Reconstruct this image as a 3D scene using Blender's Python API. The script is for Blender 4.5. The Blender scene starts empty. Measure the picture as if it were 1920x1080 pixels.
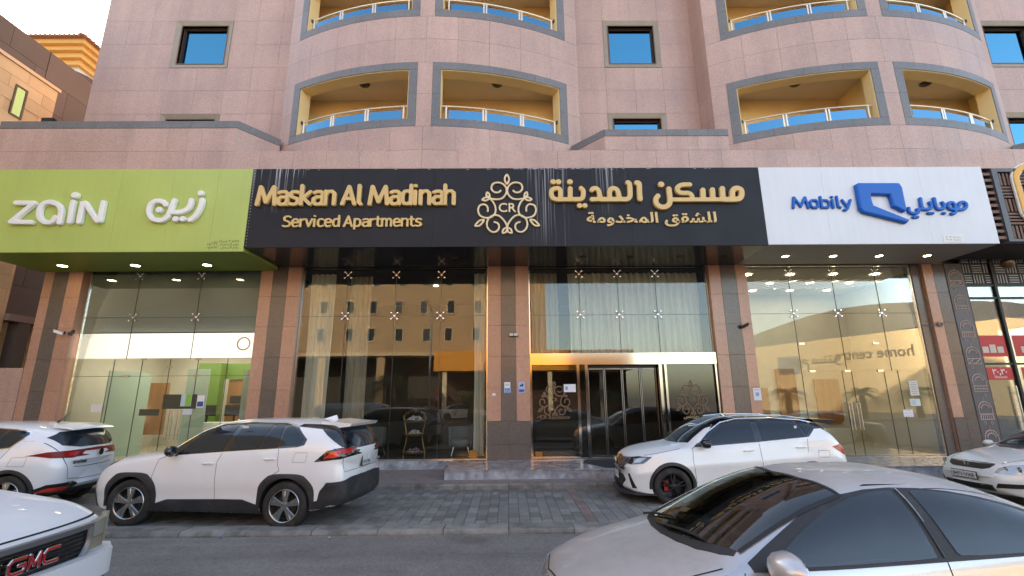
import bpy, bmesh, math, random
from mathutils import Vector, Matrix
from mathutils.bvhtree import BVHTree
from mathutils.geometry import delaunay_2d_cdt
random.seed(7)
SC = bpy.context.scene
COL = SC.collection
R = math.radians

# ------------------------------------------------------------------ camera
def cam_setup():
    th, yaw, roll = R(13.1), R(0.57), R(0.45)
    fw = Vector((math.sin(yaw)*math.cos(th), math.cos(yaw)*math.cos(th), math.sin(th)))
    rt = Vector((math.cos(yaw), -math.sin(yaw), 0)); up = rt.cross(fw)
    r2 = rt*math.cos(roll)-up*math.sin(roll); u2 = up*math.cos(roll)+rt*math.sin(roll)
    c = bpy.data.cameras.new('camera'); o = bpy.data.objects.new('camera', c); COL.objects.link(o)
    m = Matrix(((r2.x, u2.x, -fw.x, 0), (r2.y, u2.y, -fw.y, 0), (r2.z, u2.z, -fw.z, 2.03), (0, 0, 0, 1)))
    o.matrix_world = m
    c.sensor_width = 36; c.lens = 880/1920*36; c.clip_start = .05; c.clip_end = 2000
    SC.camera = o
cam_setup()

# ------------------------------------------------------------------ light
SUN_ROT, SUN_EL = R(-32), R(27)
w = bpy.data.worlds.new('World'); SC.world = w; w.use_nodes = True
nt = w.node_tree; bg = nt.nodes['Background']
sky = nt.nodes.new('ShaderNodeTexSky'); sky.sky_type = 'NISHITA'; sky.sun_disc = False
sky.sun_elevation = SUN_EL; sky.sun_rotation = SUN_ROT; sky.altitude = 50
sky.air_density = 1.0; sky.dust_density = 2.2; sky.ozone_density = 1.0
nt.links.new(sky.outputs[0], bg.inputs[0]); bg.inputs[1].default_value = 0.14
sd = Vector((math.sin(SUN_ROT)*math.cos(SUN_EL), math.cos(SUN_ROT)*math.cos(SUN_EL), math.sin(SUN_EL)))
sl = bpy.data.lights.new('sun', 'SUN'); sl.energy = 2.8; sl.angle = R(.5); sl.color = (1, .87, .70)
so = bpy.data.objects.new('sun', sl); COL.objects.link(so); so.rotation_euler = sd.to_track_quat('Z', 'Y').to_euler()
SC.view_settings.view_transform = 'Standard'; SC.view_settings.look = 'None'
SC.view_settings.exposure = 2.35; SC.view_settings.gamma = 1; SC.view_settings.use_curve_mapping = False
SC.view_settings.use_white_balance = True; SC.view_settings.white_balance_temperature = 7750; SC.view_settings.white_balance_tint = 11
SC.cycles.max_bounces = 8; SC.cycles.transparent_max_bounces = 24
SC.cycles.caustics_reflective = False; SC.cycles.caustics_refractive = False
SC.cycles.use_denoising = True

# ------------------------------------------------------------------ helpers
def link(o, parent=None):
    COL.objects.link(o)
    if parent is not None: o.parent = parent
    return o
def obj(name, me, m=None, parent=None, loc=(0,0,0), rz=0):
    if m is not None and len(me.materials) == 0: me.materials.append(m)
    o = bpy.data.objects.new(name, me); o.location = loc; o.rotation_euler = (0,0,rz)
    return link(o, parent)
def thing(name, label, cat, loc=(0,0,0), rz=0, group=None):
    o = bpy.data.objects.new(name, None); o.location = loc; o.rotation_euler = (0,0,rz); link(o)
    return tag(o, label, cat, group)
def tag(o, label, cat, group=None):
    o['label'] = label; o['category'] = cat
    if group: o['group'] = group
    return o
def struct(o): o['kind'] = 'structure'; return o
def stuff(o): o['kind'] = 'stuff'; return o
def dup(root, loc=None, rz=None, label=None):
    r = root.copy(); COL.objects.link(r)
    if loc is not None: r.location = loc
    if rz is not None: r.rotation_euler = (0,0,rz)
    if label: r['label'] = label
    for ch in root.children:
        c = ch.copy(); COL.objects.link(c); c.parent = r
        for g in ch.children:
            d = g.copy(); COL.objects.link(d); d.parent = c
    return r

class MB:
    def __init__(s): s.v = []; s.f = []; s.mi = []
    def add(s, v, f, mi=0):
        n = len(s.v); s.v += [tuple(p) for p in v]; s.f += [tuple(i+n for i in q) for q in f]; s.mi += [mi]*len(f)
        return s
    def box(s, x0, x1, y0, y1, z0, z1, mi=0):
        v = [(x0,y0,z0),(x1,y0,z0),(x1,y1,z0),(x0,y1,z0),(x0,y0,z1),(x1,y0,z1),(x1,y1,z1),(x0,y1,z1)]
        return s.add(v, [(0,3,2,1),(4,5,6,7),(0,1,5,4),(1,2,6,5),(2,3,7,6),(3,0,4,7)], mi)
    def tube(s, path, r, n=8, mi=0, caps=True):
        P = [Vector(p) for p in path]; v = []; f = []; prev = None
        for i, p in enumerate(P):
            d = (P[min(i+1, len(P)-1)]-P[max(i-1, 0)]).normalized()
            if prev is None:
                a = d.cross(Vector((0,0,1)));
                if a.length < .05: a = d.cross(Vector((0,1,0)))
            else: a = prev-d*prev.dot(d)
            a.normalize(); prev = a; b = d.cross(a)
            rr = r[i] if isinstance(r, (list, tuple)) else r
            for k in range(n):
                t = 2*math.pi*k/n; v.append(p+(a*math.cos(t)+b*math.sin(t))*rr)
        for i in range(len(P)-1):
            for k in range(n):
                f.append((i*n+k, i*n+(k+1)%n, (i+1)*n+(k+1)%n, (i+1)*n+k))
        if caps: f += [tuple(range(n-1,-1,-1)), tuple(range((len(P)-1)*n, len(P)*n))]
        return s.add(v, f, mi)
    def lathe(s, prof, axis='Z', c=(0,0,0), n=24, mi=0, a0=0, a1=2*math.pi):
        # prof: (radius, height)
        v = []; f = []; full = abs(a1-a0-2*math.pi) < 1e-6; m = n if full else n+1
        for (r, h) in prof:
            for k in range(m):
                t = a0+(a1-a0)*k/n; x, y = r*math.cos(t), r*math.sin(t)
                p = (x, y, h) if axis == 'Z' else ((x, h, y) if axis == 'Y' else (h, x, y))
                v.append((p[0]+c[0], p[1]+c[1], p[2]+c[2]))
        for i in range(len(prof)-1):
            for k in range(n if full else n):
                k2 = (k+1) % m if full else k+1
                f.append((i*m+k, i*m+k2, (i+1)*m+k2, (i+1)*m+k))
        return s.add(v, f, mi)
    def prism(s, poly, d0, d1, plane='XZ', mi=0):
        # poly 2d ccw; extruded along the third axis
        n = len(poly)
        def P(p, d): return (p[0], d, p[1]) if plane == 'XZ' else ((p[0], p[1], d) if plane == 'XY' else (d, p[0], p[1]))
        v = [P(p, d0) for p in poly]+[P(p, d1) for p in poly]
        f = [tuple(range(n)), tuple(range(2*n-1, n-1, -1))]+[(i, i+n, (i+1) % n+n, (i+1) % n) for i in range(n)]
        return s.add(v, f, mi)
    def mesh(s, name, smooth=False, fix=True):
        me = bpy.data.meshes.new(name); me.from_pydata(s.v, [], s.f); me.update()
        if fix and len(s.f) < 60000:
            b = bmesh.new(); b.from_mesh(me); bmesh.ops.recalc_face_normals(b, faces=b.faces); b.to_mesh(me); b.free()
        if any(s.mi): me.polygons.foreach_set('material_index', s.mi)
        if smooth:
            me.polygons.foreach_set('use_smooth', [True]*len(me.polygons)); me.set_sharp_from_angle(angle=R(smooth if smooth is not True else 35))
        return me
    def build(s, name, m, parent=None, smooth=False, loc=(0,0,0), rz=0):
        me = s.mesh(name, smooth)
        for q in (m if isinstance(m, (list, tuple)) else [m]): me.materials.append(q)
        o = bpy.data.objects.new(name, me); o.location = loc; o.rotation_euler = (0,0,rz)
        return link(o, parent)

_cache = {}
def chamfer_box(w, d, h, c=.002):
    k = (round(w, 3), round(d, 3), round(h, 3), c)
    if k in _cache: return _cache[k]
    a, b = w/2, h/2
    v = [(-a, 0+c, -b), (a, c, -b), (a, c, b), (-a, c, b), (-a+c, 0, -b+c), (a-c, 0, -b+c), (a-c, 0, b-c), (-a+c, 0, b-c), (-a, d, -b), (a, d, -b), (a, d, b), (-a, d, b)]
    f = [(4,5,6,7), (0,1,5,4), (1,2,6,5), (2,3,7,6), (3,0,4,7), (8,9,1,0), (9,10,2,1), (10,11,3,2), (11,8,0,3)]
    me = bpy.data.meshes.new('tile'); me.from_pydata(v, [], f); me.update(); _cache[k] = me
    return me
def tile(name, x0, x1, z0, z1, y, m, parent, th=.03, gap=.0022, rz=0):
    me = chamfer_box(x1-x0-2*gap, th, z1-z0-2*gap)
    key = (id(me), m.name)
    if key not in _cache:
        mm = me.copy(); mm.materials.append(m); _cache[key] = mm
    return obj(name, _cache[key], None, parent, ((x0+x1)/2, y, (z0+z1)/2))

# ------------------------------------------------------------------ materials
def mat(name, col, rough=.5, metal=0, var=0, vscale=3, bump=0, bscale=60, spec=.5, coat=0, rnd=0, rvar=0, emit=None, es=1, streak=0, dirt=None):
    m = bpy.data.materials.new(name); m.use_nodes = True; n = m.node_tree.nodes; l = m.node_tree.links
    b = n['Principled BSDF']; b.inputs['Base Color'].default_value = (*col, 1); b.inputs['Roughness'].default_value = rough
    b.inputs['Metallic'].default_value = metal; b.inputs['Specular IOR Level'].default_value = spec
    b.inputs['Coat Weight'].default_value = coat; b.inputs['Coat Roughness'].default_value = .04
    if emit: b.inputs['Emission Color'].default_value = (*emit, 1); b.inputs['Emission Strength'].default_value = es
    geo = n.new('ShaderNodeNewGeometry'); last = None
    def noise(sc, det=4, vec=None, rough_=.55):
        t = n.new('ShaderNodeTexNoise'); t.inputs['Scale'].default_value = sc; t.inputs['Detail'].default_value = det; t.inputs['Roughness'].default_value = rough_
        l.new(vec or geo.outputs['Position'], t.inputs['Vector']); return t
    def mul(colsock, facsock, lo, hi):
        mr = n.new('ShaderNodeMapRange'); l.new(facsock, mr.inputs[0]); mr.inputs[1].default_value = .3; mr.inputs[2].default_value = .7
        mr.inputs[3].default_value = lo; mr.inputs[4].default_value = hi
        vm = n.new('ShaderNodeVectorMath'); vm.operation = 'SCALE'
        if colsock is None:
            rgb = n.new('ShaderNodeRGB'); rgb.outputs[0].default_value = (*col, 1); colsock = rgb.outputs[0]
        l.new(colsock, vm.inputs[0]); l.new(mr.outputs[0], vm.inputs['Scale']); return vm.outputs[0]
    if var: last = mul(last, noise(vscale).outputs[0], 1-var, 1+var)
    if rnd:
        oi = n.new('ShaderNodeObjectInfo'); mr = oi.outputs['Random']
        last = mul(last, mr, 1-rnd, 1+rnd)
    if streak:
        mp = n.new('ShaderNodeMapping'); mp.inputs['Scale'].default_value = (9, 9, .25); l.new(geo.outputs['Position'], mp.inputs['Vector'])
        last = mul(last, noise(1, 3, mp.outputs[0]).outputs[0], 1-streak, 1+streak)
    if dirt:
        mx = n.new('ShaderNodeMix'); mx.data_type = 'RGBA'; ns = noise(dirt[1], 6, None, .65)
        cr = n.new('ShaderNodeMapRange'); cr.inputs[1].default_value = dirt[2]; cr.inputs[2].default_value = dirt[2]+.2; cr.inputs[4].default_value = dirt[3]
        l.new(ns.outputs[0], cr.inputs[0]); l.new(cr.outputs[0], mx.inputs[0])
        if last is None:
            mx.inputs[6].default_value = (*col, 1)
        else: l.new(last, mx.inputs[6])
        mx.inputs[7].default_value = (*dirt[0], 1); last = mx.outputs[2]
    if last is not None: l.new(last, b.inputs['Base Color'])
    if bump:
        bp = n.new('ShaderNodeBump'); bp.inputs['Strength'].default_value = bump; bp.inputs['Distance'].default_value = .01
        l.new(noise(bscale, 5).outputs[0], bp.inputs['Height']); l.new(bp.outputs[0], b.inputs['Normal'])
    if rvar:
        mr = n.new('ShaderNodeMapRange'); l.new(noise(vscale*1.7).outputs[0], mr.inputs[0]); mr.inputs[1].default_value = .3; mr.inputs[2].default_value = .7
        mr.inputs[3].default_value = max(0, rough-rvar); mr.inputs[4].default_value = min(1, rough+rvar); l.new(mr.outputs[0], b.inputs['Roughness'])
    return m

def granite(name, base, c2, c3, rough=.35, rnd=.05, stain=.12, sc=130, stains=None):
    m = bpy.data.materials.new(name); m.use_nodes = True; n = m.node_tree.nodes; l = m.node_tree.links; b = n['Principled BSDF']
    geo = n.new('ShaderNodeNewGeometry')
    vo = n.new('ShaderNodeTexVoronoi'); vo.inputs['Scale'].default_value = sc; l.new(geo.outputs['Position'], vo.inputs['Vector'])
    cr = n.new('ShaderNodeValToRGB'); cr.color_ramp.interpolation = 'LINEAR'
    e = cr.color_ramp.elements; e[0].position = .0; e[0].color = (*c3, 1); e[1].position = 1; e[1].color = (*c2, 1)
    e2 = cr.color_ramp.elements.new(.28); e2.color = (*base, 1); e3 = cr.color_ramp.elements.new(.7); e3.color = (*base, 1)
    sp = n.new('ShaderNodeSeparateColor'); l.new(vo.outputs['Color'], sp.inputs[0]); l.new(sp.outputs[0], cr.inputs[0])
    oi = n.new('ShaderNodeObjectInfo')
    def scale(cs, fs, a, b_, lo=0., hi=1.):
        mr = n.new('ShaderNodeMapRange'); mr.inputs[1].default_value = lo; mr.inputs[2].default_value = hi; mr.inputs[3].default_value = a; mr.inputs[4].default_value = b_
        l.new(fs, mr.inputs[0]); vm = n.new('ShaderNodeVectorMath'); vm.operation = 'SCALE'; l.new(cs, vm.inputs[0]); l.new(mr.outputs[0], vm.inputs['Scale']); return vm.outputs[0]
    c = scale(cr.outputs[0], oi.outputs['Random'], 1-rnd, 1+rnd)
    n1 = n.new('ShaderNodeTexNoise'); n1.inputs['Scale'].default_value = .7; n1.inputs['Detail'].default_value = 6; l.new(geo.outputs['Position'], n1.inputs['Vector'])
    c = scale(c, n1.outputs[0], 1-stain, 1+stain, .3, .7)
    mp = n.new('ShaderNodeMapping'); mp.inputs['Scale'].default_value = (2.5, 2.5, .12); l.new(geo.outputs['Position'], mp.inputs['Vector'])
    n2 = n.new('ShaderNodeTexNoise'); n2.inputs['Scale'].default_value = 1.; n2.inputs['Detail'].default_value = 5; l.new(mp.outputs[0], n2.inputs['Vector'])
    c = scale(c, n2.outputs[0], 1+stain*.6, 1-stain, .4, .75)
    n3 = n.new('ShaderNodeTexNoise'); n3.inputs['Scale'].default_value = 22; n3.inputs['Detail'].default_value = 3; l.new(geo.outputs['Position'], n3.inputs['Vector'])
    c = scale(c, n3.outputs[0], .94, 1.06, .3, .7)
    l.new(c, b.inputs['Base Color'])
    mr = n.new('ShaderNodeMapRange'); mr.inputs[1].default_value = .3; mr.inputs[2].default_value = .7; mr.inputs[3].default_value = rough*.8; mr.inputs[4].default_value = rough*1.3
    l.new(n1.outputs[0], mr.inputs[0]); l.new(mr.outputs[0], b.inputs['Roughness'])
    return m

def glassmat(name, tint=(.9,.95,.92), base=.10, k=1.6, rough=0.0, refl=(1,1,1), wob=.0):
    m = bpy.data.materials.new(name); m.use_nodes = True; n = m.node_tree.nodes; l = m.node_tree.links
    for x in list(n):
        if x.type == 'BSDF_PRINCIPLED': n.remove(x)
    out = n['Material Output']; tr = n.new('ShaderNodeBsdfTransparent'); tr.inputs[0].default_value = (*tint, 1)
    gl = n.new('ShaderNodeBsdfGlossy'); gl.inputs['Roughness'].default_value = rough; gl.inputs['Color'].default_value = (*refl, 1)
    fr = n.new('ShaderNodeFresnel'); fr.inputs[0].default_value = 1.5
    ma = n.new('ShaderNodeMath'); ma.operation = 'MULTIPLY_ADD'; ma.inputs[1].default_value = k; ma.inputs[2].default_value = base; ma.use_clamp = True
    if wob:
        geo = n.new('ShaderNodeNewGeometry'); no = n.new('ShaderNodeTexNoise'); no.inputs['Scale'].default_value = .8; no.inputs['Detail'].default_value = 1.
        l.new(geo.outputs['Position'], no.inputs['Vector']); bp = n.new('ShaderNodeBump'); bp.inputs['Strength'].default_value = wob; bp.inputs['Distance'].default_value = .02
        l.new(no.outputs[0], bp.inputs['Height']); l.new(bp.outputs[0], gl.inputs['Normal'])
    mx = n.new('ShaderNodeMixShader'); l.new(fr.outputs[0], ma.inputs[0]); l.new(ma.outputs[0], mx.inputs[0]); l.new(tr.outputs[0], mx.inputs[1]); l.new(gl.outputs[0], mx.inputs[2]); l.new(mx.outputs[0], out.inputs[0])
    return m

M = {}
M['pink'] = granite('pink_granite', (.51,.335,.283), (.62,.465,.415), (.36,.20,.16), rough=.42, rnd=.05, stain=.095)
M['pink2'] = granite('pillar_granite', (.50,.28,.20), (.58,.37,.28), (.29,.14,.09), rough=.22, rnd=.04, stain=.06)
M['grey'] = granite('grey_granite', (.175,.165,.165), (.27,.26,.26), (.09,.085,.085), rough=.35, rnd=.07, stain=.06)
M['brown'] = granite('brown_granite', (.145,.115,.10), (.22,.185,.16), (.05,.038,.032), rough=.18, rnd=.04, stain=.05)
M['beige_stone'] = mat('window_stone', (.33,.275,.215), .5, var=.08, vscale=5, rnd=.05)
M['joint'] = mat('joint_grey', (.34,.235,.20), .9)
M['cream'] = mat('cream_paint', (.88,.66,.33), .7, var=.05, vscale=1.2)
M['ceil'] = mat('balcony_ceiling', (.74,.60,.43), .8, var=.05, vscale=1)
M['darkframe'] = mat('bronze_frame', (.045,.028,.02), .4)
M['revealbrown'] = mat('reveal_brown', (.17,.10,.065), .5)
M['bluepane'] = mat('blue_mirror_glass', (.07,.28,.40), .02, metal=1.0)
M['balpane'] = mat('balcony_blue_glass', (.09,.26,.38), .03, metal=1.0)
M['steel'] = mat('brushed_steel', (.72,.70,.66), .22, metal=1)
M['polish'] = mat('polished_steel', (.50,.49,.47), .10, metal=1)
M['railwhite'] = mat('rail_metal', (.78,.72,.62), .3, metal=.5)
M['chrome'] = mat('chrome', (.85,.85,.87), .06, metal=1)
M['glass'] = glassmat('shop_glass', (.93,.965,.945), .012, .78, wob=.03)
M['glassg'] = glassmat('green_edge_glass', (.62,.80,.70), .06, 1.2)
M['black'] = mat('black_plastic', (.012,.012,.013), .5)
M['white'] = mat('white_plastic', (.78,.78,.77), .4)
ST_ZAIN = [('s',[(-12.905,7.108),(-12.436,7.098),(-12.92,6.576),(-12.387,6.562)],0.061),('c',[(-11.801,6.693),(-11.847,6.587),(-11.945,6.552),(-12.064,6.577),(-12.183,6.67),(-12.247,6.809),(-12.251,6.948),(-12.192,7.064),(-12.081,7.118),(-11.958,7.117),(-11.824,7.062),(-11.718,6.954),(-11.676,6.823),(-11.674,6.692),(-11.665,6.554)],0.064),('s',[(-11.427,7.127),(-11.403,6.569)],0.061),('s',[(-11.424,7.315),(-11.401,7.314)],0.085),('s',[(-11.157,6.568),(-11.163,7.084),(-11.103,7.092),(-10.695,6.598),(-10.629,6.606),(-10.631,7.107)],0.064)]
ST_ZAINAR = [('c',[(-8.055,7.168),(-8.061,7.021),(-8.105,6.854),(-8.186,6.699),(-8.287,6.611)],0.065),('s',[(-8.119,7.36),(-8.108,7.36)],0.075),('c',[(-8.336,7.157),(-8.34,7.045),(-8.395,6.922),(-8.499,6.856),(-8.599,6.828),(-8.765,6.829)],0.065),('c',[(-8.783,7.154),(-8.817,7.002),(-8.847,6.857),(-8.9,6.702),(-9.01,6.608),(-9.153,6.604),(-9.286,6.659),(-9.373,6.782),(-9.406,6.915),(-9.381,7.049),(-9.29,7.128),(-9.168,7.144),(-9.047,7.104),(-8.978,7.031)],0.063),('s',[(-8.678,6.635),(-8.668,6.635)],0.074),('s',[(-8.487,6.634),(-8.476,6.634)],0.077),('s',[(-9.138,6.892),(-9.127,6.892)],0.079)]
ST_AR1 = [('c',[(3.489,7.617),(3.553,7.578),(3.545,7.32),(3.549,7.149)],0.067),('c',[(3.248,7.623),(3.293,7.576),(3.293,7.321),(3.269,7.201),(3.186,7.145),(3.027,7.146),(2.819,7.143),(2.501,7.144)],0.064),('c',[(2.74,7.152),(2.74,7.323),(2.775,7.426),(2.861,7.457),(2.946,7.408),(2.986,7.271),(2.987,7.151)],0.064),('c',[(2.272,7.411),(2.301,7.448),(2.389,7.458),(2.457,7.376),(2.475,7.255),(2.502,7.153)],0.061),('s',[(2.472,7.204),(2.422,7.148),(2.262,7.142)],0.061),('c',[(1.986,7.463),(2.038,7.394),(2.037,7.274),(2.01,7.189),(1.929,7.15),(1.69,7.148)],0.061),('s',[(1.693,7.456),(1.683,7.156)],0.064),('c',[(1.69,7.144),(1.468,7.145),(1.309,7.149),(1.207,7.209),(1.182,7.329),(1.208,7.415),(1.286,7.463),(1.382,7.457),(1.428,7.397),(1.427,7.277),(1.424,7.157)],0.06),('s',[(1.237,7.653),(1.243,7.653)],0.071),('s',[(1.381,7.652),(1.388,7.652)],0.071),('s',[(1.689,7.651),(1.696,7.651)],0.071),('s',[(1.921,6.965),(1.928,6.965)],0.067),('s',[(2.061,6.964),(2.067,6.964)],0.067)]
ST_AR2 = [('c',[(4.029,7.232),(3.97,7.147),(3.98,7.011),(4.077,6.925),(4.204,6.922),(4.314,7.001),(4.347,7.145),(4.342,7.437)],0.067),('s',[(4.141,7.568),(4.147,7.568)],0.077),('s',[(4.348,7.128),(5.801,7.126)],0.057),('c',[(4.915,7.559),(4.722,7.553),(4.605,7.505),(4.569,7.428),(4.614,7.341),(4.732,7.315),(4.86,7.311),(4.934,7.246),(4.94,7.143)],0.061),('s',[(5.253,7.399),(5.236,7.142)],0.067),('s',[(5.511,7.407),(5.499,7.141)],0.067),('s',[(5.78,7.44),(5.763,7.14)],0.071),('c',[(5.801,7.127),(6.122,7.13),(6.231,7.172),(6.283,7.275),(6.281,7.395),(6.191,7.447),(6.091,7.422),(6.042,7.344),(6.03,7.241),(6.019,7.139)],0.07)]
ST_MOB = [('c',[(12.071,6.835),(12.223,6.846),(12.309,6.913),(12.319,7.004),(12.247,7.045),(12.166,7.016),(12.115,6.937),(12.071,6.835)],0.043),('c',[(12.071,6.835),(11.953,6.835),(11.852,6.859),(11.826,6.938),(11.876,7.018),(11.955,7.034),(12.002,6.983),(12.007,6.858),(11.986,6.767),(11.927,6.717),(11.873,6.712)],0.043),('c',[(11.691,7.03),(11.719,6.95),(11.683,6.871),(11.581,6.843),(11.512,6.871),(11.491,6.974),(11.49,7.145)],0.045),('s',[(11.652,6.729),(11.684,6.729)],0.038),('c',[(11.347,7.031),(11.37,6.951),(11.335,6.872),(11.238,6.841),(11.154,6.85),(11.109,6.941),(11.119,7.146)],0.045),('c',[(11.185,6.844),(11.069,6.851),(10.974,6.834),(10.988,6.772),(10.915,6.727),(10.809,6.727),(10.745,6.784),(10.748,6.875)],0.043),('s',[(11.247,6.731),(11.37,6.734)],0.038),('s',[(10.823,6.615),(10.936,6.622)],0.038)]
ST_LOGO = [('p',[(9.408,7.531),(9.479,7.576),(10.573,7.572),(10.628,7.458),(10.625,6.821),(10.574,6.761),(10.302,6.918),(10.273,7.242),(9.743,7.267),(9.733,7.113),(9.763,6.93),(10.646,6.518),(10.56,6.446),(9.46,6.75),(9.402,6.846)],0.015)]
ST_EMB = [('c',[(0.0,0.841),(-0.061,0.712),(0.0,0.574),(0.061,0.712),(0.0,0.841)],0.024),('c',[(-0.171,0.376),(-0.226,0.327),(-0.336,0.336),(-0.414,0.435),(-0.382,0.564),(-0.272,0.61),(-0.153,0.594),(-0.051,0.515),(-0.009,0.386),(-0.042,0.257),(-0.134,0.158),(-0.263,0.125),(-0.392,0.139),(-0.465,0.158)],0.024),('c',[(0.171,0.376),(0.226,0.327),(0.336,0.336),(0.414,0.435),(0.382,0.564),(0.272,0.61),(0.153,0.594),(0.051,0.515),(0.009,0.386),(0.042,0.257),(0.134,0.158),(0.263,0.125),(0.392,0.139),(0.465,0.158)],0.024),('c',[(-0.465,0.188),(-0.548,0.237),(-0.53,0.327),(-0.474,0.277),(-0.46,0.188)],0.024),('c',[(0.465,0.188),(0.548,0.237),(0.53,0.327),(0.474,0.277),(0.46,0.188)],0.024),('c',[(-0.465,0.158),(-0.557,0.182),(-0.658,0.123),(-0.566,0.089),(-0.465,0.158)],0.024),('c',[(0.465,0.158),(0.557,0.182),(0.658,0.123),(0.566,0.089),(0.465,0.158)],0.024),('c',[(-0.511,-0.208),(-0.511,-0.119),(-0.557,-0.04),(-0.64,-0.016),(-0.732,-0.059),(-0.769,-0.178),(-0.723,-0.317),(-0.612,-0.386),(-0.484,-0.396),(-0.373,-0.346),(-0.309,-0.237),(-0.309,-0.099),(-0.364,0.04),(-0.456,0.148)],0.024),('c',[(0.511,-0.208),(0.511,-0.119),(0.557,-0.04),(0.64,-0.016),(0.732,-0.059),(0.769,-0.178),(0.723,-0.317),(0.612,-0.386),(0.484,-0.396),(0.373,-0.346),(0.309,-0.237),(0.309,-0.099),(0.364,0.04),(0.456,0.148)],0.024),('c',[(-0.612,-0.465),(-0.723,-0.475),(-0.842,-0.614),(-0.723,-0.61),(-0.612,-0.465)],0.024),('c',[(0.612,-0.465),(0.723,-0.475),(0.842,-0.614),(0.723,-0.61),(0.612,-0.465)],0.024),('c',[(-0.336,-0.515),(-0.245,-0.554),(-0.211,-0.653),(-0.263,-0.762),(-0.373,-0.796),(-0.474,-0.732),(-0.53,-0.614),(-0.517,-0.475),(-0.447,-0.376),(-0.336,-0.321),(-0.208,-0.346),(-0.097,-0.455),(-0.024,-0.574),(0.0,-0.673)],0.024),('c',[(0.336,-0.515),(0.245,-0.554),(0.211,-0.653),(0.263,-0.762),(0.373,-0.796),(0.474,-0.732),(0.53,-0.614),(0.517,-0.475),(0.447,-0.376),(0.336,-0.321),(0.208,-0.346),(0.097,-0.455),(0.024,-0.574),(-0.0,-0.673)],0.024),('c',[(0.0,-0.683),(-0.094,-0.716),(-0.12,-0.821),(-0.033,-0.796),(0.0,-0.683)],0.024),('c',[(-0.0,-0.683),(0.094,-0.716),(0.12,-0.821),(0.033,-0.796),(-0.0,-0.683)],0.024)]
# ------------------------------------------------------------------ ground
M['asphalt'] = mat('asphalt', (.195,.178,.162), .85, var=.12, vscale=1.3, bump=.5, bscale=160, rvar=.08, dirt=((.22,.205,.185), 2.2, .5, .5))
def asphalt_detail(m):
    n = m.node_tree.nodes; l = m.node_tree.links; b = n['Principled BSDF']; src = b.inputs['Base Color'].links[0].from_socket
    geo = n.new('ShaderNodeNewGeometry')
    def fac(sock, lo, hi, a, c):
        q = n.new('ShaderNodeMapRange'); l.new(sock, q.inputs[0]); q.inputs[1].default_value = lo; q.inputs[2].default_value = hi; q.inputs[3].default_value = a; q.inputs[4].default_value = c; return q.outputs[0]
    def noise(sc, sx=1, sy=1, det=5):
        mp = n.new('ShaderNodeMapping'); mp.inputs['Scale'].default_value = (sx, sy, 1); l.new(geo.outputs['Position'], mp.inputs['Vector'])
        t = n.new('ShaderNodeTexNoise'); t.inputs['Scale'].default_value = sc; t.inputs['Detail'].default_value = det; l.new(mp.outputs[0], t.inputs['Vector']); return t
    cur = src
    vo = n.new('ShaderNodeTexVoronoi'); vo.inputs['Scale'].default_value = 90; l.new(geo.outputs['Position'], vo.inputs['Vector'])
    sp = n.new('ShaderNodeSeparateColor'); l.new(vo.outputs['Color'], sp.inputs[0])
    cr = n.new('ShaderNodeTexVoronoi'); cr.feature = 'DISTANCE_TO_EDGE'; cr.inputs['Scale'].default_value = .55
    wn = noise(1.6); wm = n.new('ShaderNodeVectorMath'); wm.operation = 'MULTIPLY_ADD'; wm.inputs[1].default_value = (.6,.6,0); l.new(wn.outputs['Color'], wm.inputs[0]); l.new(geo.outputs['Position'], wm.inputs[2]); l.new(wm.outputs[0], cr.inputs['Vector'])
    for sock, lo, hi, a, c in ((sp.outputs[0], 0, 1, .74, 1.28), (noise(1, .10, 1.8, 4).outputs[0], .42, .62, 1.05, .84), (noise(.9).outputs[0], .58, .68, 1, .74), (noise(14).outputs[0], .3, .7, .9, 1.1), (cr.outputs['Distance'], 0, .004, .80, 1)):
        vm = n.new('ShaderNodeVectorMath'); vm.operation = 'SCALE'; l.new(cur, vm.inputs[0]); l.new(fac(sock, lo, hi, a, c), vm.inputs['Scale']); cur = vm.outputs[0]
    l.new(cur, b.inputs['Base Color'])
asphalt_detail(M['asphalt'])
M['desert'] = mat('dusty_ground', (.17,.15,.125), .95, var=.1, vscale=.05)
M['paver'] = mat('paver_grey', (.178,.168,.156), .8, rnd=.13, var=.12, vscale=4, bump=.4, bscale=90, dirt=((.09,.085,.08), 1.1, .52, .5))
M['paverlight'] = mat('paver_light', (.225,.214,.198), .8, rnd=.12, var=.16, vscale=4, bump=.4, bscale=90, dirt=((.13,.12,.11), 1.3, .5, .6))
M['paverred'] = mat('paver_red', (.215,.155,.135), .8, rnd=.12, var=.12, vscale=4, bump=.4, bscale=90)
M['kerb'] = mat('kerb_concrete', (.235,.218,.197), .85, rnd=.12, var=.2, vscale=5, bump=.5, bscale=70, dirt=((.085,.078,.07), 3, .46, .75))
M['grout'] = mat('sand_joint', (.10,.095,.088), .95)
M['marble'] = mat('grey_marble', (.30,.31,.335), .2, var=.35, vscale=5, rnd=.16, dirt=((.62,.64,.68), 3.2, .52, .8))
M['walk'] = mat('sidewalk_paving', (.26,.19,.17), .8, var=.2, vscale=6, bump=.5, bscale=40, dirt=((.13,.115,.105), 2.0, .5, .6))

def plane(name, x0, x1, y0, y1, z, m):
    me = bpy.data.meshes.new(name); me.from_pydata([(x0,y0,z),(x1,y0,z),(x1,y1,z),(x0,y1,z)], [], [(0,1,2,3)]); return struct(obj(name, me, m))
plane('ground', -600, 600, -600, 600, -.02, M['desert'])
plane('road', -120, 120, -19, 7.80, 0, M['asphalt'])
plane('parking_bay', -30, 30, 8.17, 11.26, .012, M['grout'])
sw = MB().box(-30, 30, 11.40, 13.9, -.01, .138).build('sidewalk', M['walk']); struct(sw)

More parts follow.
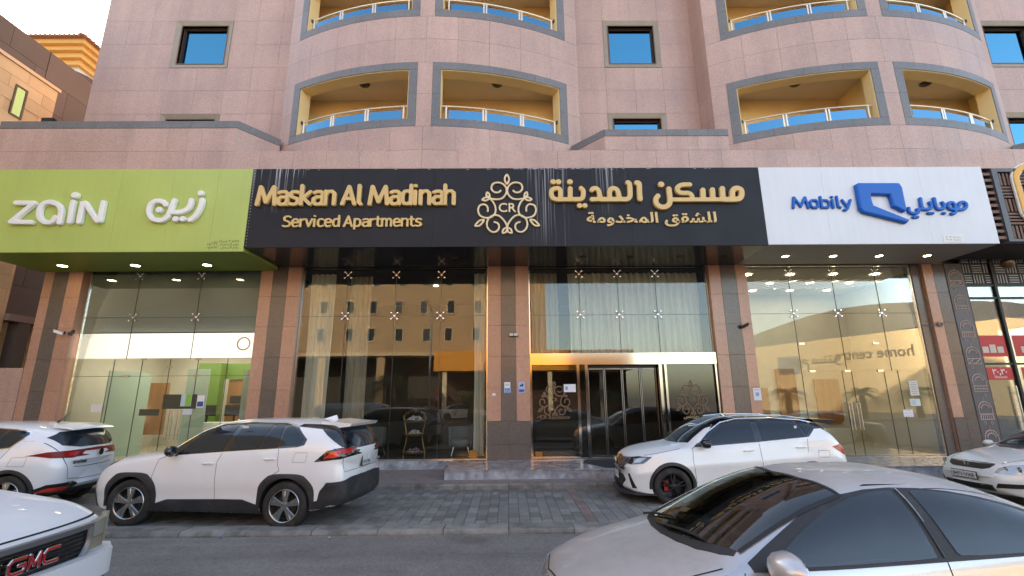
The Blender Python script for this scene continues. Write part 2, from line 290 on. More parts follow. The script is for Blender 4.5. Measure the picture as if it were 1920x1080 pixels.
# flush strip kerb and raised kerb, stone by stone
def kerb(name, y0, y1, z1, x0, x1, step, rad, n_seed):
    base = MB().box(x0, x1, y0+.03, y1-.03, -.01, z1-.03).build(name, M['grout']); struct(base)
    prof = [(y0, -.005), (y0, z1-rad), (y0+rad*.35, z1-rad*.3), (y0+rad, z1), (y1-.005, z1), (y1, z1-.005), (y1, -.005)]
    mb = MB(); n = len(prof); L = step-.012
    mb.add([(-L/2, a, b) for a, b in prof]+[(L/2, a, b) for a, b in prof], [tuple(range(n)), tuple(range(2*n-1, n-1, -1))]+[(i, i+n, (i+1) % n+n, (i+1) % n) for i in range(n)])
    me = mb.mesh('kerb_stone'); me.materials.append(M['kerb'])
    x = x0+step/2; rr = random.Random(n_seed)
    while x < x1:
        o = obj('kerb_stone', me, None, base, (x, rr.uniform(-.006, .006), rr.uniform(-.004, .003))); x += step
kerb('flush_kerb', 7.80, 8.17, .075, -14, 14, 1.0, .05, 1)
kerb('raised_kerb', 11.25, 11.40, .14, -16, 18, 1.0, .03, 2)

# pavers
bay = bpy.data.objects['parking_bay']; rr = random.Random(5)
pv = {}
def paver_mesh(w, d, h=.012, m=None):
    k = (w, d, m.name)
    if k not in pv:
        c = .004; a, b = w/2-.0035, d/2-.0035
        v = [(-a,-b,-.01),(a,-b,-.01),(a,b,-.01),(-a,b,-.01),(-a,-b,h-c),(a,-b,h-c),(a,b,h-c),(-a,b,h-c),(-a+c,-b+c,h),(a-c,-b+c,h),(a-c,b-c,h),(-a+c,b-c,h)]
        f = [(0,1,5,4),(1,2,6,5),(2,3,7,6),(3,0,4,7),(4,5,9,8),(5,6,10,9),(6,7,11,10),(7,4,8,11),(8,9,10,11)]
        me = bpy.data.meshes.new('paver'); me.from_pydata(v, [], f); me.materials.append(m); pv[k] = me
    return pv[k]
cells = []
def cell(x, y, w, d, red=False):
    cells.append((x, y, w, d, red))
U = .185; nx0, nx1 = -72, 72
RX = 1.36
for i in range(nx0, nx1):
    x = i*U
    red = abs(x+U/2-RX-.03) < U*.75
    y = 8.17+(0 if i % 2 else -U)
    while y < 11.25:
        # mix of long stones and pairs of half stones
        y0, y1 = max(y, 8.175), min(y+2*U, 11.245)
        if y1-y0 > .05:
            cell(x+U/2, (y0+y1)/2, U, y1-y0, red or (i+int((y-6)/(2*U))) % 2 == 0 and 2)
        y += 2*U
cells.sort(key=lambda c: (c[0]+.6)**2*.35+(c[1]-8.4)**2)
restm = [MB(), MB()]
for k, (x, y, w, d, red) in enumerate(cells):
    z = .012+rr.uniform(-.002, .003)
    if k < 295: obj('paver', paver_mesh(round(w,3), round(d,3), .012, M[('paver', 'paverred', 'paverlight')[int(red)]]), None, bay, (x, y, z))
    else:
        a, b, h = w/2-.0035, d/2-.0035, .012; mb = restm[1 if red is True else 0]
        mb.add([(x-a,y-b,z-.01),(x+a,y-b,z-.01),(x+a,y+b,z-.01),(x-a,y+b,z-.01),(x-a,y-b,z+h),(x+a,y-b,z+h),(x+a,y+b,z+h),(x-a,y+b,z+h)], [(0,1,5,4),(1,2,6,5),(2,3,7,6),(3,0,4,7),(4,5,6,7)], (0 if red is True else (1 if red == 2 else 0)))
pm = [M['paver'], M['paverlight']]
o = restm[0].build('outer_pavers', pm, bay); stuff(o)
o = restm[1].build('outer_red_pavers', M['paverred'], bay); stuff(o)

# ------------------------------------------------------------------ apartment building
B = thing('apartment_building', 'pink granite apartment block with two curved balcony bays above the shops', 'building', (0, 0, 0))
YW = 13.9
def grid(a, b, cuts, step):
    pts = sorted(set([a, b]+[c for c in cuts if a < c < b])); out = []
    for p, q in zip(pts, pts[1:]):
        n = max(1, round((q-p)/step)); out += [p+(q-p)*i/n for i in range(n)]
    return out+[b]
def wall_y(name, x0, x1, z0, z1, y, holes, tstep, m, tname, back=.3, th=.03, tz=None):
    """a wall facing -Y: backing blocks round the holes, cladding tiles in front"""
    mb = MB(); hx = sorted(set([h[0] for h in holes]+[h[1] for h in holes])); hz = sorted(set([h[2] for h in holes]+[h[3] for h in holes]))
    xs = [x0]+[h for h in hx if x0 < h < x1]+[x1]; zs = [z0]+[h for h in hz if z0 < h < z1]+[z1]
    inh = lambda x, z: any(h[0] < x < h[1] and h[2] < z < h[3] for h in holes)
    for a, b in zip(xs, xs[1:]):
        for c, d in zip(zs, zs[1:]):
            if not inh((a+b)/2, (c+d)/2): mb.box(a, b, y+th+.004, y+back, c, d)
    o = mb.build(name, M['joint'], B)
    gx = grid(x0, x1, hx, tstep[0]); gz = tz or grid(z0, z1, hz, tstep[1])
    for a, b in zip(gx, gx[1:]):
        for c, d in zip(gz, gz[1:]):
            if not inh((a+b)/2, (c+d)/2): tile(tname, a, b, c, d, y, m, o, th)
    return o
WX = [-10.45, 4.35, 17.62]; WZ = [10.29, 13.93]
def holes(xc): return [(xc-.975, xc+.975, z-.94, z+.94) for z in WZ]
ZT = 16.85
wall_y('tower_wall', -13.9, -6.92, 8.6, ZT, YW, holes(WX[0]), (.9, .92), M['pink'], 'cladding_tile')
wall_y('tower_wall', 2.29, 6.48, 8.6, ZT, YW, holes(WX[1]), (.93, .92), M['pink'], 'cladding_tile')
wall_y('tower_wall', 15.67, 20.5, 8.6, ZT, YW, holes(WX[2]), (.93, .92), M['pink'], 'cladding_tile')
# the tower above and behind the frame
up = MB(); up.box(-13.9, 24, 13.92, 32, ZT+.01, 27); up.box(-13.9, -13.4, 14.25, 32, 0, ZT); up.box(20.5, 24, 13.95, 32, 5, ZT); up.box(-13.4, 20.5, 19.7, 32, 0, 8.4); up.box(-13.4, 20.5, 15.6, 32, 8.6, ZT)
up.build('tower_block', M['pink'], B)

wproto = []
def window(xc, zc):
    a, h = .975, .94; f = .19
    rec = MB(); y0 = YW+.02; yi = YW+.36
    ia, ih = a-f, h-f
    for (x0, x1, z0, z1) in ((-ia-.03, -ia, -ih, ih), (ia, ia+.03, -ih, ih), (-ia-.03, ia+.03, ih, ih+.03), (-ia-.03, ia+.03, -ih-.03, -ih)):
        rec.box(x0, x1, .02, .30, z0, z1)
    w_ = rec.build('window', M['revealbrown'], B, loc=(xc, YW, zc))
    for nm, q in (('l', [(-a, -h), (-ia, -ih), (-ia, ih), (-a, h)]), ('r', [(a, -h), (a, h), (ia, ih), (ia, -ih)]), ('t', [(-a, h), (-ia, ih), (ia, ih), (a, h)]), ('b', [(-a, -h), (a, -h), (ia, -ih), (-ia, -ih)])):
        # pieces slope inwards towards the reveal
        s = MB(); inner = lambda p: abs(p[0]) < a-.01 and abs(p[1]) < h-.01
        v = [(p[0], .045 if inner(p) else -.02, p[1]) for p in q]+[(p[0], .12, p[1]) for p in q]
        s.add(v, [(0,1,2,3), (7,6,5,4), (0,4,5,1), (1,5,6,2), (2,6,7,3), (3,7,4,0)])
        s.build('frame_stone', M['beige_stone'], w_)
    s = MB(); t = .055; ia2, ih2 = ia-.002, ih-.002
    s.box(-ia2, -ia2+t, .17, .25, -ih2, ih2).box(ia2-t, ia2, .17, .25, -ih2, ih2).box(-ia2+t, ia2-t, .17, .25, ih2-t, ih2).box(-ia2+t, ia2-t, .17, .25, -ih2, -ih2+t)
    s.build('sash', M['darkframe'], w_)
    MB().box(-ia2+t, ia2-t, .20, .22, -ih2+t, ih2-t).build('pane', M['bluepane'], w_)
for x in WX:
    for z in WZ: window(x, z)

# curved bays
RB = 9.3; YC = 11.75+RB
def arc_block(mb, cx, r0, r1, u0, u1, z0, z1, n=None, mi=0, gap=0):
    a0 = math.asin(u0/RB); a1 = math.asin(u1/RB); n = n or max(1, int(abs(u1-u0)/.45)+1)
    if gap: a0 += gap/RB; a1 -= gap/RB; z0 += gap; z1 -= gap
    v = []
    for i in range(n+1):
        a = a0+(a1-a0)*i/n; s, c = math.sin(a), math.cos(a)
        v += [(cx+r1*s, YC-r1*c, z0), (cx+r1*s, YC-r1*c, z1), (cx+r0*s, YC-r0*c, z1), (cx+r0*s, YC-r0*c, z0)]
    f = [(0,1,2,3), (4*n+3, 4*n+2, 4*n+1, 4*n)]
    for i in range(n):
        for k in range(4): f.append((4*i+k, 4*i+4+k, 4*i+4+(k+1) % 4, 4*i+(k+1) % 4))
    return mb.add(v, f, mi)
FL = 3.64
def bay_build(cx):
    mb = MB()
    for z0, z1 in ((8.3, 9.67), (11.25, 9.67+FL), (11.25+FL, 9.67+2*FL)): arc_block(mb, cx, RB-.36, RB-.035, -4.6, 4.6, z0, z1, 22)
    for k in (0, 1):
        for u0, u1 in ((-4.6, -3.96), (-.46, .46), (3.96, 4.6)): arc_block(mb, cx, RB-.36, RB-.035, u0, u1, 9.67+k*FL, 11.25+k*FL, 3)
    yend = YC-math.cos(math.asin(4.6/RB))*RB
    for s in (-1, 1):
        xa, xb = sorted((cx+s*4.565, cx+s*4.30)); mb.box(xa, xb, yend+.36, YW+.2, 8.3, ZT)
    mb.box(cx-4.6, cx+4.6, 12.4, 13.95, ZT, 27)
    arc_block(mb, cx, RB-1.5, RB, -4.6, 4.6, ZT+.12, 27, 22)
    bw = mb.build('bay_wall', M['joint'], B)
    def at_(u0, u1, z0, z1, nm='bay_tile', m=M['pink'], r=RB, par=bw):
        t = MB(); arc_block(t, cx, r-.033, r, u0, u1, z0, z1, 3 if nm == 'bay_tile' else None, gap=.003); t.build(nm, m, par)
    cols = [-4.6+9.2*i/10 for i in range(11)]
    for rows in ((8.12, 8.69, 9.42), (11.49, 12.275, 13.06), (15.13, 15.9, 16.85)):
        for z0, z1 in zip(rows, rows[1:]):
            for a, b in zip(cols, cols[1:]): at_(a, b, z0, z1)
    for k in (0, 1):
        for u0, u1 in ((-4.6, -4.2), (-.22, .22), (4.2, 4.6)):
            for z0, z1 in ((9.42, 10.45), (10.45, 11.49)): at_(u0, u1, z0+k*FL, z1+k*FL)
    for s in (-1, 1):   # return sides
        x = cx+s*4.6; zs = grid(8.69, ZT, [], .92)
        for z0, z1 in zip(zs, zs[1:]):
            a, b = (x-.03, x) if s > 0 else (x, x+.03)
            MB().box(a, b, yend+.006, YW-.002, z0+.004, z1-.004).build('bay_tile', M['pink'], bw)
    # balconies
    for k in (0, 1):
        dz = k*FL
        for s in (-1, 1):
            U0, U1 = (.46, 3.96)
            um = lambda a, b: (a, b) if s > 0 else (-b, -a)
            room = MB(); n = 10; pts = []
            for i in range(n+1):
                u = .12+(4.28-.12)*i/n; a = math.asin(u/RB); pts.append((cx+s*(RB-.37)*math.sin(a), YC-(RB-.37)*math.cos(a)))
            poly = pts+[(cx+s*4.28, 13.6), (cx+s*.12, 13.6)]
            room.prism(poly, 9.42+dz, 9.50+dz, 'XY', 1)
            room.prism(poly, 11.50+dz, 11.58+dz, 'XY', 1)
            xa, xb = sorted((cx+s*.12, cx+s*4.28)); room.box(xa, xb, 13.6, 13.66, 9.42+dz, 11.58+dz, 0)
            xa, xb = sorted((cx+s*4.22, cx+s*4.27)); room.box(xa, xb, pts[-1][1], 13.6, 9.5+dz, 11.5+dz, 0)
            xa, xb = sorted((cx+s*.05, cx+s*.12)); room.box(xa, xb, pts[0][1], 13.6, 9.5+dz, 11.5+dz, 0)
            for u0, u1 in (um(U0, U0+.02), um(U1-.02, U1)): arc_block(room, cx, RB-.38, RB-.02, u0, u1, 9.67+dz, 11.23+dz, 1, 0)
            a, b = um(U0, U1); arc_block(room, cx, RB-.38, RB-.02, a, b, 11.23+dz, 11.25+dz, 9, 0)
            arc_block(room, cx, RB-.40, RB-.38, a, b, 11.23+dz, 11.50+dz, 9, 0)
            bal = room.build('balcony', [M['cream'], M['ceil']], B)
            fr = lambda u0, u1, z0, z1: at_(*um(u0, u1), z0+dz, z1+dz, 'frame_stone', M['grey'], RB+.006, bal)
            cs = [.22+(3.98)*i/4 for i in range(5)]
            for i in range(4):
                lo = cs[i]; hi = cs[i+1]
                fr(lo, hi, 11.25, 11.49); fr(lo, hi, 9.42, 9.67)
            for z0, z1 in ((9.67, 10.46), (10.46, 11.25)):
                fr(.22, .46, z0, z1); fr(3.96, 4.2, z0, z1)
            rail = MB(); path = []
            for i in range(17):
                u = .48+(3.94-.48)*i/16; a = math.asin(u/RB); path.append((cx+s*(RB-.17)*math.sin(a), YC-(RB-.17)*math.cos(a), 10.165+dz))
            rail.tube(path, .026, 8); rl = rail.build('rail', M['railwhite'], bal, smooth=True)
            kn = MB().lathe([(0,-.05),(.05,-.05),(.055,0),(.035,.03),(0,.035)], 'Y', path[-1], 12); kn.build('bracket', M['darkframe'], bal, smooth=True)
            ps = [.62, 1.73, 2.84, 3.86]
            for i, u in enumerate(ps):
                offs = (-.04, .04) if i in (1, 2) else (0,)
                t = MB()
                for q in offs:
                    a = math.asin((u+q)/RB); px, py = cx+s*(RB-.17)*math.sin(a), YC-(RB-.17)*math.cos(a)
                    t.box(px-.022, px+.022, py-.012, py+.012, 9.67+dz, 10.15+dz)
                t.build('post', M['railwhite'], bal)
            for i in range(3):
                g = MB(); arc_block(g, cx, RB-.19, RB-.18, *um(ps[i]+.07, ps[i+1]-.07), 9.70+dz, 10.055+dz, 4); g.build('glass_panel', M['balpane'], bal)
            xl, yl = cx+s*2.05, 12.72
            MB().lathe([(0,-.12),(.07,-.11),(.15,-.06),(.17,-.02),(.12,0),(0,0)], 'Z', (xl, yl, 11.5+dz), 16).build('ceiling_light', M['darkframe'], bal, smooth=True)
bay_build(-2.33); bay_build(11.05)

# podium parapets and the band over the signs
YP = 11.8
par = MB()
par.box(-14.05, 20.5, YP+.034, YP+.25, 8.12, 8.66)
par.box(-14.05, -7.55, YP+.034, YP+.25, 8.66, 9.40)
par.box(2.75, 6.2, YP+.034, YP+.25, 8.66, 9.12)
par.box(16.25, 20.5, YP+.034, YP+.25, 8.66, 9.12)
par.box(-14.05, 20.5, YP+.25, 14.0, 8.45, 8.58)
par.box(-14.05, 20.5, 13.95, 14.2, 5.9, 8.44)
pw = par.build('podium_parapet', M['joint'], B)
def prow(x0, x1, z0, z1, step=.92, nm='parapet_tile', m=None, y=YP, th=.03):
    gx = grid(x0, x1, [], step)
    for a, b in zip(gx, gx[1:]): tile(nm, a, b, z0, z1, y, m or M['pink'], pw, th)
prow(-14.05, 20.5, 8.10, 8.69); prow(-14.05, -7.52, 8.69, 9.40)
prow(2.74, 6.2, 8.69, 9.12); prow(16.2, 20.5, 8.69, 9.12)
prow(-14.07, -7.5, 9.40, 9.62, 1.2, 'coping_stone', M['grey'], YP-.012, .34)
prow(2.74, 6.22, 9.12, 9.33, .55, 'coping_stone', M['grey'], YP-.012, .34)
prow(16.2, 20.5, 9.12, 9.33, .55, 'coping_stone', M['grey'], YP-.012, .34)
MB().box(6.17, 6.2, YP+.04, 13.0, 8.69, 9.12).build('parapet_tile', M['pink'], pw)
def chamf(p, q, z0, zc, z1):
    P, Q = Vector(p), Vector(q); d = (Q-P).normalized(); n = Vector((d.y, -d.x))
    if n.y > 0: n = -n
    def blk(off, th, a, b, nm, m):
        o = P+n*off; o2 = Q+n*off; i = P-n*(th-off); i2 = Q-n*(th-off)
        MB().prism([(o.x, o.y), (o2.x, o2.y), (i2.x, i2.y), (i.x, i.y)], a, b, 'XY').build(nm, m, pw)
    blk(0, .2, z0, zc-.003, 'parapet_tile', M['pink']); blk(.012, .34, zc, z1, 'coping_stone', M['grey'])
chamf((-7.515, 11.8), (-6.78, 12.78), 8.69, 9.40, 9.62)
chamf((1.93, 12.72), (2.735, 11.8), 8.69, 9.12, 9.33)
chamf((15.3, 12.75), (16.195, 11.8), 8.69, 9.12, 9.33)
# left end of the podium
MB().box(-14.05, -13.9, YP+.26, 13.9, 8.1, 9.4).build('parapet_tile', M['pink'], pw)

# pillars
YF = 13.62; PZ = [.35, .86, 1.38, 2.28, 3.18, 4.08, 4.98, 5.88]
def pillar(xs, mats):
    core = MB().box(xs[0]+.004, xs[-1]-.004, YF+.03, 13.98, .14, 5.95).build('pillar', M['pink2'], B)
    for a, b, m in zip(xs, xs[1:], mats):
        for i, (c, d) in enumerate(zip(PZ, PZ[1:])): 
            if i < 2: continue
            tile('pillar_tile', a, b, c, d, YF+(.006 if m == 'grey_' else 0), M[m], core, .03, .003)
    mid = (xs[0]+xs[-1])/2
    for c, d in ((.14, .76), (.76, 1.38)):
        for a, b in ((xs[0], mid), (mid, xs[-1])): tile('pillar_tile', a, b, c, d, YF-.006, M['brown'], core, .036, .0025)
    return core
for xs in ((-13.75, -13.47, -13.04, -12.615), (-7.35, -6.99, -6.55, -6.16), (-.585, -.2, .24, .625), (6.06, 6.41, 6.87, 7.19)):
    pillar(xs, ('pink2', 'brown', 'pink2'))
pillar((12.57, 12.87, 13.24), ('pink2', 'brown'))
tr = MB().box(12.30, 12.55, 13.72, 13.98, .14, 5.95).build('pillar', M['brown'], B)
# low pink wall left of the first pillar
lw = MB().box(-17.2, -13.76, 13.66, 13.9, .13, 2.93).build('low_wall', M['joint'], B)
for a, b in zip(grid(-17.2, -13.77, [], .85), grid(-17.2, -13.77, [], .85)[1:]):
    for c, d in ((.14, 1.1), (1.1, 2.02), (2.02, 2.95)): tile('wall_tile', a, b, c, d, 13.62, M['pink'], lw, .035)

# marble step and plinth
st = MB().box(-1.5, 12.2, 11.86, 13.60, .12, .325).build('marble_step', M['grout'], B)
rm = random.Random(3)
x = -1.52
while x < 12.2:
    L = min(rm.choice((.95, 1.15, .8)), 12.22-x)
    MB().box(x+.002, x+L-.002, 11.835, 11.865, .10, .325).build('riser_slab', M['marble'], st)
    MB().box(x+.002, x+L-.002, 11.82, 12.70, .327, .352).build('tread_slab', M['marble'], st)
    MB().box(x+.002, x+L-.002, 12.703, 13.66, .327, .352).build('tread_slab', M['marble'], st); x += L
pl = MB().box(-13.9, -.6, 13.56, 14.0, .1, .33).build('marble_plinth', M['grout'], B)
for x0, x1 in ((-12.6, -7.36), (-6.15, -.59)):
    gx = grid(x0, x1, [], 1.0)
    for a, b in zip(gx, gx[1:]):
        MB().box(a+.002, b-.002, 13.50, 13.55, .11, .335).build('plinth_slab', M['marble'], pl)
        MB().box(a+.002, b-.002, 13.50, 13.80, .337, .352).build('plinth_slab', M['marble'], pl)
mt = MB().prism([(1.95, 12.95), (2.35, 12.0), (4.9, 12.0), (5.1, 13.5), (2.1, 13.5)], .356, .366, 'XY').build('entrance_mat', mat('mat_dark', (.03,.028,.03), .95, bump=.5, bscale=200))
tag(mt, 'dark doormat on the marble step before the sliding entrance door', 'doormat')
# ------------------------------------------------------------------ shop glazing
YG = 13.77
sp = MB()
for sx in (-1, 1):
    for sz in (-1, 1):
        sp.tube([(0, .0, 0), (sx*.05, -.03, sz*.05), (sx*.088, -.02, sz*.088)], [.012, .011, .009], 6)
        sp.lathe([(0, -.055), (.022, -.052), (.027, -.045), (.027, -.03), (0, -.03)], 'Y', (sx*.092, 0, sz*.092), 12)
sp.lathe([(0, -.04), (.03, -.035), (.03, .03), (0, .03)], 'Y', (0,0,0), 10)
spider = sp.mesh('spider_fitting', True); spider.materials.append(M['chrome'])
patch = MB().box(-.085, .085, -.02, .035, -.028, .028).mesh('patch_fitting'); patch.materials.append(M['steel'])
def panes(par, xs, zs, skip=()):
    for i, (a, b) in enumerate(zip(xs, xs[1:])):
        for j, (c, d) in enumerate(zip(zs, zs[1:])):
            if (i, j) in skip: continue
            MB().box(a+.004, b-.004, YG, YG+.012, c+.004, d-.004).build('glass_pane', M['glass'], par)
M['seal'] = mat('glass_joint', (.035,.05,.042), .3)
def seals(par, xs, zs):
    mb = MB()
    for x in xs[1:-1]: mb.box(x-.0065, x+.0065, YG-.003, YG+.014, zs[0], zs[-1])
    for z in zs[1:-1]: mb.box(xs[0], xs[-1], YG-.002, YG+.013, z-.005, z+.005)
    stuff(mb.build('silicone_joint', M['seal'], par))
def shopfront(x0, x1, xs, z1, fits, lower, name='shop_window'):
    fr = MB().box(x0, x1, YG-.02, YG+.03, .353, .385).box(x0, x1, YG-.02, YG+.03, 5.86, 5.9).box(x0, x0+.03, YG-.02, YG+.03, .385, 5.86).box(x1-.03, x1, YG-.02, YG+.03, .385, 5.86)
    f = fr.build(name, M['steel'], B)
    X = [x0+.03]+xs+[x1-.03]
    panes(f, X, [z1, 4.40, 5.86]); seals(f, X, [z1, 4.40, 5.86])
    for x in xs:
        for z in (4.40, 5.66): obj('spider_fitting', spider, None, f, (x, YG, z))
    return f
fa = shopfront(-12.5, -7.36, [-11.03, -9.19], 3.18, 1, None)
for q_ in (panes, seals): q_(fa, [-12.47, -11.35, -10.55, -9.75, -8.95, -8.1, -7.39], [.39, 2.70, 3.18])
fb = shopfront(-6.15, -.59, [-4.80, -3.35, -1.99], .39, 1, None)
fc = shopfront(.635, 6.05, [2.16, 3.32, 4.47], 3.27, 1, None)
fd = shopfront(7.20, 12.29, [8.54, 9.87, 11.19], 2.70, 1, None)
for q_ in (panes, seals): q_(fd, [7.23, 8.54, 9.72, 10.0, 10.95, 11.35, 12.26], [.39, 2.70])
for f, ps in ((fa, [(-10.95, 2.70), (-9.75, 2.95), (-8.95, 2.70), (-10.5, 3.18), (-8.95, 3.18)]), (fd, [(8.85, 2.70), (9.87, 2.70), (10.85, 2.70), (8.65, 3.5), (10.85, 3.5)])):
    for x, z in ps: obj('patch_fitting', patch, None, f, (x, YG-.0, z))
M['darksteel'] = mat('dark_steel', (.22,.21,.20), .25, metal=.9)
# entrance: polished steel portal with sliding doors
pf = MB()
pf.box(.635, 6.05, YG-.10, YG+.06, 2.93, 3.26)
for a, b in ((.64, .69), (1.98, 2.06), (2.22, 2.30), (4.36, 4.44), (4.52, 4.58), (5.99, 6.05)): pf.box(a, b, YG-.08, YG+.05, .355, 2.93)
pf.box(.69, 1.98, YG-.03, YG+.03, .355, .42); pf.box(4.58, 5.99, YG-.03, YG+.03, .355, .42)
portal = pf.build('entrance_door', M['polish'], B)
for a, b in ((.69, 1.98), (2.06, 2.22), (4.44, 4.52), (4.58, 5.99)): MB().box(a+.004, b-.004, YG, YG+.012, .42, 2.926).build('glass_pane', M['glass'], portal)
for a, b in ((2.33, 2.80), (2.82, 3.32), (3.34, 3.86), (3.88, 4.33)):
    MB().box(a+.04, b-.04, YG+.16, YG+.17, .42, 2.80).build('sliding_leaf', M['glass'], portal)
    MB().box(a, a+.025, YG+.14, YG+.19, .36, 2.84).box(b-.025, b, YG+.14, YG+.19, .36, 2.84).box(a+.04, b-.04, YG+.14, YG+.19, .36, .42).box(a+.04, b-.04, YG+.14, YG+.19, 2.80, 2.84).build('leaf_frame', M['darksteel'], portal)
MB().box(2.33, 4.33, YG+.1, YG+.3, 2.84, 2.925).build('door_operator', M['black'], portal)

# interiors
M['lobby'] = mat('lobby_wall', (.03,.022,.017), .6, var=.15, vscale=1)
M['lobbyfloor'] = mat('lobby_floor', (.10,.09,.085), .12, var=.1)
M['shopwall'] = mat('shop_wall', (.56,.54,.46), .7, var=.04)
M['shopfloor'] = mat('shop_floor', (.55,.50,.42), .25, var=.04)
M['shopceil'] = mat('shop_ceiling', (.6,.56,.48), .8)
M['woodp'] = mat('wood_panel', (.30,.14,.05), .45, streak=.15)
M['green'] = mat('green_paint', (.11,.21,.035), .5)
M['whitepanel'] = mat('white_panel_added_glow', (.85,.85,.84), .2, coat=.5, emit=(1,.97,.93), es=.28)  # emission stands in for the bright sky the fascia mirrors
M['curtain'] = mat('curtain_cloth', (.36,.31,.25), .9, streak=.1)
M['curtainw'] = mat('sheer_curtain', (.62,.58,.50), .9, streak=.1)
MB().lathe([(.16,-.01),(.20,-.01),(.20,0),(.16,0)], 'Y', (-7.75, 13.855, 3.62), 24).build('orange_ring', mat('ring_logo', (.80,.52,.30), .5), B)
def room(nm, x0, x1, d, wall, floor, ceil, zc=5.86):
    t = .05; mb = MB()
    mb.box(x0, x1, d, d+t, .35, zc, 0).box(x0-t, x0, 13.99, d, .35, zc, 0).box(x1, x1+t, 13.99, d, .35, zc, 0)
    mb.box(x0, x1, 14.0, d, .30, .35, 1).box(x0, x1, 14.0, d, zc, zc+t, 2)
    return mb.build(nm, [wall, floor, ceil], B)
ra = room('shop_room', -13.3, -6.9, 18.5, M['shopwall'], M['shopfloor'], M['shopceil'], 3.95)
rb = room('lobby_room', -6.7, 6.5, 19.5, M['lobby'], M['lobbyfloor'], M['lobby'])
rd = room('shop_room', 6.8, 13.2, 18.0, M['shopwall'], M['shopfloor'], M['shopceil'])
MB().box(-13.3, -6.9, 14.0, 14.06, 3.96, 5.86).build('upper_screen', mat('upper_screen', (.26,.29,.28), .6), B)
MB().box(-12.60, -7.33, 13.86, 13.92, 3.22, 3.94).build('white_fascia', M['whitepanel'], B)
lampm = mat('lamp_glow', (1,1,1), .5, emit=(1,.88,.68), es=5)
def lamp_disc(par, x, y, z, r=.09, m=None): MB().lathe([(0,0),(r,0),(r,.015),(0,.015)], 'Z', (x, y, z), 16).build('ceiling_lamp', m or lampm, par)
for x in (-12.2, -10.8, -9.4, -8.0):
    for y in (14.8, 16.4, 17.8): lamp_disc(ra, x, y, 3.93)
for x in (7.8, 9.2, 10.6, 12.0):
    for y in (14.7, 15.9, 17.1): lamp_disc(rd, x, y, 5.84, .11)
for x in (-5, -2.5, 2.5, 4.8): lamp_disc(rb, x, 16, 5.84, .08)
# shop left: green wall, partitions, screens
MB().box(-12.9, -11.6, 16.5, 16.56, .9, 2.6).build('wood_panel', M['woodp'], ra)
MB().box(-11.0, -10.2, 17.0, 17.3, .35, 3.3).build('green_column', M['green'], ra)
MB().box(-10.2, -7.2, 17.3, 17.36, 2.75, 3.3).build('green_beam', M['green'], ra)
MB().box(-10.1, -7.0, 17.4, 17.44, .35, 2.74).build('wood_panel', M['woodp'], ra)
dsk = thing('service_desk', 'white service desk with dark screens inside the left shop', 'desk', (-9.2, 16.2, .35))
MB().box(-1.2, .9, -.3, .3, 0, .95).build('counter', M['white'], dsk)
for x in (-.8, .1): MB().box(x-.3, x+.3, -.05, 0, 1.15, 1.5).box(x-.03, x+.03, 0, .03, .95, 1.2).build('screen', M['black'], dsk)
grn = mat('frosted_green', (.34,.44,.38), .3)
gp = MB().box(-11.9, -11.86, 14.3, 16.0, .38, 2.9).box(-10.35, -9.65, 15.5, 15.54, .38, 3.0).box(-8.05, -7.95, 14.6, 16.2, .38, 2.9).build('glass_partition', grn, ra)
cl = MB().box(-11.7, -11.1, 15.48, 15.52, 1.55, 1.75).box(-11.0, -9.95, 15.46, 15.5, 1.75, 2.2).build('dark_screen', M['black'], ra)
for x0, x1, z0, z1 in ((-9.3, -8.5, 1.9, 2.5), (-9.9, -9.5, 1.9, 2.15), (-7.8, -7.3, .9, 2.3)): MB().box(x0, x1, 17.25, 17.3, z0, z1).build('wall_screen', M['black'], ra)
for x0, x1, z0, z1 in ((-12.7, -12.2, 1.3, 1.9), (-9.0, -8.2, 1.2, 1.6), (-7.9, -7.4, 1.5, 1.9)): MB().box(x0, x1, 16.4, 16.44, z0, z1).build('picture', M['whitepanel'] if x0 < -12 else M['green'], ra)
for x0 in (-9.9, -9.1, -8.3): MB().box(x0, x0+.6, 16.9, 17.2, .35, 1.15).build('display_cabinet', M['shopwall'], ra)
# right shop: wood panels
for x0, x1, z0, z1 in ((8.6, 9.7, .9, 2.3), (10.1, 10.8, 1.2, 3.0), (11.5, 12.4, 1.0, 2.6), (7.4, 8.1, 1.3, 3.2)):
    c = .12; MB().prism([(x0+c, z0), (x1-c, z0), (x1, z0+c), (x1, z1), (x0, z1), (x0, z0+c)], 17.85, 17.93).build('wood_panel', M['woodp'], rd)
lat = MB()
for i in range(-6, 14): lat.box(6.9+i*.5, 6.93+i*.5, 14.2, 17.9, 5.62, 5.66)
MB().box(7.25, 12.2, 17.2, 17.8, .36, .85).build('low_bench', M['shopwall'], rd)
lat2 = MB()
for k in range(17):
    for sgn in (1, -1):
        a = 7.0+k*.37; pts = [(a, 14.25, 5.60), (a+sgn*1.5, 15.75, 5.60)]
        if 6.85 < pts[1][0] < 13.15: lat2.tube(pts, .012, 4)
lat2.build('ceiling_lattice', M['steel'], rd)
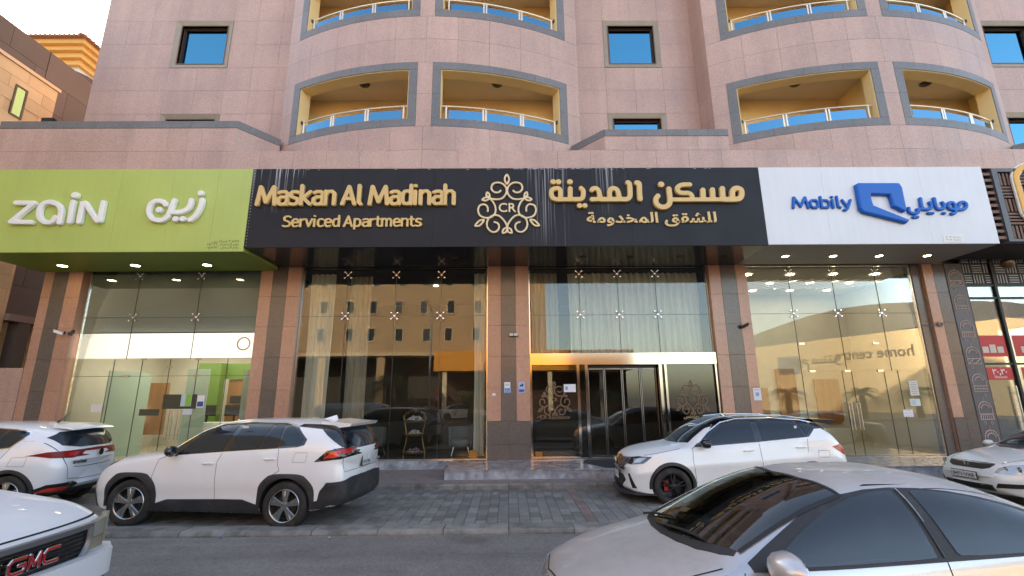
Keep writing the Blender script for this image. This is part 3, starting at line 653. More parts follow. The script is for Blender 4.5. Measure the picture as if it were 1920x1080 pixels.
# curtains
def curtain(nm, x0, x1, z0, z1, y, m, amp=.05, per=.16, label=''):
    n = int((x1-x0)/per*8); mb = MB(); v = []; rr = random.Random(int(x0*10)); ph = [rr.uniform(-.5, .5) for _ in range(n+1)]
    rows = 6
    for j in range(rows+1):
        z = z0+(z1-z0)*j/rows
        for i in range(n+1):
            x = x0+(x1-x0)*i/n; a = 2*math.pi*i/8+ph[i//8*8 if i//8*8 < n else n]*1.2
            v.append((x+.02*math.sin(j*.7+i*.3), y+amp*math.sin(a)*(1+.2*math.sin(j+i*.11)), z))
    f = [(j*(n+1)+i, j*(n+1)+i+1, (j+1)*(n+1)+i+1, (j+1)*(n+1)+i) for j in range(rows) for i in range(n)]
    mb.add(v, f); o = mb.build(nm, m, smooth=80)
    tag(o, label, 'curtain'); return o
curtain('curtain', -6.05, -5.35, .4, 5.8, 14.2, M['curtainw'], label='grey curtain at the left edge of the tall lobby window')
curtain('curtain', -4.95, -4.3, .4, 5.8, 14.55, M['curtain'], label='narrow grey curtain hanging between the left edge and the flower trolley')
curtain('curtain', -1.02, -.68, .4, 5.8, 14.2, M['curtainw'], .04, label='narrow pale curtain beside the middle pillar in the lobby window')
curtain('curtain', .72, 1.55, 3.2, 5.8, 14.2, M['curtain'], .05, label='brown grey curtain above the left sidelight of the entrance')
curtain('curtain', 1.9, 5.95, 3.2, 5.8, 14.25, M['curtainw'], .06, .2, label='wide pleated grey curtain above the entrance doors')
# armchairs
def armchair(x, y, rz, label):
    t = thing('armchair', label, 'armchair', (x, y, .352), rz, 'armchairs in the lobby window')
    gm = M.setdefault('armchair', mat('grey_velvet', (.15,.16,.17), .8, var=.1))
    mb = MB()
    prof = []
    for i in range(15):
        a = R(-20)+R(220)*i/14; prof.append((math.cos(a)*.36, math.sin(a)*.33))
    v = []; f = []
    for (px, py) in prof: v += [(px, py, .30), (px*1.04, py*1.04, .80), (px*.86, py*.86, .82), (px*.82, py*.82, .30)]
    for i in range(14):
        for k in range(4): f.append((4*i+k, 4*i+4+k, 4*i+4+(k+1) % 4, 4*i+(k+1) % 4))
    f += [(0,1,2,3), (59,58,57,56)]
    mb.add(v, f).build('backrest', gm, t, smooth=50)
    MB().lathe([(0,.26),(.29,.26),(.31,.30),(.31,.42),(.26,.46),(0,.47)], 'Z', (0,-.02,0), 20).build('seat', gm, t, smooth=60)
    for sx in (-1, 1):
        for sy in (-1, 1): MB().tube([(sx*.2, sy*.18, .28), (sx*.27, sy*.25, 0)], [.014, .009], 6).build('leg', M['steel'], t, smooth=True)
armchair(-1.45, 14.9, R(8), 'grey rounded armchair right of the gold flower trolley')
armchair(-4.1, 15.0, R(-12), 'grey rounded armchair left of the gold flower trolley')
armchair(-.95, 15.9, R(20), 'grey armchair behind the one beside the trolley')
# flower trolley
M['gold'] = mat('gold_metal', (.62,.47,.22), .3, metal=1)
M['petal'] = mat('pale_flowers', (.66,.60,.66), .8, var=.3, vscale=30)
M['petalp'] = mat('lilac_flowers', (.40,.28,.40), .8, var=.3, vscale=30)
T = thing('flower_trolley', 'gold three tier trolley heaped with pale flowers behind the lobby glass', 'trolley', (-2.72, 14.25, .352))
for z, rx in ((.12, .30), (.62, .27), (1.0, .30)):
    MB().lathe([(0,0),(rx,0),(rx+.02,.05),(rx-.01,.05),(rx-.02,.02),(0,.02)], 'Z', (0,0,z), 20).build('shelf', M['gold'], T, smooth=True)
for s in (-1, 1): MB().tube([(s*.30,0,0),(s*.31,0,.15),(s*.25,0,.4),(s*.22,0,.62),(s*.27,0,.85),(s*.31,0,1.05),(s*.34,0,1.15)], .014, 6).build('side_frame', M['gold'], T, smooth=True)
orn = MB()
for i in range(16):
    a = math.pi*i/15; cx_, cz_ = math.cos(a)*.33, 1.1+math.sin(a)*.22
    for k in range(2): orn.lathe([(0,-.03),(.028,0),(0,.03)], 'Z', (cx_+rr.uniform(-.03,.03), rr.uniform(-.03,.03), cz_+rr.uniform(-.03,.04)), 6)
orn.build('ornament_crest', M['gold'], T)
for z, n_, sx in ((.65, 40, .2), (1.04, 70, .24), (.15, 30, .22)):
    mb = MB()
    for k in range(n_):
        a = rr.uniform(0, 6.28); q = rr.random()**.5*sx; h = (1-(q/sx)**2)*.13*rr.uniform(.4, 1)
        mb.lathe([(0,-.02),(.03,-.01),(.035,.012),(.012,.022),(0,.012)], 'Z', (q*math.cos(a), q*math.sin(a)*.7, z+h), 6)
    mb.build('flowers', M['petal'] if z != .15 else M['petalp'], T, smooth=True)
bx = thing('orange_box', 'small orange box on the lobby floor left of the middle pillar', 'box', (-.98, 13.98, .352))
om = mat('orange_card', (.75,.28,.03), .5)
MB().box(-.09, .09, -.07, .07, 0, .15).build('base', om, bx); MB().box(-.1, .1, -.08, .08, .155, .22).build('lid', om, bx)
bx2 = thing('orange_box', 'small orange box on the floor inside the left entrance sidelight', 'box', (.86, 13.95, .352))
MB().box(-.09, .09, -.06, .06, 0, .12).build('base', om, bx2); MB().box(-.1, .1, -.07, .07, .125, .17).build('lid', om, bx2)
# door pull handles
def pulls(x, z0, z1, y, par):
    for dx in (-.16, -.07, .07, .16):
        mb = MB().tube([(x+dx, y-.06, z0), (x+dx, y-.06, z1)], .014, 8)
        for z in (z0+.12, z1-.12): mb.tube([(x+dx, y-.06, z), (x+dx, y, z)], .01, 6)
        mb.build('pull_handle', M['steel'], par, smooth=True)
pulls(9.87, 1.05, 1.80, YG, fd); pulls(-9.35, .95, 1.75, YG, fa)
# notices on glass and pillars
def notice(nm, x, z, w, h, y, label, bg=(.8,.8,.8), parts=(), cat='notice'):
    t = thing(nm, label, cat, (x, y, z))
    MB().box(-w/2, w/2, -.004, 0, -h/2, h/2).build('sheet', mat('paper', bg, .6), t)
    for (px, pz, pw, ph, c) in parts:
        MB().box(px-pw/2, px+pw/2, -.0065, -.0045, pz-ph/2, pz+ph/2).build('print', mat('ink', c, .6), t)
    return t
lines = lambda n, w, h, c=(.25,.25,.28): [(0, h*.36-i*h*.72/max(1, n-1), w*(.75 if i % 2 else .6), h*.035, c) for i in range(n)]
notice('paper_notice', -11.62, 1.82, .30, .22, YG-.005, 'blank white paper taped low on the left shop window', (.75,.72,.72))
notice('poster', -9.13, 2.02, .30, .34, YG-.005, 'blue and green poster on the left shop door', (.50,.62,.68), [(.06, .0, .16, .33, (.25,.50,.08))])
notice('poster', -9.05, 1.70, .26, .16, YG-.005, 'pale paper below the blue and green poster', (.62,.68,.72))
notice('poster', -8.72, 1.98, .20, .34, YG-.005, 'white poster with dark blue block on the left shop door', (.8,.8,.82), [(0, -.07, .17, .14, (.04,.08,.30))])
notice('paper_notice', 11.72, 2.20, .26, .42, YG-.005, 'tall paper notice highest of three on the right shop window', (.68,.62,.54), lines(7, .26, .42))
notice('paper_notice', 11.68, 1.80, .30, .20, YG-.005, 'pale blue paper in the middle of three on the right shop window', (.62,.66,.62), [(-.05, 0, .12, .14, (.45,.55,.55))])
notice('paper_notice', 11.42, 1.50, .28, .20, YG-.005, 'white paper lowest of three on the right shop window', (.78,.72,.76), lines(3, .28, .2))
nb = notice('pillar_notice', 7.08, 2.06, .22, .34, YF-.008, 'white notice on the pillar left of the right shop', (.74,.74,.78), [(0, .0, .10, .10, (.3,.35,.5)), (0, .12, .16, .02, (.4,.4,.45))])
nw = notice('access_sign', -.02, 2.30, .17, .30, YF-.008, 'white and blue wheelchair sign on the middle pillar', (.75,.77,.80), [(0, -.08, .14, .13, (.02,.22,.62)), (0, .09, .12, .015, (.35,.35,.4)), (0, .06, .12, .015, (.35,.35,.4))])
def txt(body, size, par, loc, m, ext=.002, bold=0, sx=1, align='CENTER', name='lettering', rz=0, keep=False, bev=0, lift=0):
    c = bpy.data.curves.new(name, 'FONT'); c.body = body; c.size = size; c.extrude = ext; c.offset = bold; c.align_x = align; c.resolution_u = 3
    if bev: c.bevel_depth = bev; c.bevel_resolution = 1
    o = bpy.data.objects.new('tmp', c); COL.objects.link(o); bpy.context.view_layer.update()
    me = bpy.data.meshes.new_from_object(o.evaluated_get(bpy.context.evaluated_depsgraph_get()))
    bpy.data.objects.remove(o); bpy.data.curves.remove(c)
    me.transform(Matrix.Rotation(R(90), 4, 'X') @ Matrix.Diagonal((sx, 1, 1, 1))); me.materials.clear(); me.materials.append(m)
    q = bpy.data.objects.new(name, me); q.location = loc; q.rotation_euler = (0, 0, rz); return link(q, par)
blue = mat('sign_blue', (.02,.20,.60), .4)
whitem = mat('print_white', (.8,.8,.8), .5)
# wheelchair pictogram
pg = MB(); pg.tube([(-.01,-.009,-.045),(-.01,-.009,-.085),(.02,-.009,-.085),(.035,-.009,-.12)], .006, 6); pg.lathe([(0,-.002),(.012,-.002),(.012,.002),(0,.002)], 'Y', (-.01,-.009,-.03), 10)
pg.tube([(-.012+.035*math.cos(a), -.009, -.10+.03*math.sin(a)) for a in [R(100+i*25) for i in range(11)]], .004, 5); pg.build('pictogram', whitem, nw)
nc = notice('camera_notice', .385, 2.30, .18, .30, YF-.008, 'blue camera surveillance sign on the middle pillar', (.42,.50,.72), [(0, -.09, .15, .07, (.03,.08,.40)), (.0, .05, .10, .05, (.03,.05,.2)), (.03, .09, .05, .03, (.03,.05,.2))])
notice('small_label', -.40, 2.11, .10, .07, YF-.008, 'tiny white label on the left edge of the middle pillar', (.75,.72,.70))
ng = notice('hotel_notice', 1.76, 2.27, .34, .22, YG-.105, 'white notice with small blue mark on the left entrance sidelight', (.78,.77,.80), [(-.09, 0, .07, .09, (.2,.35,.7))])
# ---------------------------------------------------------------- emblem and stroke lettering
def catmull(P, n=6):
    if len(P) < 3: return P
    out = []
    closed = (Vector(P[0])-Vector(P[-1])).length < 1e-6
    for i in range(len(P)-1):
        p0 = P[i-1] if i > 0 else (P[-2] if closed else P[0]); p1 = P[i]; p2 = P[i+1]; p3 = P[i+2] if i+2 < len(P) else (P[1] if closed else P[-1])
        for k in range(n):
            t = k/n
            out.append(tuple(.5*((2*p1[a])+(-p0[a]+p2[a])*t+(2*p0[a]-5*p1[a]+4*p2[a]-p3[a])*t*t+(-p0[a]+3*p1[a]-3*p2[a]+p3[a])*t**3) for a in (0, 1)))
    return out+[P[-1]]
def sdf_mesh(items, h, depth, bevel, name, scale=1.0, rmul=1.0):
    """round-ended strokes and filled outlines -> one solid raised shape (front towards -Y)"""
    segs = []; polys = []
    for k, P, r in items:
        P = [(x*scale, z*scale) for x, z in P]; r = r*scale*rmul
        if k == 'p': polys.append((P, r)); continue
        if k == 'c': P = catmull(P)
        for a, b in zip(P, P[1:]): segs.append((a, b, r))
    xs = [p[0] for s in segs for p in s[:2]]+[p[0] for q in polys for p in q[0]]; zs = [p[1] for s in segs for p in s[:2]]+[p[1] for q in polys for p in q[0]]
    rm_ = max([s[2] for s in segs]+[q[1] for q in polys]); x0, x1, z0, z1 = min(xs)-rm_-2*h, max(xs)+rm_+2*h, min(zs)-rm_-2*h, max(zs)+rm_+2*h
    nx, nz = int((x1-x0)/h)+2, int((z1-z0)/h)+2
    import numpy as np
    GX, GZ = np.meshgrid(x0+h*np.arange(nx), z0+h*np.arange(nz)); D = np.full(GX.shape, 9.)
    def segd(a, b):
        ax, az = a; dx, dz = b[0]-ax, b[1]-az; L = dx*dx+dz*dz+1e-12
        t = np.clip(((GX-ax)*dx+(GZ-az)*dz)/L, 0, 1); return np.hypot(GX-ax-t*dx, GZ-az-t*dz)
    for a, b, r in segs: D = np.minimum(D, segd(a, b)-r)
    for P, r in polys:
        d = np.full(GX.shape, 9.); ins = np.zeros(GX.shape, bool)
        for a, b in zip(P, P[1:]+P[:1]):
            d = np.minimum(d, segd(a, b)); cond = ((a[1] > GZ) != (b[1] > GZ))
            with np.errstate(divide='ignore', invalid='ignore'): xi = (b[0]-a[0])*(GZ-a[1])/(b[1]-a[1]+1e-15)+a[0]
            ins ^= cond & (GX < xi)
        D = np.minimum(D, np.where(ins, -d, d)-r)
    V = []; F = []; vid = {}
    def yh(d):
        t = min(max(-d, 0), bevel)/bevel if bevel > 0 else 1
        return -(depth-bevel*(1-math.sqrt(max(0, 1-(1-t)**2))))
    def vert(key, x, z, d):
        if key not in vid: vid[key] = len(V); V.append((x, yh(d), z))
        return vid[key]
    back = {}
    def bvert(i):
        if i not in back: back[i] = len(V); V.append((V[i][0], 0, V[i][2]))
        return back[i]
    neg = D < 0
    act = neg[:-1, :-1] | neg[1:, :-1] | neg[:-1, 1:] | neg[1:, 1:]
    for j, i in zip(*np.nonzero(act)):
        j = int(j); i = int(i); cs = [(i, j), (i+1, j), (i+1, j+1), (i, j+1)]; ring = []
        for k in range(4):
            a, b = cs[k], cs[(k+1) % 4]; da, db = float(D[a[1], a[0]]), float(D[b[1], b[0]])
            if da < 0: ring.append((vert(('g',)+a, x0+h*a[0], z0+h*a[1], da), 0))
            if (da < 0) != (db < 0):
                t = da/(da-db); e = ('e',)+tuple(sorted((a, b))); ring.append((vert(e, x0+h*(a[0]+t*(b[0]-a[0])), z0+h*(a[1]+t*(b[1]-a[1])), 0), 1))
        if len(ring) >= 3:
            F.append(tuple(q[0] for q in ring))
            n = len(ring)
            for k in range(n):
                if ring[k][1] and ring[(k+1) % n][1]:
                    p, q = ring[k][0], ring[(k+1) % n][0]; F.append((q, p, bvert(p), bvert(q)))
    mb = MB(); mb.add(V, F); return mb.mesh(name, 50, fix=False)
emb_s = .56
for X, Z in ((1.33, 1.98), (5.27, 1.98)):
    me = sdf_mesh(ST_EMB, .012, .004, .001, 'emblem_decal', emb_s, 1.15); me.materials.append(M.setdefault('decalbrown', mat('decal_brown', (.16,.09,.045), .5)))
    obj('emblem_decal', me, None, portal, (X, YG-.004, Z))
    txt('CR', .13, portal, (X, YG-.004, Z-.07), M['decalbrown'], .002, .004, name='lettering')
txt('CR Residence', .15, portal, (1.33, YG-.004, 1.42), M['decalbrown'], .002, .003)
txt('\uFEB2\uFEE7\uFEA9\uFEB0\uFEF3\uFEAD', .14, portal, (5.20, YG-.004, 1.42), mat('decal_gold', (.45,.33,.18), .5), .002, .002)

def area(name, x, y, z, sx, sy, e, col):
    l = bpy.data.lights.new(name, 'AREA'); l.shape = 'RECTANGLE'; l.size = sx; l.size_y = sy; l.energy = e; l.color = col
    o = bpy.data.objects.new(name, l); o.location = (x, y, z); COL.objects.link(o)
# the lit ceiling lamps of the two shops
area('shop_ceiling_lamps', -10.0, 16.2, 3.85, 5, 3, 34, (1,.97,.92)); area('shop_ceiling_lamps', 9.9, 16.0, 5.75, 5, 3, 10, (1,.92,.80))
area('lobby_fill_light', -1, 15.2, 5.78, 10, 1.2, 2.5, (1,.80,.58))  # unseen fill light, added to brighten the lobby curtains
# ------------------------------------------------------------------ fascia signs
YS = 11.70
def drip_mat(name, col, drips, rough):
    m = mat(name, col, rough, var=.05, vscale=.8, rvar=.06); n = m.node_tree.nodes; l = m.node_tree.links; b = n['Principled BSDF']
    src = b.inputs['Base Color'].links[0].from_socket
    geo = n.new('ShaderNodeNewGeometry'); sep = n.new('ShaderNodeSeparateXYZ'); l.new(geo.outputs['Position'], sep.inputs[0])
    def math_(op, a, c, d=None, clamp=False):
        q = n.new('ShaderNodeMath'); q.operation = op; q.use_clamp = clamp
        for i, v in enumerate((a, c, d)):
            if v is None: continue
            if isinstance(v, (int, float)): q.inputs[i].default_value = v
            else: l.new(v, q.inputs[i])
        return q.outputs[0]
    mp = n.new('ShaderNodeMapping'); mp.inputs['Scale'].default_value = (26, 1, .35); l.new(geo.outputs['Position'], mp.inputs['Vector'])
    no = n.new('ShaderNodeTexNoise'); no.inputs['Scale'].default_value = 1; no.inputs['Detail'].default_value = 3; l.new(mp.outputs[0], no.inputs['Vector'])
    st = math_('MULTIPLY', math_('SUBTRACT', no.outputs[0], .54), 9, clamp=True)
    tot = None
    for (xc, w, zlen, k) in drips:
        d = math_('ABSOLUTE', math_('SUBTRACT', sep.outputs[0], xc), None); a = math_('SUBTRACT', 1, math_('DIVIDE', d, w), clamp=True)
        v = math_('DIVIDE', math_('SUBTRACT', sep.outputs[2], 8.1-zlen), zlen, clamp=True)
        t = math_('MULTIPLY', math_('MULTIPLY', a, v), k); tot = t if tot is None else math_('ADD', tot, t)
    # dotted residue along the top edge
    f = math_('MULTIPLY', st, tot, clamp=True)
    mx = n.new('ShaderNodeMix'); mx.data_type = 'RGBA'; l.new(f, mx.inputs[0]); l.new(src, mx.inputs[6]); mx.inputs[7].default_value = (.42,.42,.45,1)
    l.new(mx.outputs[2], b.inputs['Base Color']); return m
M['signgreen'] = mat('sign_green', (.46,.57,.15), .38, var=.06, vscale=.6, rvar=.06, streak=.02)
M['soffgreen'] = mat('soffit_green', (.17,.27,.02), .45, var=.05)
M['signblack'] = drip_mat('sign_black', (.020,.021,.027), [(-6.3, .75, 1.3, 1.2), (.95, .55, 2.4, 1.1), (1.45, .25, 2.6, 1.0), (2.75, .5, 1.4, .8), (-5.9, .5, .3, 1.5)], .5)
M['signblack'].node_tree.nodes['Principled BSDF'].inputs['Specular IOR Level'].default_value = .22
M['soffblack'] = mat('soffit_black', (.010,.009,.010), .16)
M['signwhite'] = mat('sign_white', (.70,.715,.75), .35, var=.03, vscale=.7, streak=.025, rvar=.05)
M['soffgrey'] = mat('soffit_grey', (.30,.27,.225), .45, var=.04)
M['goldletter'] = mat('gold_acrylic', (.70,.47,.18), .32, var=.04, vscale=2)
M['goldside'] = mat('gold_return', (.42,.24,.06), .4)
M['letterwhite'] = mat('letter_white', (.90,.90,.88), .35, var=.03)
M['mobblue'] = mat('letter_blue', (.001,.13,.52), .35, spec=.3)
lit = mat('downlight_glow', (1,1,1), .5, emit=(1,.86,.66), es=9)
def sign_box(label, x0, x1, z0, seams, face, soff, group='fascia sign boxes over the shops'):
    t = thing('fascia_sign', label, 'sign', ((x0+x1)/2, 11.7, z0)); t['group'] = group
    cx_ = (x0+x1)/2
    bd = MB().box(x0-cx_+.004, x1-cx_-.004, .02, 1.88, .012, 8.09-z0).build('box_body', face, t)
    xs = [x0]+seams+[x1]
    for a, b in zip(xs, xs[1:]): MB().box(a-cx_+.0018, b-cx_-.0018, 0, .017, 0, 8.10-z0).build('face_panel', face, t)
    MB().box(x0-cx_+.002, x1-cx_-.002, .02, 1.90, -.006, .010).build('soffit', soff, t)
    return t, cx_
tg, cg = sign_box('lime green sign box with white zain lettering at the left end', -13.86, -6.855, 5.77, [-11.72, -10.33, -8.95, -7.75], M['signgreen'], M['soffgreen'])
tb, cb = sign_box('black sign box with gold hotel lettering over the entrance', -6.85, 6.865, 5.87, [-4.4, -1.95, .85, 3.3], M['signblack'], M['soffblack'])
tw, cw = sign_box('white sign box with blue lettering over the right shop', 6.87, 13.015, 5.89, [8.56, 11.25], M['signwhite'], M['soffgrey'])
def downlight(par, cx_, x, y, z, r, m):
    o = MB().lathe([(r, 0), (r+.02, -.004), (r+.02, -.012), (r, -.014), (r, -.006)], 'Z', (0,0,0), 20).build('downlight', M['white'] if m is lit else M['black'], par, loc=(x-cx_, y-11.7, -.004), smooth=True)
    MB().lathe([(0, 0), (r, 0), (r, -.01), (0, -.01)], 'Z', (0,0,0), 20).build('lamp', m, o)
for x in (-12.62, -10.57, -8.54): downlight(tg, cg, x, 12.93, 0, .11, lit)
for x in (7.92, 9.29, 10.61, 11.99): downlight(tw, cw, x, 12.75, 0, .085, lit)
for x in (2.137, 3.473, 4.886, 6.154, -1.5, -3.0, -4.6): downlight(tb, cb, x, 12.69, 0, .08, M['black'])
def letters(items, par, cx_, z0, m, h, depth, bev, name='lettering', asp=1.0, rm=1.0):
    me = sdf_mesh([(k, [(x, z*asp) for x, z in P], r) for k, P, r in items], h, depth, bev, name, 1.0, rm); me.materials.append(m)
    if asp != 1: me.transform(Matrix.Diagonal((1, 1, 1/asp, 1)))
    o = obj(name, me, None, par, (-cx_, -.012, -z0)); return o
# every glyph a raised letter of its own
for it in (ST_ZAIN[0:1], ST_ZAIN[1:2], ST_ZAIN[2:4], ST_ZAIN[4:5]): letters(it, tg, cg, 5.77, M['letterwhite'], .012, .10, .014, 'letter')
for it in (ST_ZAINAR[0:2], ST_ZAINAR[2:4]+ST_ZAINAR[4:7]): letters(it, tg, cg, 5.77, M['letterwhite'], .012, .10, .014, 'letter')
letters(ST_AR1, tb, cb, 5.87, M['goldletter'], .012, .09, .012, 'arabic_word', rm=1.05)
letters(ST_AR2, tb, cb, 5.87, M['goldletter'], .012, .09, .012, 'arabic_word', rm=1.05)
letters(ST_MOB, tw, cw, 5.89, M['mobblue'], .010, .06, .028, 'arabic_word')
letters(ST_LOGO, tw, cw, 5.89, M['mobblue'], .012, .11, .055, 'logo')
me = sdf_mesh(ST_EMB, .010, .045, .008, 'emblem'); me.materials.append(mat('pale_gold', (.80,.62,.38), .3)); obj('emblem', me, None, tb, (-cb, -.012, 7.0-5.87+.045))
# latin lettering as strokes: (x advance units, height 1 = cap height)
SF = {}
def S_(ch, w, *st): SF[ch] = (w, st)
S_('M', .86, [(.0,0),(.10,.98)], [(.10,.98),(.40,.12)], [(.40,.12),(.70,.98)], [(.70,.98),(.80,0)])
S_('a', .50, [(.06,.64),(.16,.70),(.34,.70),(.44,.60),(.44,.0)], [(.44,.40),(.16,.40),(.04,.30),(.04,.10),(.14,.0),(.30,.0),(.44,.10)])
S_('s', .46, [(.40,.66),(.28,.70),(.14,.70),(.04,.60),(.06,.44),(.20,.37),(.34,.31),(.40,.22),(.36,.06),(.26,.0),(.12,.0),(.0,.04)])
S_('k', .50, [(.02,0),(.02,1.04)], [(.42,.70),(.10,.36),(.44,0)])
S_('n', .52, [(.02,0),(.02,.72)], [(.02,.56),(.14,.70),(.30,.72),(.42,.60),(.42,0)])
S_('A', .66, [(.0,0),(.28,.98),(.56,0)], [(.12,.30),(.44,.30)])
S_('l', .26, [(.04,1.04),(.04,.10),(.14,.0)])
S_('d', .52, [(.42,0),(.42,1.04)], [(.42,.62),(.30,.72),(.14,.70),(.03,.54),(.03,.20),(.12,.02),(.28,.0),(.42,.12)])
S_('i', .22, [(.04,0),(.04,.70)], [(.04,1.02),(.05,1.02)])
S_('h', .52, [(.02,0),(.02,1.04)], [(.02,.56),(.14,.70),(.30,.72),(.42,.60),(.42,0)])
S_('S', .56, [(.48,.92),(.34,1.0),(.16,.98),(.04,.86),(.06,.64),(.22,.54),(.38,.46),(.48,.34),(.46,.12),(.32,.0),(.14,.0),(.0,.06)])
S_('e', .52, [(.04,.38),(.44,.38),(.42,.60),(.30,.72),(.14,.70),(.03,.54),(.03,.20),(.14,.0),(.30,.0),(.42,.06)])
S_('r', .36, [(.02,0),(.02,.70)], [(.02,.50),(.14,.66),(.30,.70)])
S_('v', .50, [(.0,.70),(.20,.0),(.42,.70)])
S_('c', .46, [(.40,.66),(.28,.72),(.14,.70),(.03,.54),(.03,.20),(.14,.0),(.28,.0),(.40,.06)])
S_('p', .52, [(.02,-.26),(.02,.70)], [(.02,.58),(.14,.72),(.30,.70),(.42,.54),(.42,.20),(.30,.0),(.14,.0),(.02,.10)])
S_('t', .36, [(.12,.92),(.12,.14),(.22,.0),(.30,.0)], [(.0,.68),(.28,.68)])
S_('m', .78, [(.02,0),(.02,.72)], [(.02,.58),(.12,.70),(.24,.72),(.34,.60),(.34,0)], [(.34,.58),(.44,.70),(.56,.72),(.66,.60),(.66,0)])
S_('o', .54, [(.14,.0),(.03,.18),(.03,.54),(.14,.71),(.32,.71),(.43,.54),(.43,.18),(.32,.0),(.14,.0)])
S_('b', .54, [(.02,1.02),(.02,.0)], [(.02,.10),(.14,.0),(.32,.0),(.43,.18),(.43,.54),(.32,.70),(.14,.70),(.02,.58)])
S_('y', .50, [(.0,.70),(.21,.04)], [(.44,.70),(.20,-.12),(.08,-.26),(.02,-.26)])
S_(' ', .18)
def word(text, x0, x1, zb, cap, r, par, cx_, z0, m, h=.01, depth=.09, bev=.01, asp=1.0, name='letter'):
    gap = .05; tot = sum(SF[c][0]+gap for c in text)-.10-gap; sx = (x1-x0-2*r)/tot; x = x0+r
    for c in text:
        wd, st = SF[c]; it = []
        for s in st:
            pts = [(x+a*sx, zb+r/asp+b*(cap-2*r/asp)) for a, b in s]
            it.append(('s', pts, r))
        if it: letters(it, par, cx_, z0, m, h, depth, bev, name, asp)
        x += (wd+gap)*sx
word('Maskan Al Madinah', -6.66, -1.36, 6.99, .60, .055, tb, cb, 5.87, M['goldletter'], .010, .09, .008, 1.2)
word('Serviced Apartments', -5.90, -2.25, 6.405, .33, .029, tb, cb, 5.87, M['goldletter'], .006, .05, .004, 1.2)
word('Mobily', 7.62, 9.24, 6.87, .37, .037, tw, cw, 5.89, M['mobblue'], .009, .05, .03)
txt('CR', .36, tb, (-cb, -.014, 6.82-5.87), mat('pale_gold_text', (.80,.62,.38), .3), .02, .004)
txt('\uFE94\uFEE3\uFEED\uFEAA\uFEA8\uFEE4\uFEDF\uFE8D \uFED6\uFED8\uFEB8\uFEE0\uFEDF', .40, tb, (3.84-cb, -.014, 6.505-5.87), M['goldletter'], .025, .009, sx=1.30, name='arabic_line')
# small print and label plate
sm = mat('small_print', (.06,.09,.03), .6)
for i, s in enumerate(('\uFEE6\uFEF3\uFEAF \uFE94\uFEDB\uFEAE\uFEB7 \u0662\u0660\u0661\u0665\u0667\u0664', '\u0664\u0661\u0663\u0660\u0662\u0661 : \uFE94\uFEBC\uFEA7\uFEAE\uFEDF\uFE8D \uFEE2\uFED7\uFEAE', '\u0660\u0665\u0665\u0663\u0661\u0664 : \uFEDE\uFEA0\uFEB4\uFEDF\uFE8D \uFEE2\uFED7\uFEAE')):
    txt(s, .085, tg, (-6.98-cg, -.002, 6.02-i*.085-5.77), sm, .001, 0, sx=1.25, align='RIGHT', name='small_print')
pt = MB().box(11.53-cw, 12.06-cw, -.008, -.001, 5.92-5.89, 6.14-5.89).build('label_plate', mat('label_plate', (.78,.77,.74), .5), tw)
for i in range(2): txt('\u0667\u0660\u0660\u0661\u0662 \uFE94\uFEBC\uFEA7\uFEAD', .06, pt, (11.8-cw, -.010, .16-i*.075), mat('grey_print', (.3,.3,.3), .6), .001, sx=1.5, name='print')
# screws and flaking along the black sign edge
rv = MB(); rq = random.Random(2)
for i in range(26): rv.lathe([(0,-.006),(.011,-.003),(.011,0)], 'Y', (-6.80-cb, -.003, .06+i*.085), 6)
rv.build('edge_screws', mat('pale_screw', (.5,.5,.52), .4), tb)
fl = MB()
for i in range(80):
    x = rq.choice((rq.uniform(.2, 2.6), rq.uniform(.2, 2.6), rq.uniform(-6.5, 6.5))); w_ = rq.uniform(.01, .05); z = 2.225-rq.uniform(0, .03)
    fl.box(x-cb-w_, x-cb+w_, -.004, -.001, z-rq.uniform(.004,.012), z)
fl.build('flaked_edge', mat('flaked_white', (.5,.5,.52), .7), tb)

# ------------------------------------------------------------------ restaurant front at the right edge
M['wood'] = mat('lattice_wood', (.16,.075,.045), .5, var=.2, vscale=6, streak=.25, rnd=.12)
M['slate'] = mat('slate_frame', (.09,.09,.10), .4, var=.06)
rs = thing('lattice_sign', 'brown basket weave lattice sign box at the right edge', 'sign', (13.03, 11.80, 5.97))
MB().box(.02, 5, .32, 1.7, 0, 2.10).build('backing_box', mat('dark_backing', (.03,.015,.01), .7), rs)
MB().box(.35, .50, -.02, .26, 0, 2.12).box(.50, 5, -.02, .2, 2.02, 2.12).box(.50, 5, -.02, .2, 0, .07).build('edge_frame', M['slate'], rs)
for j in range(5):
    for i in range(4):
        x0 = .56+i*.44; z0 = .09+j*.385
        for k in range(4):
            if (i+j) % 2 == 0: MB().box(x0+.02+k*.105, x0+.075+k*.105, .04, .12, z0+.01, z0+.375).build('lattice_slat', M['wood'], rs)
            else: MB().box(x0+.01, x0+.43, .04, .12, z0+.03+k*.092, z0+.085+k*.092).build('lattice_slat', M['wood'], rs)
for j in range(11): MB().box(.03, .34, .02, .3, .08+j*.185, .16+j*.185).build('side_slat', M['wood'], rs)
ring = [('s', [(14.62+.62*math.cos(a), 7.22+(.55 if math.sin(a) > 0 else -.35)+.42*math.sin(a)) for a in [2*math.pi*i/40 for i in range(41)]], .10)]
rp = ring[0][1]
for nm, r_, dp, m_ in (('ring_edge', .115, .05, mat('ring_white', (.75,.72,.65), .4)), ('ring_face', .075, .08, mat('ring_orange', (.80,.40,.06), .4))):
    me = sdf_mesh([('s', rp, r_)], .015, dp, .01, nm); me.materials.append(m_); obj(nm, me, None, rs, (-13.03, .03, -5.97))
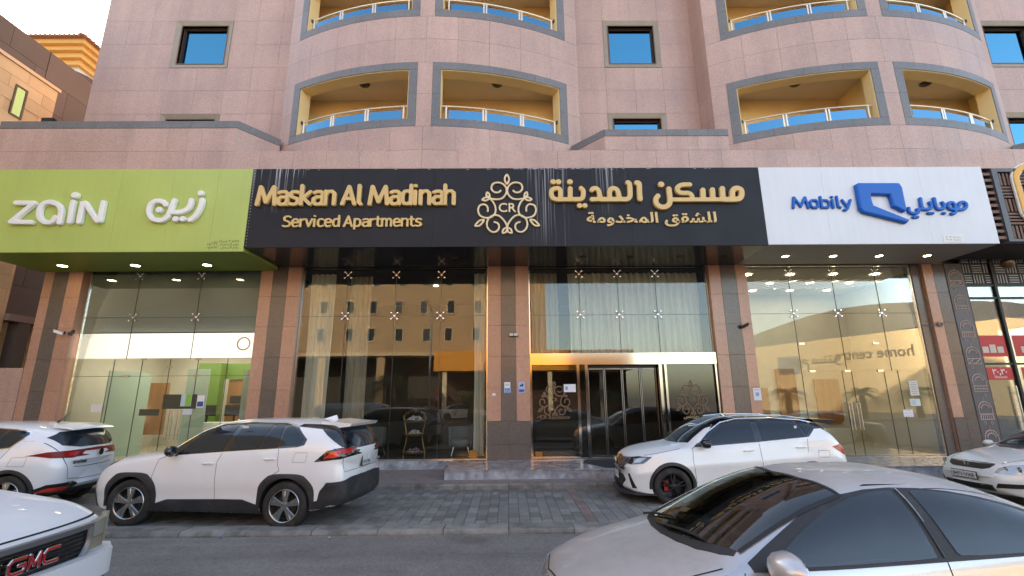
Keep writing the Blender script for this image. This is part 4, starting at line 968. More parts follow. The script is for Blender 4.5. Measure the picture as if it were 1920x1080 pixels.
# dark panel with arch ornaments
op = thing('ornament_panel', 'tall slate panel with a column of pale arch ornaments beside the right pillar', 'panel', (13.50, 13.60, .14))
MB().box(-.26, .26, 0, .25, 0, 5.74).build('slab', M['slate'], op)
om_ = mat('ornament_line', (.62,.47,.42), .5)
def motif(zc, kind):
    mb = MB(); w_, h = .19, .20; tb_ = lambda pts, r=.011: mb.tube([(x, -.008, z) for x, z in pts], r, 4)
    arc = [(w_*math.cos(a), zc+.02+w_*1.05*math.sin(a)) for a in [math.pi*i/14 for i in range(15)]]
    tb_(arc); tb_([(w_, zc+.02), (w_, zc-.27), (-w_, zc-.27), (-w_, zc+.02)])
    arc2 = [(.6*w_*math.cos(a), zc+.02+w_*.6*math.sin(a)) for a in [math.pi*i/12 for i in range(13)]]; tb_(arc2)
    for i in range(1, 9):
        a = math.pi*i/9; tb_([(.6*w_*math.cos(a), zc+.02+.6*w_*math.sin(a)), (w_*math.cos(a), zc+.02+1.04*w_*math.sin(a))], .006)
    tb_([(-w_, zc-.12), (w_, zc-.12)])
    if kind == 0: tb_([(-w_, zc-.12), (0, zc-.27), (w_, zc-.12)]); tb_([(-w_, zc-.27), (0, zc-.12), (w_, zc-.27)])
    elif kind == 1:
        for i in range(-3, 4): tb_([(i*.05, zc-.12), (i*.062, zc-.27)])
    else: tb_([(-.09, zc-.12), (-.09, zc-.20), (.09, zc-.20), (.09, zc-.12)]); tb_([(-w_, zc-.20), (w_, zc-.20)])
    tb_([(0, zc+.22), (0, zc+.34)], .006)
    for s in ((-1,) if kind == 0 else (1, -1) if kind == 1 else (1,)): tb_([(s*.10+.035*math.cos(a), zc-.36+.035*math.sin(a)) for a in [2*math.pi*i/12 for i in range(13)]], .006)
    mb.build('arch_ornament', om_, op)
for i in range(8): motif(5.32-i*.775, (0, 2, 1)[i % 3])
# restaurant glazing
rg = thing('restaurant_front', 'black framed glass front of the restaurant at the right edge', 'shopfront', (13.78, 13.72, .14))
fm = M['black']
f = MB()
for x in (0, .93, 2.1, 3.3, 4.5): f.box(x, x+.07, -.06, .06, .2, 6.1)
for z in (.2, 2.70, 4.66, 5.05): f.box(0, 5, -.045, .045, z, z+.055)
f.build('frame', fm, rg)
for xa, xb in ((.07, .93), (1.0, 2.1), (2.17, 3.3), (3.37, 4.5)):
    for za, zb in ((.255, 2.7), (2.755, 4.66), (4.715, 5.05)): MB().box(xa, xb, -.006, .006, za, zb).build('glass_pane', M['glass'], rg)
f = MB().box(0, 5, .02, .05, 5.11, 6.1).build('dark_fascia', fm, rg)
pal = mat('fascia_strip', (.42,.46,.50), .4)
for j in range(3):
    for i in range(9):
        x0 = .03+i*.36; z0 = 5.13+j*.32
        for k in range(4):
            if (i+j) % 2: MB().box(x0+.02+k*.085, x0+.05+k*.085, -.0, .018, z0+.02, z0+.29).build('strip', pal, rg)
            else: MB().box(x0+.02, x0+.32, -.0, .018, z0+.03+k*.072, z0+.06+k*.072).build('strip', pal, rg)
MB().box(-.2, 5, 4.0, 4.1, .2, 6).box(-.2, 5, .2, 4, .15, .2).box(-.2, 5, .3, 4, 6.1, 6.2).build('dining_room', mat('dining_dark', (.05,.035,.03), .5), rg)
for s in (.78, 1.08): MB().tube([(s, -.10, .9), (s, -.10, 2.1)], .018, 8).tube([(s, -.10, 1.1), (s, 0, 1.1)], .01, 6).tube([(s, -.10, 1.9), (s, 0, 1.9)], .01, 6).build('pull_handle', M['steel'], rg)
red = mat('poster_red', (.55,.03,.03), .5)
for x, z, w_, h in ((.45, 3.25, .85, .62), (1.6, 3.25, 1.0, .62), (.50, 2.45, .75, .36), (1.55, 2.45, .8, .36)):
    p = MB().box(x-w_/2, x+w_/2, -.012, -.008, z-h/2, z+h/2).build('red_poster', red, rg)
    if h > .5:
        for k in range(3): MB().box(x-.3+k*.22, x-.12+k*.22, -.016, -.013, z-.2, z-.02+.06*(k % 2)).build('food_picture', mat('food_pale', (.6,.55,.45), .6), p)
    else: txt('\u0663\u0660\u066B\u0663\u0660', .22, p, (x, -.014, z-.02), whitem, .001, .002, name='price'); txt('Discount', .10, p, (x, -.014, z-.13), whitem, .001, name='print')
# round bracket lamp under the lattice box
gl_ = thing('round_lamp', 'round bronze lamp hanging under the brown lattice sign', 'lamp', (14.52, 13.0, 5.72))
MB().lathe([(0,-.16),(.1,-.14),(.16,-.05),(.16,.03),(.08,.10),(0,.11)], 'Z', (0,0,0), 16).build('globe', mat('bronze', (.14,.09,.06), .3, metal=.6), gl_, smooth=True)
MB().tube([(0,0,.1),(0,0,.28)], .015, 6).build('stem', M['black'], gl_)

# ------------------------------------------------------------------ cameras and wall fittings
def seccam(x, y, z, rz, label, col, tilt=-20, arm=.12):
    t = thing('security_camera', label, 'camera', (x, y, z), rz, 'security cameras on the pillars')
    MB().lathe([(0,0),(.045,0),(.045,-.03),(0,-.035)], 'Y', (0,0,0), 12).tube([(0,-.02,0),(0,-arm,.0)], .012, 6).build('bracket', M['black'], t)
    q = Matrix.Translation((0,-arm,-.02)) @ Matrix.Rotation(R(tilt), 4, 'X')
    mb = MB().box(-.035, .035, -.14, .07, -.03, .035); mb.box(-.042, .042, -.17, .07, .036, .045)
    me = mb.mesh('camera_body'); me.transform(q); me.materials.append(col); obj('camera_body', me, None, t)
    mb = MB().lathe([(0,-.145),(.026,-.145),(.026,-.141),(0,-.141)], 'Y', (0,0,0), 12); me = mb.mesh('lens'); me.transform(q); me.materials.append(M['black']); obj('lens', me, None, t)
seccam(-12.68, 13.50, 3.93, R(-55), 'pale security camera pointing left on the leftmost pillar', M['white'])
seccam(-12.56, 13.50, 3.91, R(60), 'dark security camera pointing right on the leftmost pillar', mat('cam_grey', (.08,.08,.08), .4))
seccam(6.80, 13.60, 4.0, R(40), 'dark security camera on the pillar left of the right shop', mat('cam_dark', (.05,.045,.04), .4))
t = thing('security_camera', 'round camera on a long bracket at the pillar right of the right shop', 'camera', (12.72, 13.60, 4.03))
MB().lathe([(0,0),(.07,0),(.08,-.03),(.05,-.07),(0,-.08)], 'Y', (0,0,0), 16).build('housing', mat('cam_beige', (.35,.29,.24), .4), t, smooth=True)
MB().lathe([(0,-.085),(.035,-.08),(.035,-.06),(0,-.06)], 'Y', (0,0,0), 14).build('lens', M['black'], t)
MB().tube([(-.05,-.03,.0),(-.45,-.12,-.05),(-.70,-.16,-.06)], .010, 6).build('bracket', M['steel'], t)
t = thing('emergency_light', 'twin headed emergency light on the middle pillar', 'light', (.17, 13.615, 3.79))
MB().box(-.13, .13, -.05, 0, -.05, .03).build('housing', M['black'], t)
for s in (-1, 1): MB().box(s*.065-.055, s*.065+.055, -.09, -.052, -.03, .045).build('lamp_head', mat('lamp_head', (.62,.58,.52), .3), t)
# ------------------------------------------------------------------ neighbouring buildings on the left
M['sand'] = mat('sandstone_cladding', (.66,.49,.29), .8, rnd=.07, var=.08, vscale=1.5, bump=.2, bscale=30)
M['darkclad'] = mat('dark_cladding', (.105,.085,.080), .6, rnd=.10, var=.12, vscale=.8)
nb_ = thing('neighbour_building', 'sandstone building with dark upper wall at the left edge', 'building', (-17, 5, 0))
def wall_x(name, X, y0, y1, z0, z1, m, ty, tz, tname, holes=(), shift=True):
    w_ = MB().box(X-.5-nb_.location.x, X-.02-nb_.location.x, y0-5, y1-5, z0, z1).build(name, m, nb_)
    nz = max(1, round((z1-z0)/tz))
    for j in range(nz):
        za, zb = z0+(z1-z0)*j/nz, z0+(z1-z0)*(j+1)/nz
        ys = [y0]; y = y0+(ty*.5 if (j % 2 and shift) else ty)
        while y < y1-.1: ys.append(y); y += ty
        ys.append(y1)
        for a, b in zip(ys, ys[1:]):
            if any(h[0] < (a+b)/2 < h[1] and h[2] < (za+zb)/2 < h[3] for h in holes): continue
            MB().box(X-.02+17, X+17, a-5+.006, b-5-.006, za+.006, zb-.006).build(tname, m, w_)
    return w_
wall_x('upper_wall', -17.0, 9.0, 15.8, 9.4, 13.42, M['sand'], 1.15, .45, 'wall_block', [(14.38, 14.80, 11.6, 12.75)])
wall_x('lower_wall', -17.0, 10.5, 15.8, 3.0, 9.38, M['sand'], 1.15, .45, 'wall_block')
MB().box(-8, -.002, -10, 10.80, -.0, 2.99).build('base_wall', M['sand'], nb_)
MB().box(-8, -.51, -10, 10.78, 3.0, 13.40).build('inner_block', M['sand'], nb_)
MB().box(-.55, .05, 2, 10.86, 13.43, 13.55).build('coping', mat('cream_coping', (.72,.55,.36), .6), nb_)
wn = MB().box(-.019, .03, 9.38, 9.44, 11.6, 12.75).box(-.019, .03, 9.74, 9.80, 11.6, 12.75).box(-.019, .03, 9.44, 9.74, 12.69, 12.75).box(-.019, .03, 9.44, 9.74, 11.6, 11.66).build('window', M['darkframe'], nb_)
MB().box(.003, .012, 9.442, 9.738, 11.662, 12.688).build('pane', mat('green_pane', (.25,.40,.20), .05, metal=.8), wn)
wall_x('dark_wall', -17.65, 15.82, 34, 4.95, 15.2, M['darkclad'], 1.9, 1.14, 'cladding_panel')
dk = wall_x('dark_wall', -17.65, 4, 15.8, 13.45, 15.2, M['darkclad'], 1.9, .85, 'cladding_panel')
MB().box(-9, -1.15, 10.8, 29, 0, 15.15).build('rear_block', M['darkclad'], nb_)
MB().box(-.64, .12, 10.82, 26, 4.70, 4.93).build('ledge_beam', mat('ledge_pinkgrey', (.25,.19,.18), .6), nb_)
wall_x('alley_wall', -17.3, 15.82, 24, .1, 4.68, M['sand'], 1.3, .5, 'wall_block')
MB().box(-.29, .10, 11.25, 11.65, .1, 4.69).build('dark_column', M['darkclad'], nb_)

fb_ = thing('far_building', 'pale building with orange cornice and tiled roof behind the left wall', 'building', (-33.7, 30, 0))
oc = mat('orange_cornice', (.78,.43,.13), .7)
MB().box(-20, 1.2, 1.2, 14, 0, 26.7).build('wall', mat('pale_render', (.74,.68,.58), .8), fb_)
for z, p, h in ((26.7, .9, .4), (27.1, .6, .4), (27.5, .3, .35), (27.85, 0, .35)): MB().box(-20, 2.4-p, p, 14, z, z+h).build('cornice_band', oc, fb_)
rf = MB().add([(-20,-.25,28.2),(2.65,-.25,28.2),(2.65,14,28.2),(-20,14,28.2),(-20,6,31.2),(-3.5,6,31.2)], [(0,1,5,4),(1,2,5),(2,3,4,5),(0,4,3),(3,2,1,0)]).build('roof', mat('terracotta', (.36,.16,.09), .8), fb_)
rt_ = MB()
for i in range(64): x = -19.8+i*.35; rt_.tube([(x,-.34,28.24),(x, .2, 28.5)], .10, 6)
for i in range(40): y = -.2+i*.35; rt_.tube([(2.74,y,28.24),(2.2,y,28.5)], .10, 6)
rt_.build('roof_tiles', mat('terracotta_tile', (.34,.15,.085), .8), fb_)['kind'] = 'stuff'
tk = thing('roof_turret', 'small grey flared vent standing before the orange cornice', 'vent', (-26.9, 25.6, 15))
MB().lathe([(.0,0),(.7,0),(.75,4.2),(1.15,5.4),(1.15,5.9),(0,5.9)], 'Z', (0,0,0), 8).build('housing', mat('vent_grey', (.5,.47,.42), .6), tk)
MB().lathe([(0,6.05),(1.5,6.05),(1.5,6.25),(0,6.5)], 'Z', (0,0,0), 20).build('cap', M['darkclad'], tk)
an = thing('roof_aerial', 'thin black aerial on the dark wall beside the tower', 'aerial', (-17.9, 18.2, 15.15))
MB().tube([(0,0,0),(0,0,1.0)], .02, 6).build('mast', M['black'], an)
MB().tube([(-1.2,0,.5),(.9,0,.55)], .018, 5).tube([(.4,-.2,.55),(.4,.25,.55)], .03, 5).tube([(.7,-.2,.6),(.75,.25,.5)], .03, 5).build('boom', M['black'], an)
fl_ = thing('floodlight', 'small dark floodlight on the left parapet before the dark wall', 'light', (-13.2, 12.2, 9.62))
MB().box(-.16, .16, -.06, .06, .12, .34).build('head', M['black'], fl_); MB().tube([(-.18,0,.22),(-.14,0,.0),(.14,0,.0),(.18,0,.22)], .012, 6).build('bracket', M['steel'], fl_)

# ------------------------------------------------------------------ across the street (seen in the glass)
M['tanwall'] = mat('tan_render', (.44,.31,.19), .85, var=.08, vscale=.4)
M['darkpane'] = mat('dark_pane', (.04,.05,.06), .1)
ob = thing('street_building', 'tan building with small windows across the street, mirrored in the lobby glass', 'building', (-17, -21, 0))
MB().box(-9, 21, -14, 0, 6.6, 18).build('wall', M['tanwall'], ob)
MB().box(-9, 21, -14, -3, 0, 6.6).build('ground_wall', mat('painted_shade_wall', (.05,.045,.04), .8), ob)  # deep shade of the recess is put into the wall colour
MB().box(-9.1, 21.2, -14, .25, 6.25, 6.6).build('cornice', mat('cream_band', (.62,.50,.33), .8), ob)
for x in (-8, -2, 4, 10.5, 17): MB().box(x-.4, x+.4, -.8, 0, 0, 6.25).build('column', M['tanwall'], ob)
MB().box(10.9, 21, -2.9, -.9, 3.6, 6.0).build('orange_canopy', mat('orange_panel', (.70,.30,.05), .6), ob)
rb_ = MB().box(9.6, 13.0, -.75, -.7, 1.5, 3.1).build('red_banner', red, ob)
txt('\uFE8E\uFEE8\uFEB4\uFEAE\uFECB', .7, rb_, (11.3, -.69, 2.35), whitem, .005, .01, rz=math.pi, name='banner_line'); txt('\uFE94\uFED8\uFED4\uFEBB', .7, rb_, (11.3, -.69, 1.7), whitem, .005, .01, rz=math.pi, name='banner_line')
rr2 = random.Random(9)
for j, z in enumerate((8.4, 11.3, 14.2)):
    for i in range(11):
        x = -7.5+i*2.65+rr2.uniform(-.25, .25); w2 = MB().box(x-.42, x+.42, 0, .06, z-.72, z-.62).box(x-.42, x-.34, .0, .05, z-.62, z+.75).box(x+.34, x+.42, 0, .05, z-.62, z+.75).box(x-.34, x+.34, 0, .05, z+.67, z+.75).build('window', mat('cream_sill', (.6,.5,.36), .8) if (i, j) == (0, 0) else bpy.data.materials['cream_sill'], ob)
        MB().box(x-.34, x+.34, .005, .02, z-.62, z+.67).build('pane', M['darkpane'], w2)
hb = thing('market_hall', 'yellow hall with dark roof and lettering across the street, mirrored in the right shop', 'building', (36.5, -44, 0), R(69.0))
MB().box(0, 30, -18, 0, 0, 9).build('wall', mat('yellow_render', (.66,.50,.30), .85), hb)
arc = [(0, 9.02), (30, 9.02)]+[(30-30*i/14, 10.6+2.0*math.sin(math.pi*i/14)) for i in range(15)]
MB().prism(arc, -16, -.4, 'XZ').build('roof', mat('hall_roof', (.12,.12,.125), .7), hb)
lm = mat('hall_letters', (.10,.08,.07), .6)
hs = MB().box(5.0, 8.2, 0, .05, 4.8, 7.2).build('grey_panel', mat('hall_panel', (.20,.20,.21), .6), hb)
txt('home centre', 1.7, hb, (17.6, .02, 6.2), lm, .03, .02, rz=math.pi, name='lettering')
txt('\uFEAE\uFE98\uFEE8\uFEB3 \uFEE1\uFEEE\uFEEB', 1.9, hb, (10.2, .02, 6.0), lm, .03, .02, rz=math.pi, name='lettering')
rk = thing('red_fronted_shop', 'red fronted shop across the street beyond the yellow hall', 'shop', (55, -20.5, 0))
MB().box(-6, 14, -8, 0, 0, 4.4).build('wall', mat('shop_beige', (.5,.42,.32), .8), rk); MB().box(-6.2, 14, -8, .3, 4.4, 6.8).build('red_fascia', red, rk)
oc2 = thing('orange_canopy_shop', 'low shop with an orange canopy across the street, mirrored in the entrance', 'shop', (2, -17.5, 0))
MB().box(-9, 10, -3, 0, 4.5, 6.4).build('canopy', mat('canopy_orange', (.80,.33,.04), .55), oc2)
for x in (-8, -3, 2, 7): MB().box(x-.2, x+.2, -.6, -.2, 0, 4.5).build('column', mat('column_cream', (.7,.62,.45), .7) if x == -8 else bpy.data.materials['column_cream'], oc2)
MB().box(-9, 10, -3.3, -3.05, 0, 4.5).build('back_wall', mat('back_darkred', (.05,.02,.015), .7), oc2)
# palms on the median
M['bark'] = mat('palm_bark', (.14,.10,.07), .9, bump=.8, bscale=25); M['frond'] = mat('palm_frond', (.07,.10,.035), .6, var=.3, vscale=8)
mk = MB().box(-100, 100, -12.6, -9.4, -.01, .16).build('median', M['kerb']); struct(mk)
def palm(label):
    t = thing('palm_tree', label, 'tree', (0,0,.15), 0, 'palm trees on the median')
    prof = []
    for i in range(13): prof.append((.20+.03*(i % 2)-.003*i, i*.17))
    MB().lathe(prof, 'Z', (0,0,0), 12).build('trunk', M['bark'], t)
    mb = MB(); r3 = random.Random(4)
    for k in range(26):
        a = k*2.4+r3.uniform(-.2, .2); el = r3.uniform(-.2, 1.2); L = r3.uniform(1.3, 1.8); P = []
        for i in range(8):
            s = i/7*L; P.append(Vector((math.cos(a)*s*math.cos(el), math.sin(a)*s*math.cos(el), 2.0+math.sin(el)*s-.42*s*s)))
        for i in range(1, 8):
            d = (P[i]-P[i-1]).normalized(); sd_ = d.cross(Vector((0,0,1))).normalized()
            for q in (.0, .5):
                o_ = P[i-1].lerp(P[i], q); Ll = .42*math.sin(math.pi*(i+q)/8.2)+.08
                for sg in (-1, 1): mb.add([o_, o_+d*.05, o_+sd_*sg*Ll+d*Ll*.6+Vector((0,0,-.12))], [(0,1,2)])
        mb.tube(P, .014, 4)
    mb.build('crown', M['frond'], t)
    return t
p0 = palm('squat palm tree mirrored near the middle of the lobby glass'); p0.location = (-9.5, -11, .15); p0.scale = (1.5,1.5,1.5)
for i, (x, lb) in enumerate(((22.5, 'palm tree mirrored at the left of the right shop window'), (28.5, 'palm tree mirrored behind the pull handles of the right shop'), (33, 'palm tree mirrored right of the pull handles'), (-3, 'palm tree on the median before the orange canopy'), (8, 'palm tree on the median straight behind the camera'), (-19, 'palm tree on the median far to the left'))):
    q = dup(p0, (x, -11, .15), i*1.1, lb); q.scale = (1.15, 1.15, 1.0)
lp = thing('street_lamp', 'tall grey street lamp on the median, mirrored in the lobby glass', 'street lamp', (-6.3, -11, .15))
MB().tube([(0,0,0),(0,0,9)], [.11,.07], 10).build('pole', mat('galvanised', (.4,.4,.4), .4, metal=.7), lp, smooth=True)
MB().tube([(0,0,8.8),(0,.8,9.2),(0,2,9.3)], .045, 8).build('arm', M['steel'], lp); MB().box(-.14,.14,1.8,2.6,9.22,9.36).build('lamp_head', M['steel'], lp)
# litter
for (x, y, c, lb, s) in ((-4.30, 7.72, (.03,.10,.55), 'crumpled blue scrap lying on the road by the front kerb', .05), (-2.69, 7.66, (.55,.58,.68), 'pale crumpled scrap lying on the road by the front kerb', .045), (-1.03, 11.0, (.8,.78,.74), 'white scrap on the pavers under the raised kerb', .022), (-.28, 10.75, (.8,.78,.74), 'flat white scrap on the pavers right of the other', .028)):
    mb = MB(); r4 = random.Random(int(x*10)); v = [(r4.uniform(-1,1)*s, r4.uniform(-.8,.8)*s, r4.uniform(0,.5)*s) for _ in range(9)]
    f = [(0,1,2),(2,3,4),(4,5,0),(5,6,7),(7,8,1),(3,6,8),(0,4,7),(2,5,8)]
    mb.add(v, f); o = mb.build('litter_scrap', mat('scrap', c, .6), loc=(x, y, .006 if y < 7.9 else .03)); tag(o, lb, 'litter')
# ------------------------------------------------------------------ cars
def paint(name, col, metal=0., rough=.28, dust=.0):
    m = mat(name, col, rough, metal=metal, coat=.9, var=.015, vscale=2, dirt=((.34,.30,.26), 5, .40, dust) if dust else None)
    n = m.node_tree.nodes; l = m.node_tree.links; b = n['Principled BSDF']; b.inputs['Coat Roughness'].default_value = .03
    if dust:   # settled dust lies on faces that look up
        geo = n.new('ShaderNodeNewGeometry'); sp = n.new('ShaderNodeSeparateXYZ'); l.new(geo.outputs['Normal'], sp.inputs[0])
        mr = n.new('ShaderNodeMapRange'); l.new(sp.outputs[2], mr.inputs[0]); mr.inputs[1].default_value = .72; mr.inputs[2].default_value = .95
        mx = [x for x in n if x.type == 'MIX'][0]; old = mx.inputs[0].links[0].from_socket
        mu = n.new('ShaderNodeMath'); mu.operation = 'MULTIPLY_ADD'; mu.inputs[1].default_value = .5; mu.inputs[2].default_value = dust; l.new(old, mu.inputs[0])
        m2 = n.new('ShaderNodeMath'); m2.operation = 'MULTIPLY'; l.new(mu.outputs[0], m2.inputs[0]); l.new(mr.outputs[0], m2.inputs[1]); l.new(m2.outputs[0], mx.inputs[0])
        for nm, lo, hi in (('Roughness', rough, .75), ('Coat Weight', .9, .25), ('Metallic', metal, metal*.3)):
            q = n.new('ShaderNodeMapRange'); l.new(m2.outputs[0], q.inputs[0]); q.inputs[2].default_value = max(.05, dust*1.3); q.inputs[3].default_value = lo; q.inputs[4].default_value = hi; l.new(q.outputs[0], b.inputs[nm])
    return m
def tintglass(name, col=(.016,.024,.032), rough=.015):
    m = mat(name, col, rough, spec=.55); m.node_tree.nodes['Principled BSDF'].inputs['IOR'].default_value = 1.5; return m
M['tint'] = tintglass('tinted_glass')
M['rubber'] = mat('tyre_rubber', (.020,.019,.018), .75, bump=.3, bscale=120, dirt=((.12,.10,.085), 6, .5, .35))
M['trim'] = mat('black_trim', (.022,.022,.024), .55, var=.1, vscale=10, dirt=((.10,.09,.08), 3, .5, .3))
M['gloss'] = mat('gloss_black', (.006,.006,.008), .06, coat=1)
M['well'] = mat('wheel_well', (.006,.006,.006), .9)
M['seam'] = mat('panel_gap', (.012,.012,.013), .8)
M['redlens'] = mat('red_lens', (.46,.010,.010), .2, coat=.25)
M['redlit'] = mat('red_lens_bright', (.75,.03,.015), .15, coat=1)
M['darkred'] = mat('dark_red_lens', (.20,.006,.008), .3, spec=.3)
M['lens'] = mat('clear_lens', (.42,.44,.46), .08, metal=.35, coat=1)
M['lampin'] = mat('lamp_inner', (.10,.10,.11), .1, metal=.6, coat=1)
M['alloy'] = mat('alloy_wheel', (.42,.41,.40), .25, metal=.9)
M['alloydk'] = mat('dark_wheel', (.012,.012,.013), .3)
M['amber'] = mat('amber_lens', (.70,.22,.06), .1, coat=1)
M['plate'] = mat('plate_white', (.66,.66,.66), .45); M['ink'] = mat('plate_ink', (.05,.05,.05), .5)

def pchip(P):
    xs = [p[0] for p in P]; ys = [p[1] for p in P]; n = len(P)
    h = [xs[i+1]-xs[i] for i in range(n-1)]; d = [(ys[i+1]-ys[i])/h[i] for i in range(n-1)]; m = [0]*n
    m[0] = d[0]; m[-1] = d[-1]
    for i in range(1, n-1): m[i] = 0 if d[i-1]*d[i] <= 0 else 3*(h[i-1]+h[i])/((2*h[i]+h[i-1])/d[i-1]+(h[i]+2*h[i-1])/d[i])
    def f(x):
        if x <= xs[0]: return ys[0]
        if x >= xs[-1]: return ys[-1]
        i = 0
        while x > xs[i+1]: i += 1
        t = (x-xs[i])/h[i]; t2, t3 = t*t, t*t*t
        return ys[i]*(2*t3-3*t2+1)+h[i]*m[i]*(t3-2*t2+t)+ys[i+1]*(-2*t3+3*t2)+h[i]*m[i+1]*(t3-t2)
    return f

class CarB:
    def __init__(s, name, label, S, pm, loc, rz):
        s.S = S; s.root = thing(name, label, 'car', loc, rz); L, W = S['L'], S['W']/2
        top, bel, bot, hw = pchip(S['top']), pchip(S['belt']), pchip(S['bot']), pchip(S['hw'])
        rn, rt_ = S.get('rn', .12), S.get('rt', .12)
        xs = [0, .008, .02, .04, .07, .1, .14]; x = .2
        while x < L-.18: xs.append(x); x += .055
        xs += [L-.14, L-.1, L-.07, L-.04, L-.02, L-.008, L]
        NS, NT = 14, 20; rings = []
        for x in xs:
            def ins(d, r): return r*(1-math.sqrt(max(0, 1-(1-d/r)**2))) if d < r else 0
            q = max(ins(x, rn), ins(L-x, rt_))
            zb, zs, zt = bot(x)+q*.8, bel(x), top(x)-q; w_ = hw(x)-q
            zs = min(zs, zt-.015); zs = max(zs, zb+.05)
            pts = [(0, zb), (w_*.55, zb), (w_-.10, zb)]
            for i in range(NS):
                t = i/(NS-1); y = w_-S.get('tuck', .07)*(1-t)**2.2-S.get('shoulder', .05)*max(0, (t-.45)/.55)**1.7
                if 'crease' in S:
                    tc, amt = S['crease']; y += amt*max(0, 1-abs(t-tc)/.16)
                pts.append((y, zb+.02+(zs-zb-.02)*t))
            yb = pts[-1][0]; hg = zt-zs; n = 2.4+min(1, hg/.42)*S.get('sq', 1.6); lean = S.get('lean', .40)
            for i in range(1, NT+1):
                a = math.pi/2*i/NT; ca, sa = max(0, math.cos(a)), math.sin(a)
                zz = zs+hg*sa**(2/n); yy = (yb-lean*(zz-zs))*(ca**(2/n) if ca > 1e-6 else 0); pts.append((yy, zz))
            ring = []
            for y, z in pts:
                u = min(1, abs(y)/W); X = x
                fw = max(0, 1-x/(L*.42)); bw = max(0, 1-(L-x)/(L*.38))
                X += S.get('bowf', .2)*u**2.4*min(1, fw*1.6)-S.get('bowr', .14)*u**2.4*min(1, bw*1.6)
                if 'nose' in S: X += s.ev(S['nose'], z)*max(0, 1-x/.8)**2
                if 'tail' in S: X -= s.ev(S['tail'], z)*max(0, 1-(L-x)/.7)**2
                ring.append((X, y, z))
            rings.append(ring)
        K = len(rings[0]); V = []; F = []
        # full loop: right side (y<0) up from bottom centre to top centre and down the left side
        def full(r): return [(p[0], -p[1], p[2]) for p in r]+[(p[0], p[1], p[2]) for p in reversed(r[1:-1])]
        fulls = [full(r) for r in rings]; N = len(fulls[0])
        for r in fulls: V += r
        for i in range(len(fulls)-1):
            for k in range(N): F.append((i*N+k, (i+1)*N+k, (i+1)*N+(k+1) % N, i*N+(k+1) % N))
        for base, rev in ((0, False), ((len(fulls)-1)*N, True)):
            c = len(V); V.append(tuple(sum(V[base+k][j] for k in range(N))/N for j in range(3)))
            for k in range(N): F.append((c, base+k, base+(k+1) % N) if not rev else (c, base+(k+1) % N, base+k))
        bm = bmesh.new(); vs = [bm.verts.new(v) for v in V]
        for f in F:
            try: bm.faces.new([vs[i] for i in f])
            except ValueError: pass
        bmesh.ops.remove_doubles(bm, verts=bm.verts, dist=.0004); bmesh.ops.recalc_face_normals(bm, faces=bm.faces)
        me = bpy.data.meshes.new('body'); bm.to_mesh(me)
        bm.free(); s.bvh = None
        me.polygons.foreach_set('use_smooth', [True]*len(me.polygons))
        vv = [v.co.copy() for v in me.vertices]; ff = [tuple(p.vertices) for p in me.polygons]; s.bvh = BVHTree.FromPolygons(vv, ff)
        me.materials.append(pm); me.materials.append(M['well'])
        body = bpy.data.objects.new('body', me); link(body)
        for ax in S['axles']:
            for sg in (-1, 1):
                cm = MB().lathe([(0, -.42), (S['ra'], -.42), (S['ra'], .2), (0, .2)] if sg < 0 else [(0, -.2), (S['ra'], -.2), (S['ra'], .42), (0, .42)], 'Y', (0,0,0), 40).mesh('cut')
                cm.materials.append(pm); cm.materials.append(M['well'])
                for p in cm.polygons: p.material_index = 1
                co = bpy.data.objects.new('cut', cm); link(co); co.location = (ax, sg*(W-.0), S['rw']+.01) if sg > 0 else (ax, sg*W+.0, S['rw']+.01)
                if sg < 0: co.location.y = -W+.22
                else: co.location.y = W-.22
                bpy.context.view_layer.update()
                md = body.modifiers.new('b', 'BOOLEAN'); md.operation = 'DIFFERENCE'; md.object = co; md.solver = 'EXACT'
                bpy.context.view_layer.update()
                nm = bpy.data.meshes.new_from_object(body.evaluated_get(bpy.context.evaluated_depsgraph_get())); body.modifiers.clear(); body.data = nm
                bpy.data.objects.remove(co)
        body.data.set_sharp_from_angle(angle=R(38)); body.parent = s.root; s.body = body; s.pm = pm; s.W = W
    def ev(s, P, z): return pchip(P)(z)
    def hit(s, side, a, b):
        big = 5
        if side == 'R': o, d = Vector((a, -big, b)), Vector((0, 1, 0))
        elif side == 'L': o, d = Vector((a, big, b)), Vector((0, -1, 0))
        elif side == 'F': o, d = Vector((-big, a, b)), Vector((1, 0, 0))
        elif side == 'B': o, d = Vector((s.S['L']+big, a, b)), Vector((-1, 0, 0))
        else: o, d = Vector((a, b, big)), Vector((0, 0, -1))
        p, n, i, q = s.bvh.ray_cast(o, d)
        if p is None: return None
        if n.dot(d) > 0: n = -n
        return p, n
    def patch(s, name, side, poly, m, off=.004, step=.05, parent=None, rim=.012, sm=0, both=False, holes=()):
        if sm:
            for _ in range(sm):
                q = []
                for a, b in zip(poly, poly[1:]+poly[:1]): q += [(a[0]*.75+b[0]*.25, a[1]*.75+b[1]*.25), (a[0]*.25+b[0]*.75, a[1]*.25+b[1]*.75)]
                poly = q
        B_ = []
        for a, b in zip(poly, poly[1:]+poly[:1]):
            n = max(1, int(math.hypot(b[0]-a[0], b[1]-a[1])/step)); B_ += [(a[0]+(b[0]-a[0])*i/n, a[1]+(b[1]-a[1])*i/n) for i in range(n)]
        x0, x1 = min(p[0] for p in B_), max(p[0] for p in B_); y0, y1 = min(p[1] for p in B_), max(p[1] for p in B_)
        pts = [Vector(p) for p in B_]; nb = len(pts); x = x0+step*.5
        def inside(x, y):
            c = False
            for a, b in zip(B_, B_[1:]+B_[:1]):
                if (a[1] > y) != (b[1] > y) and x < (b[0]-a[0])*(y-a[1])/(b[1]-a[1]+1e-12)+a[0]: c = not c
            return c
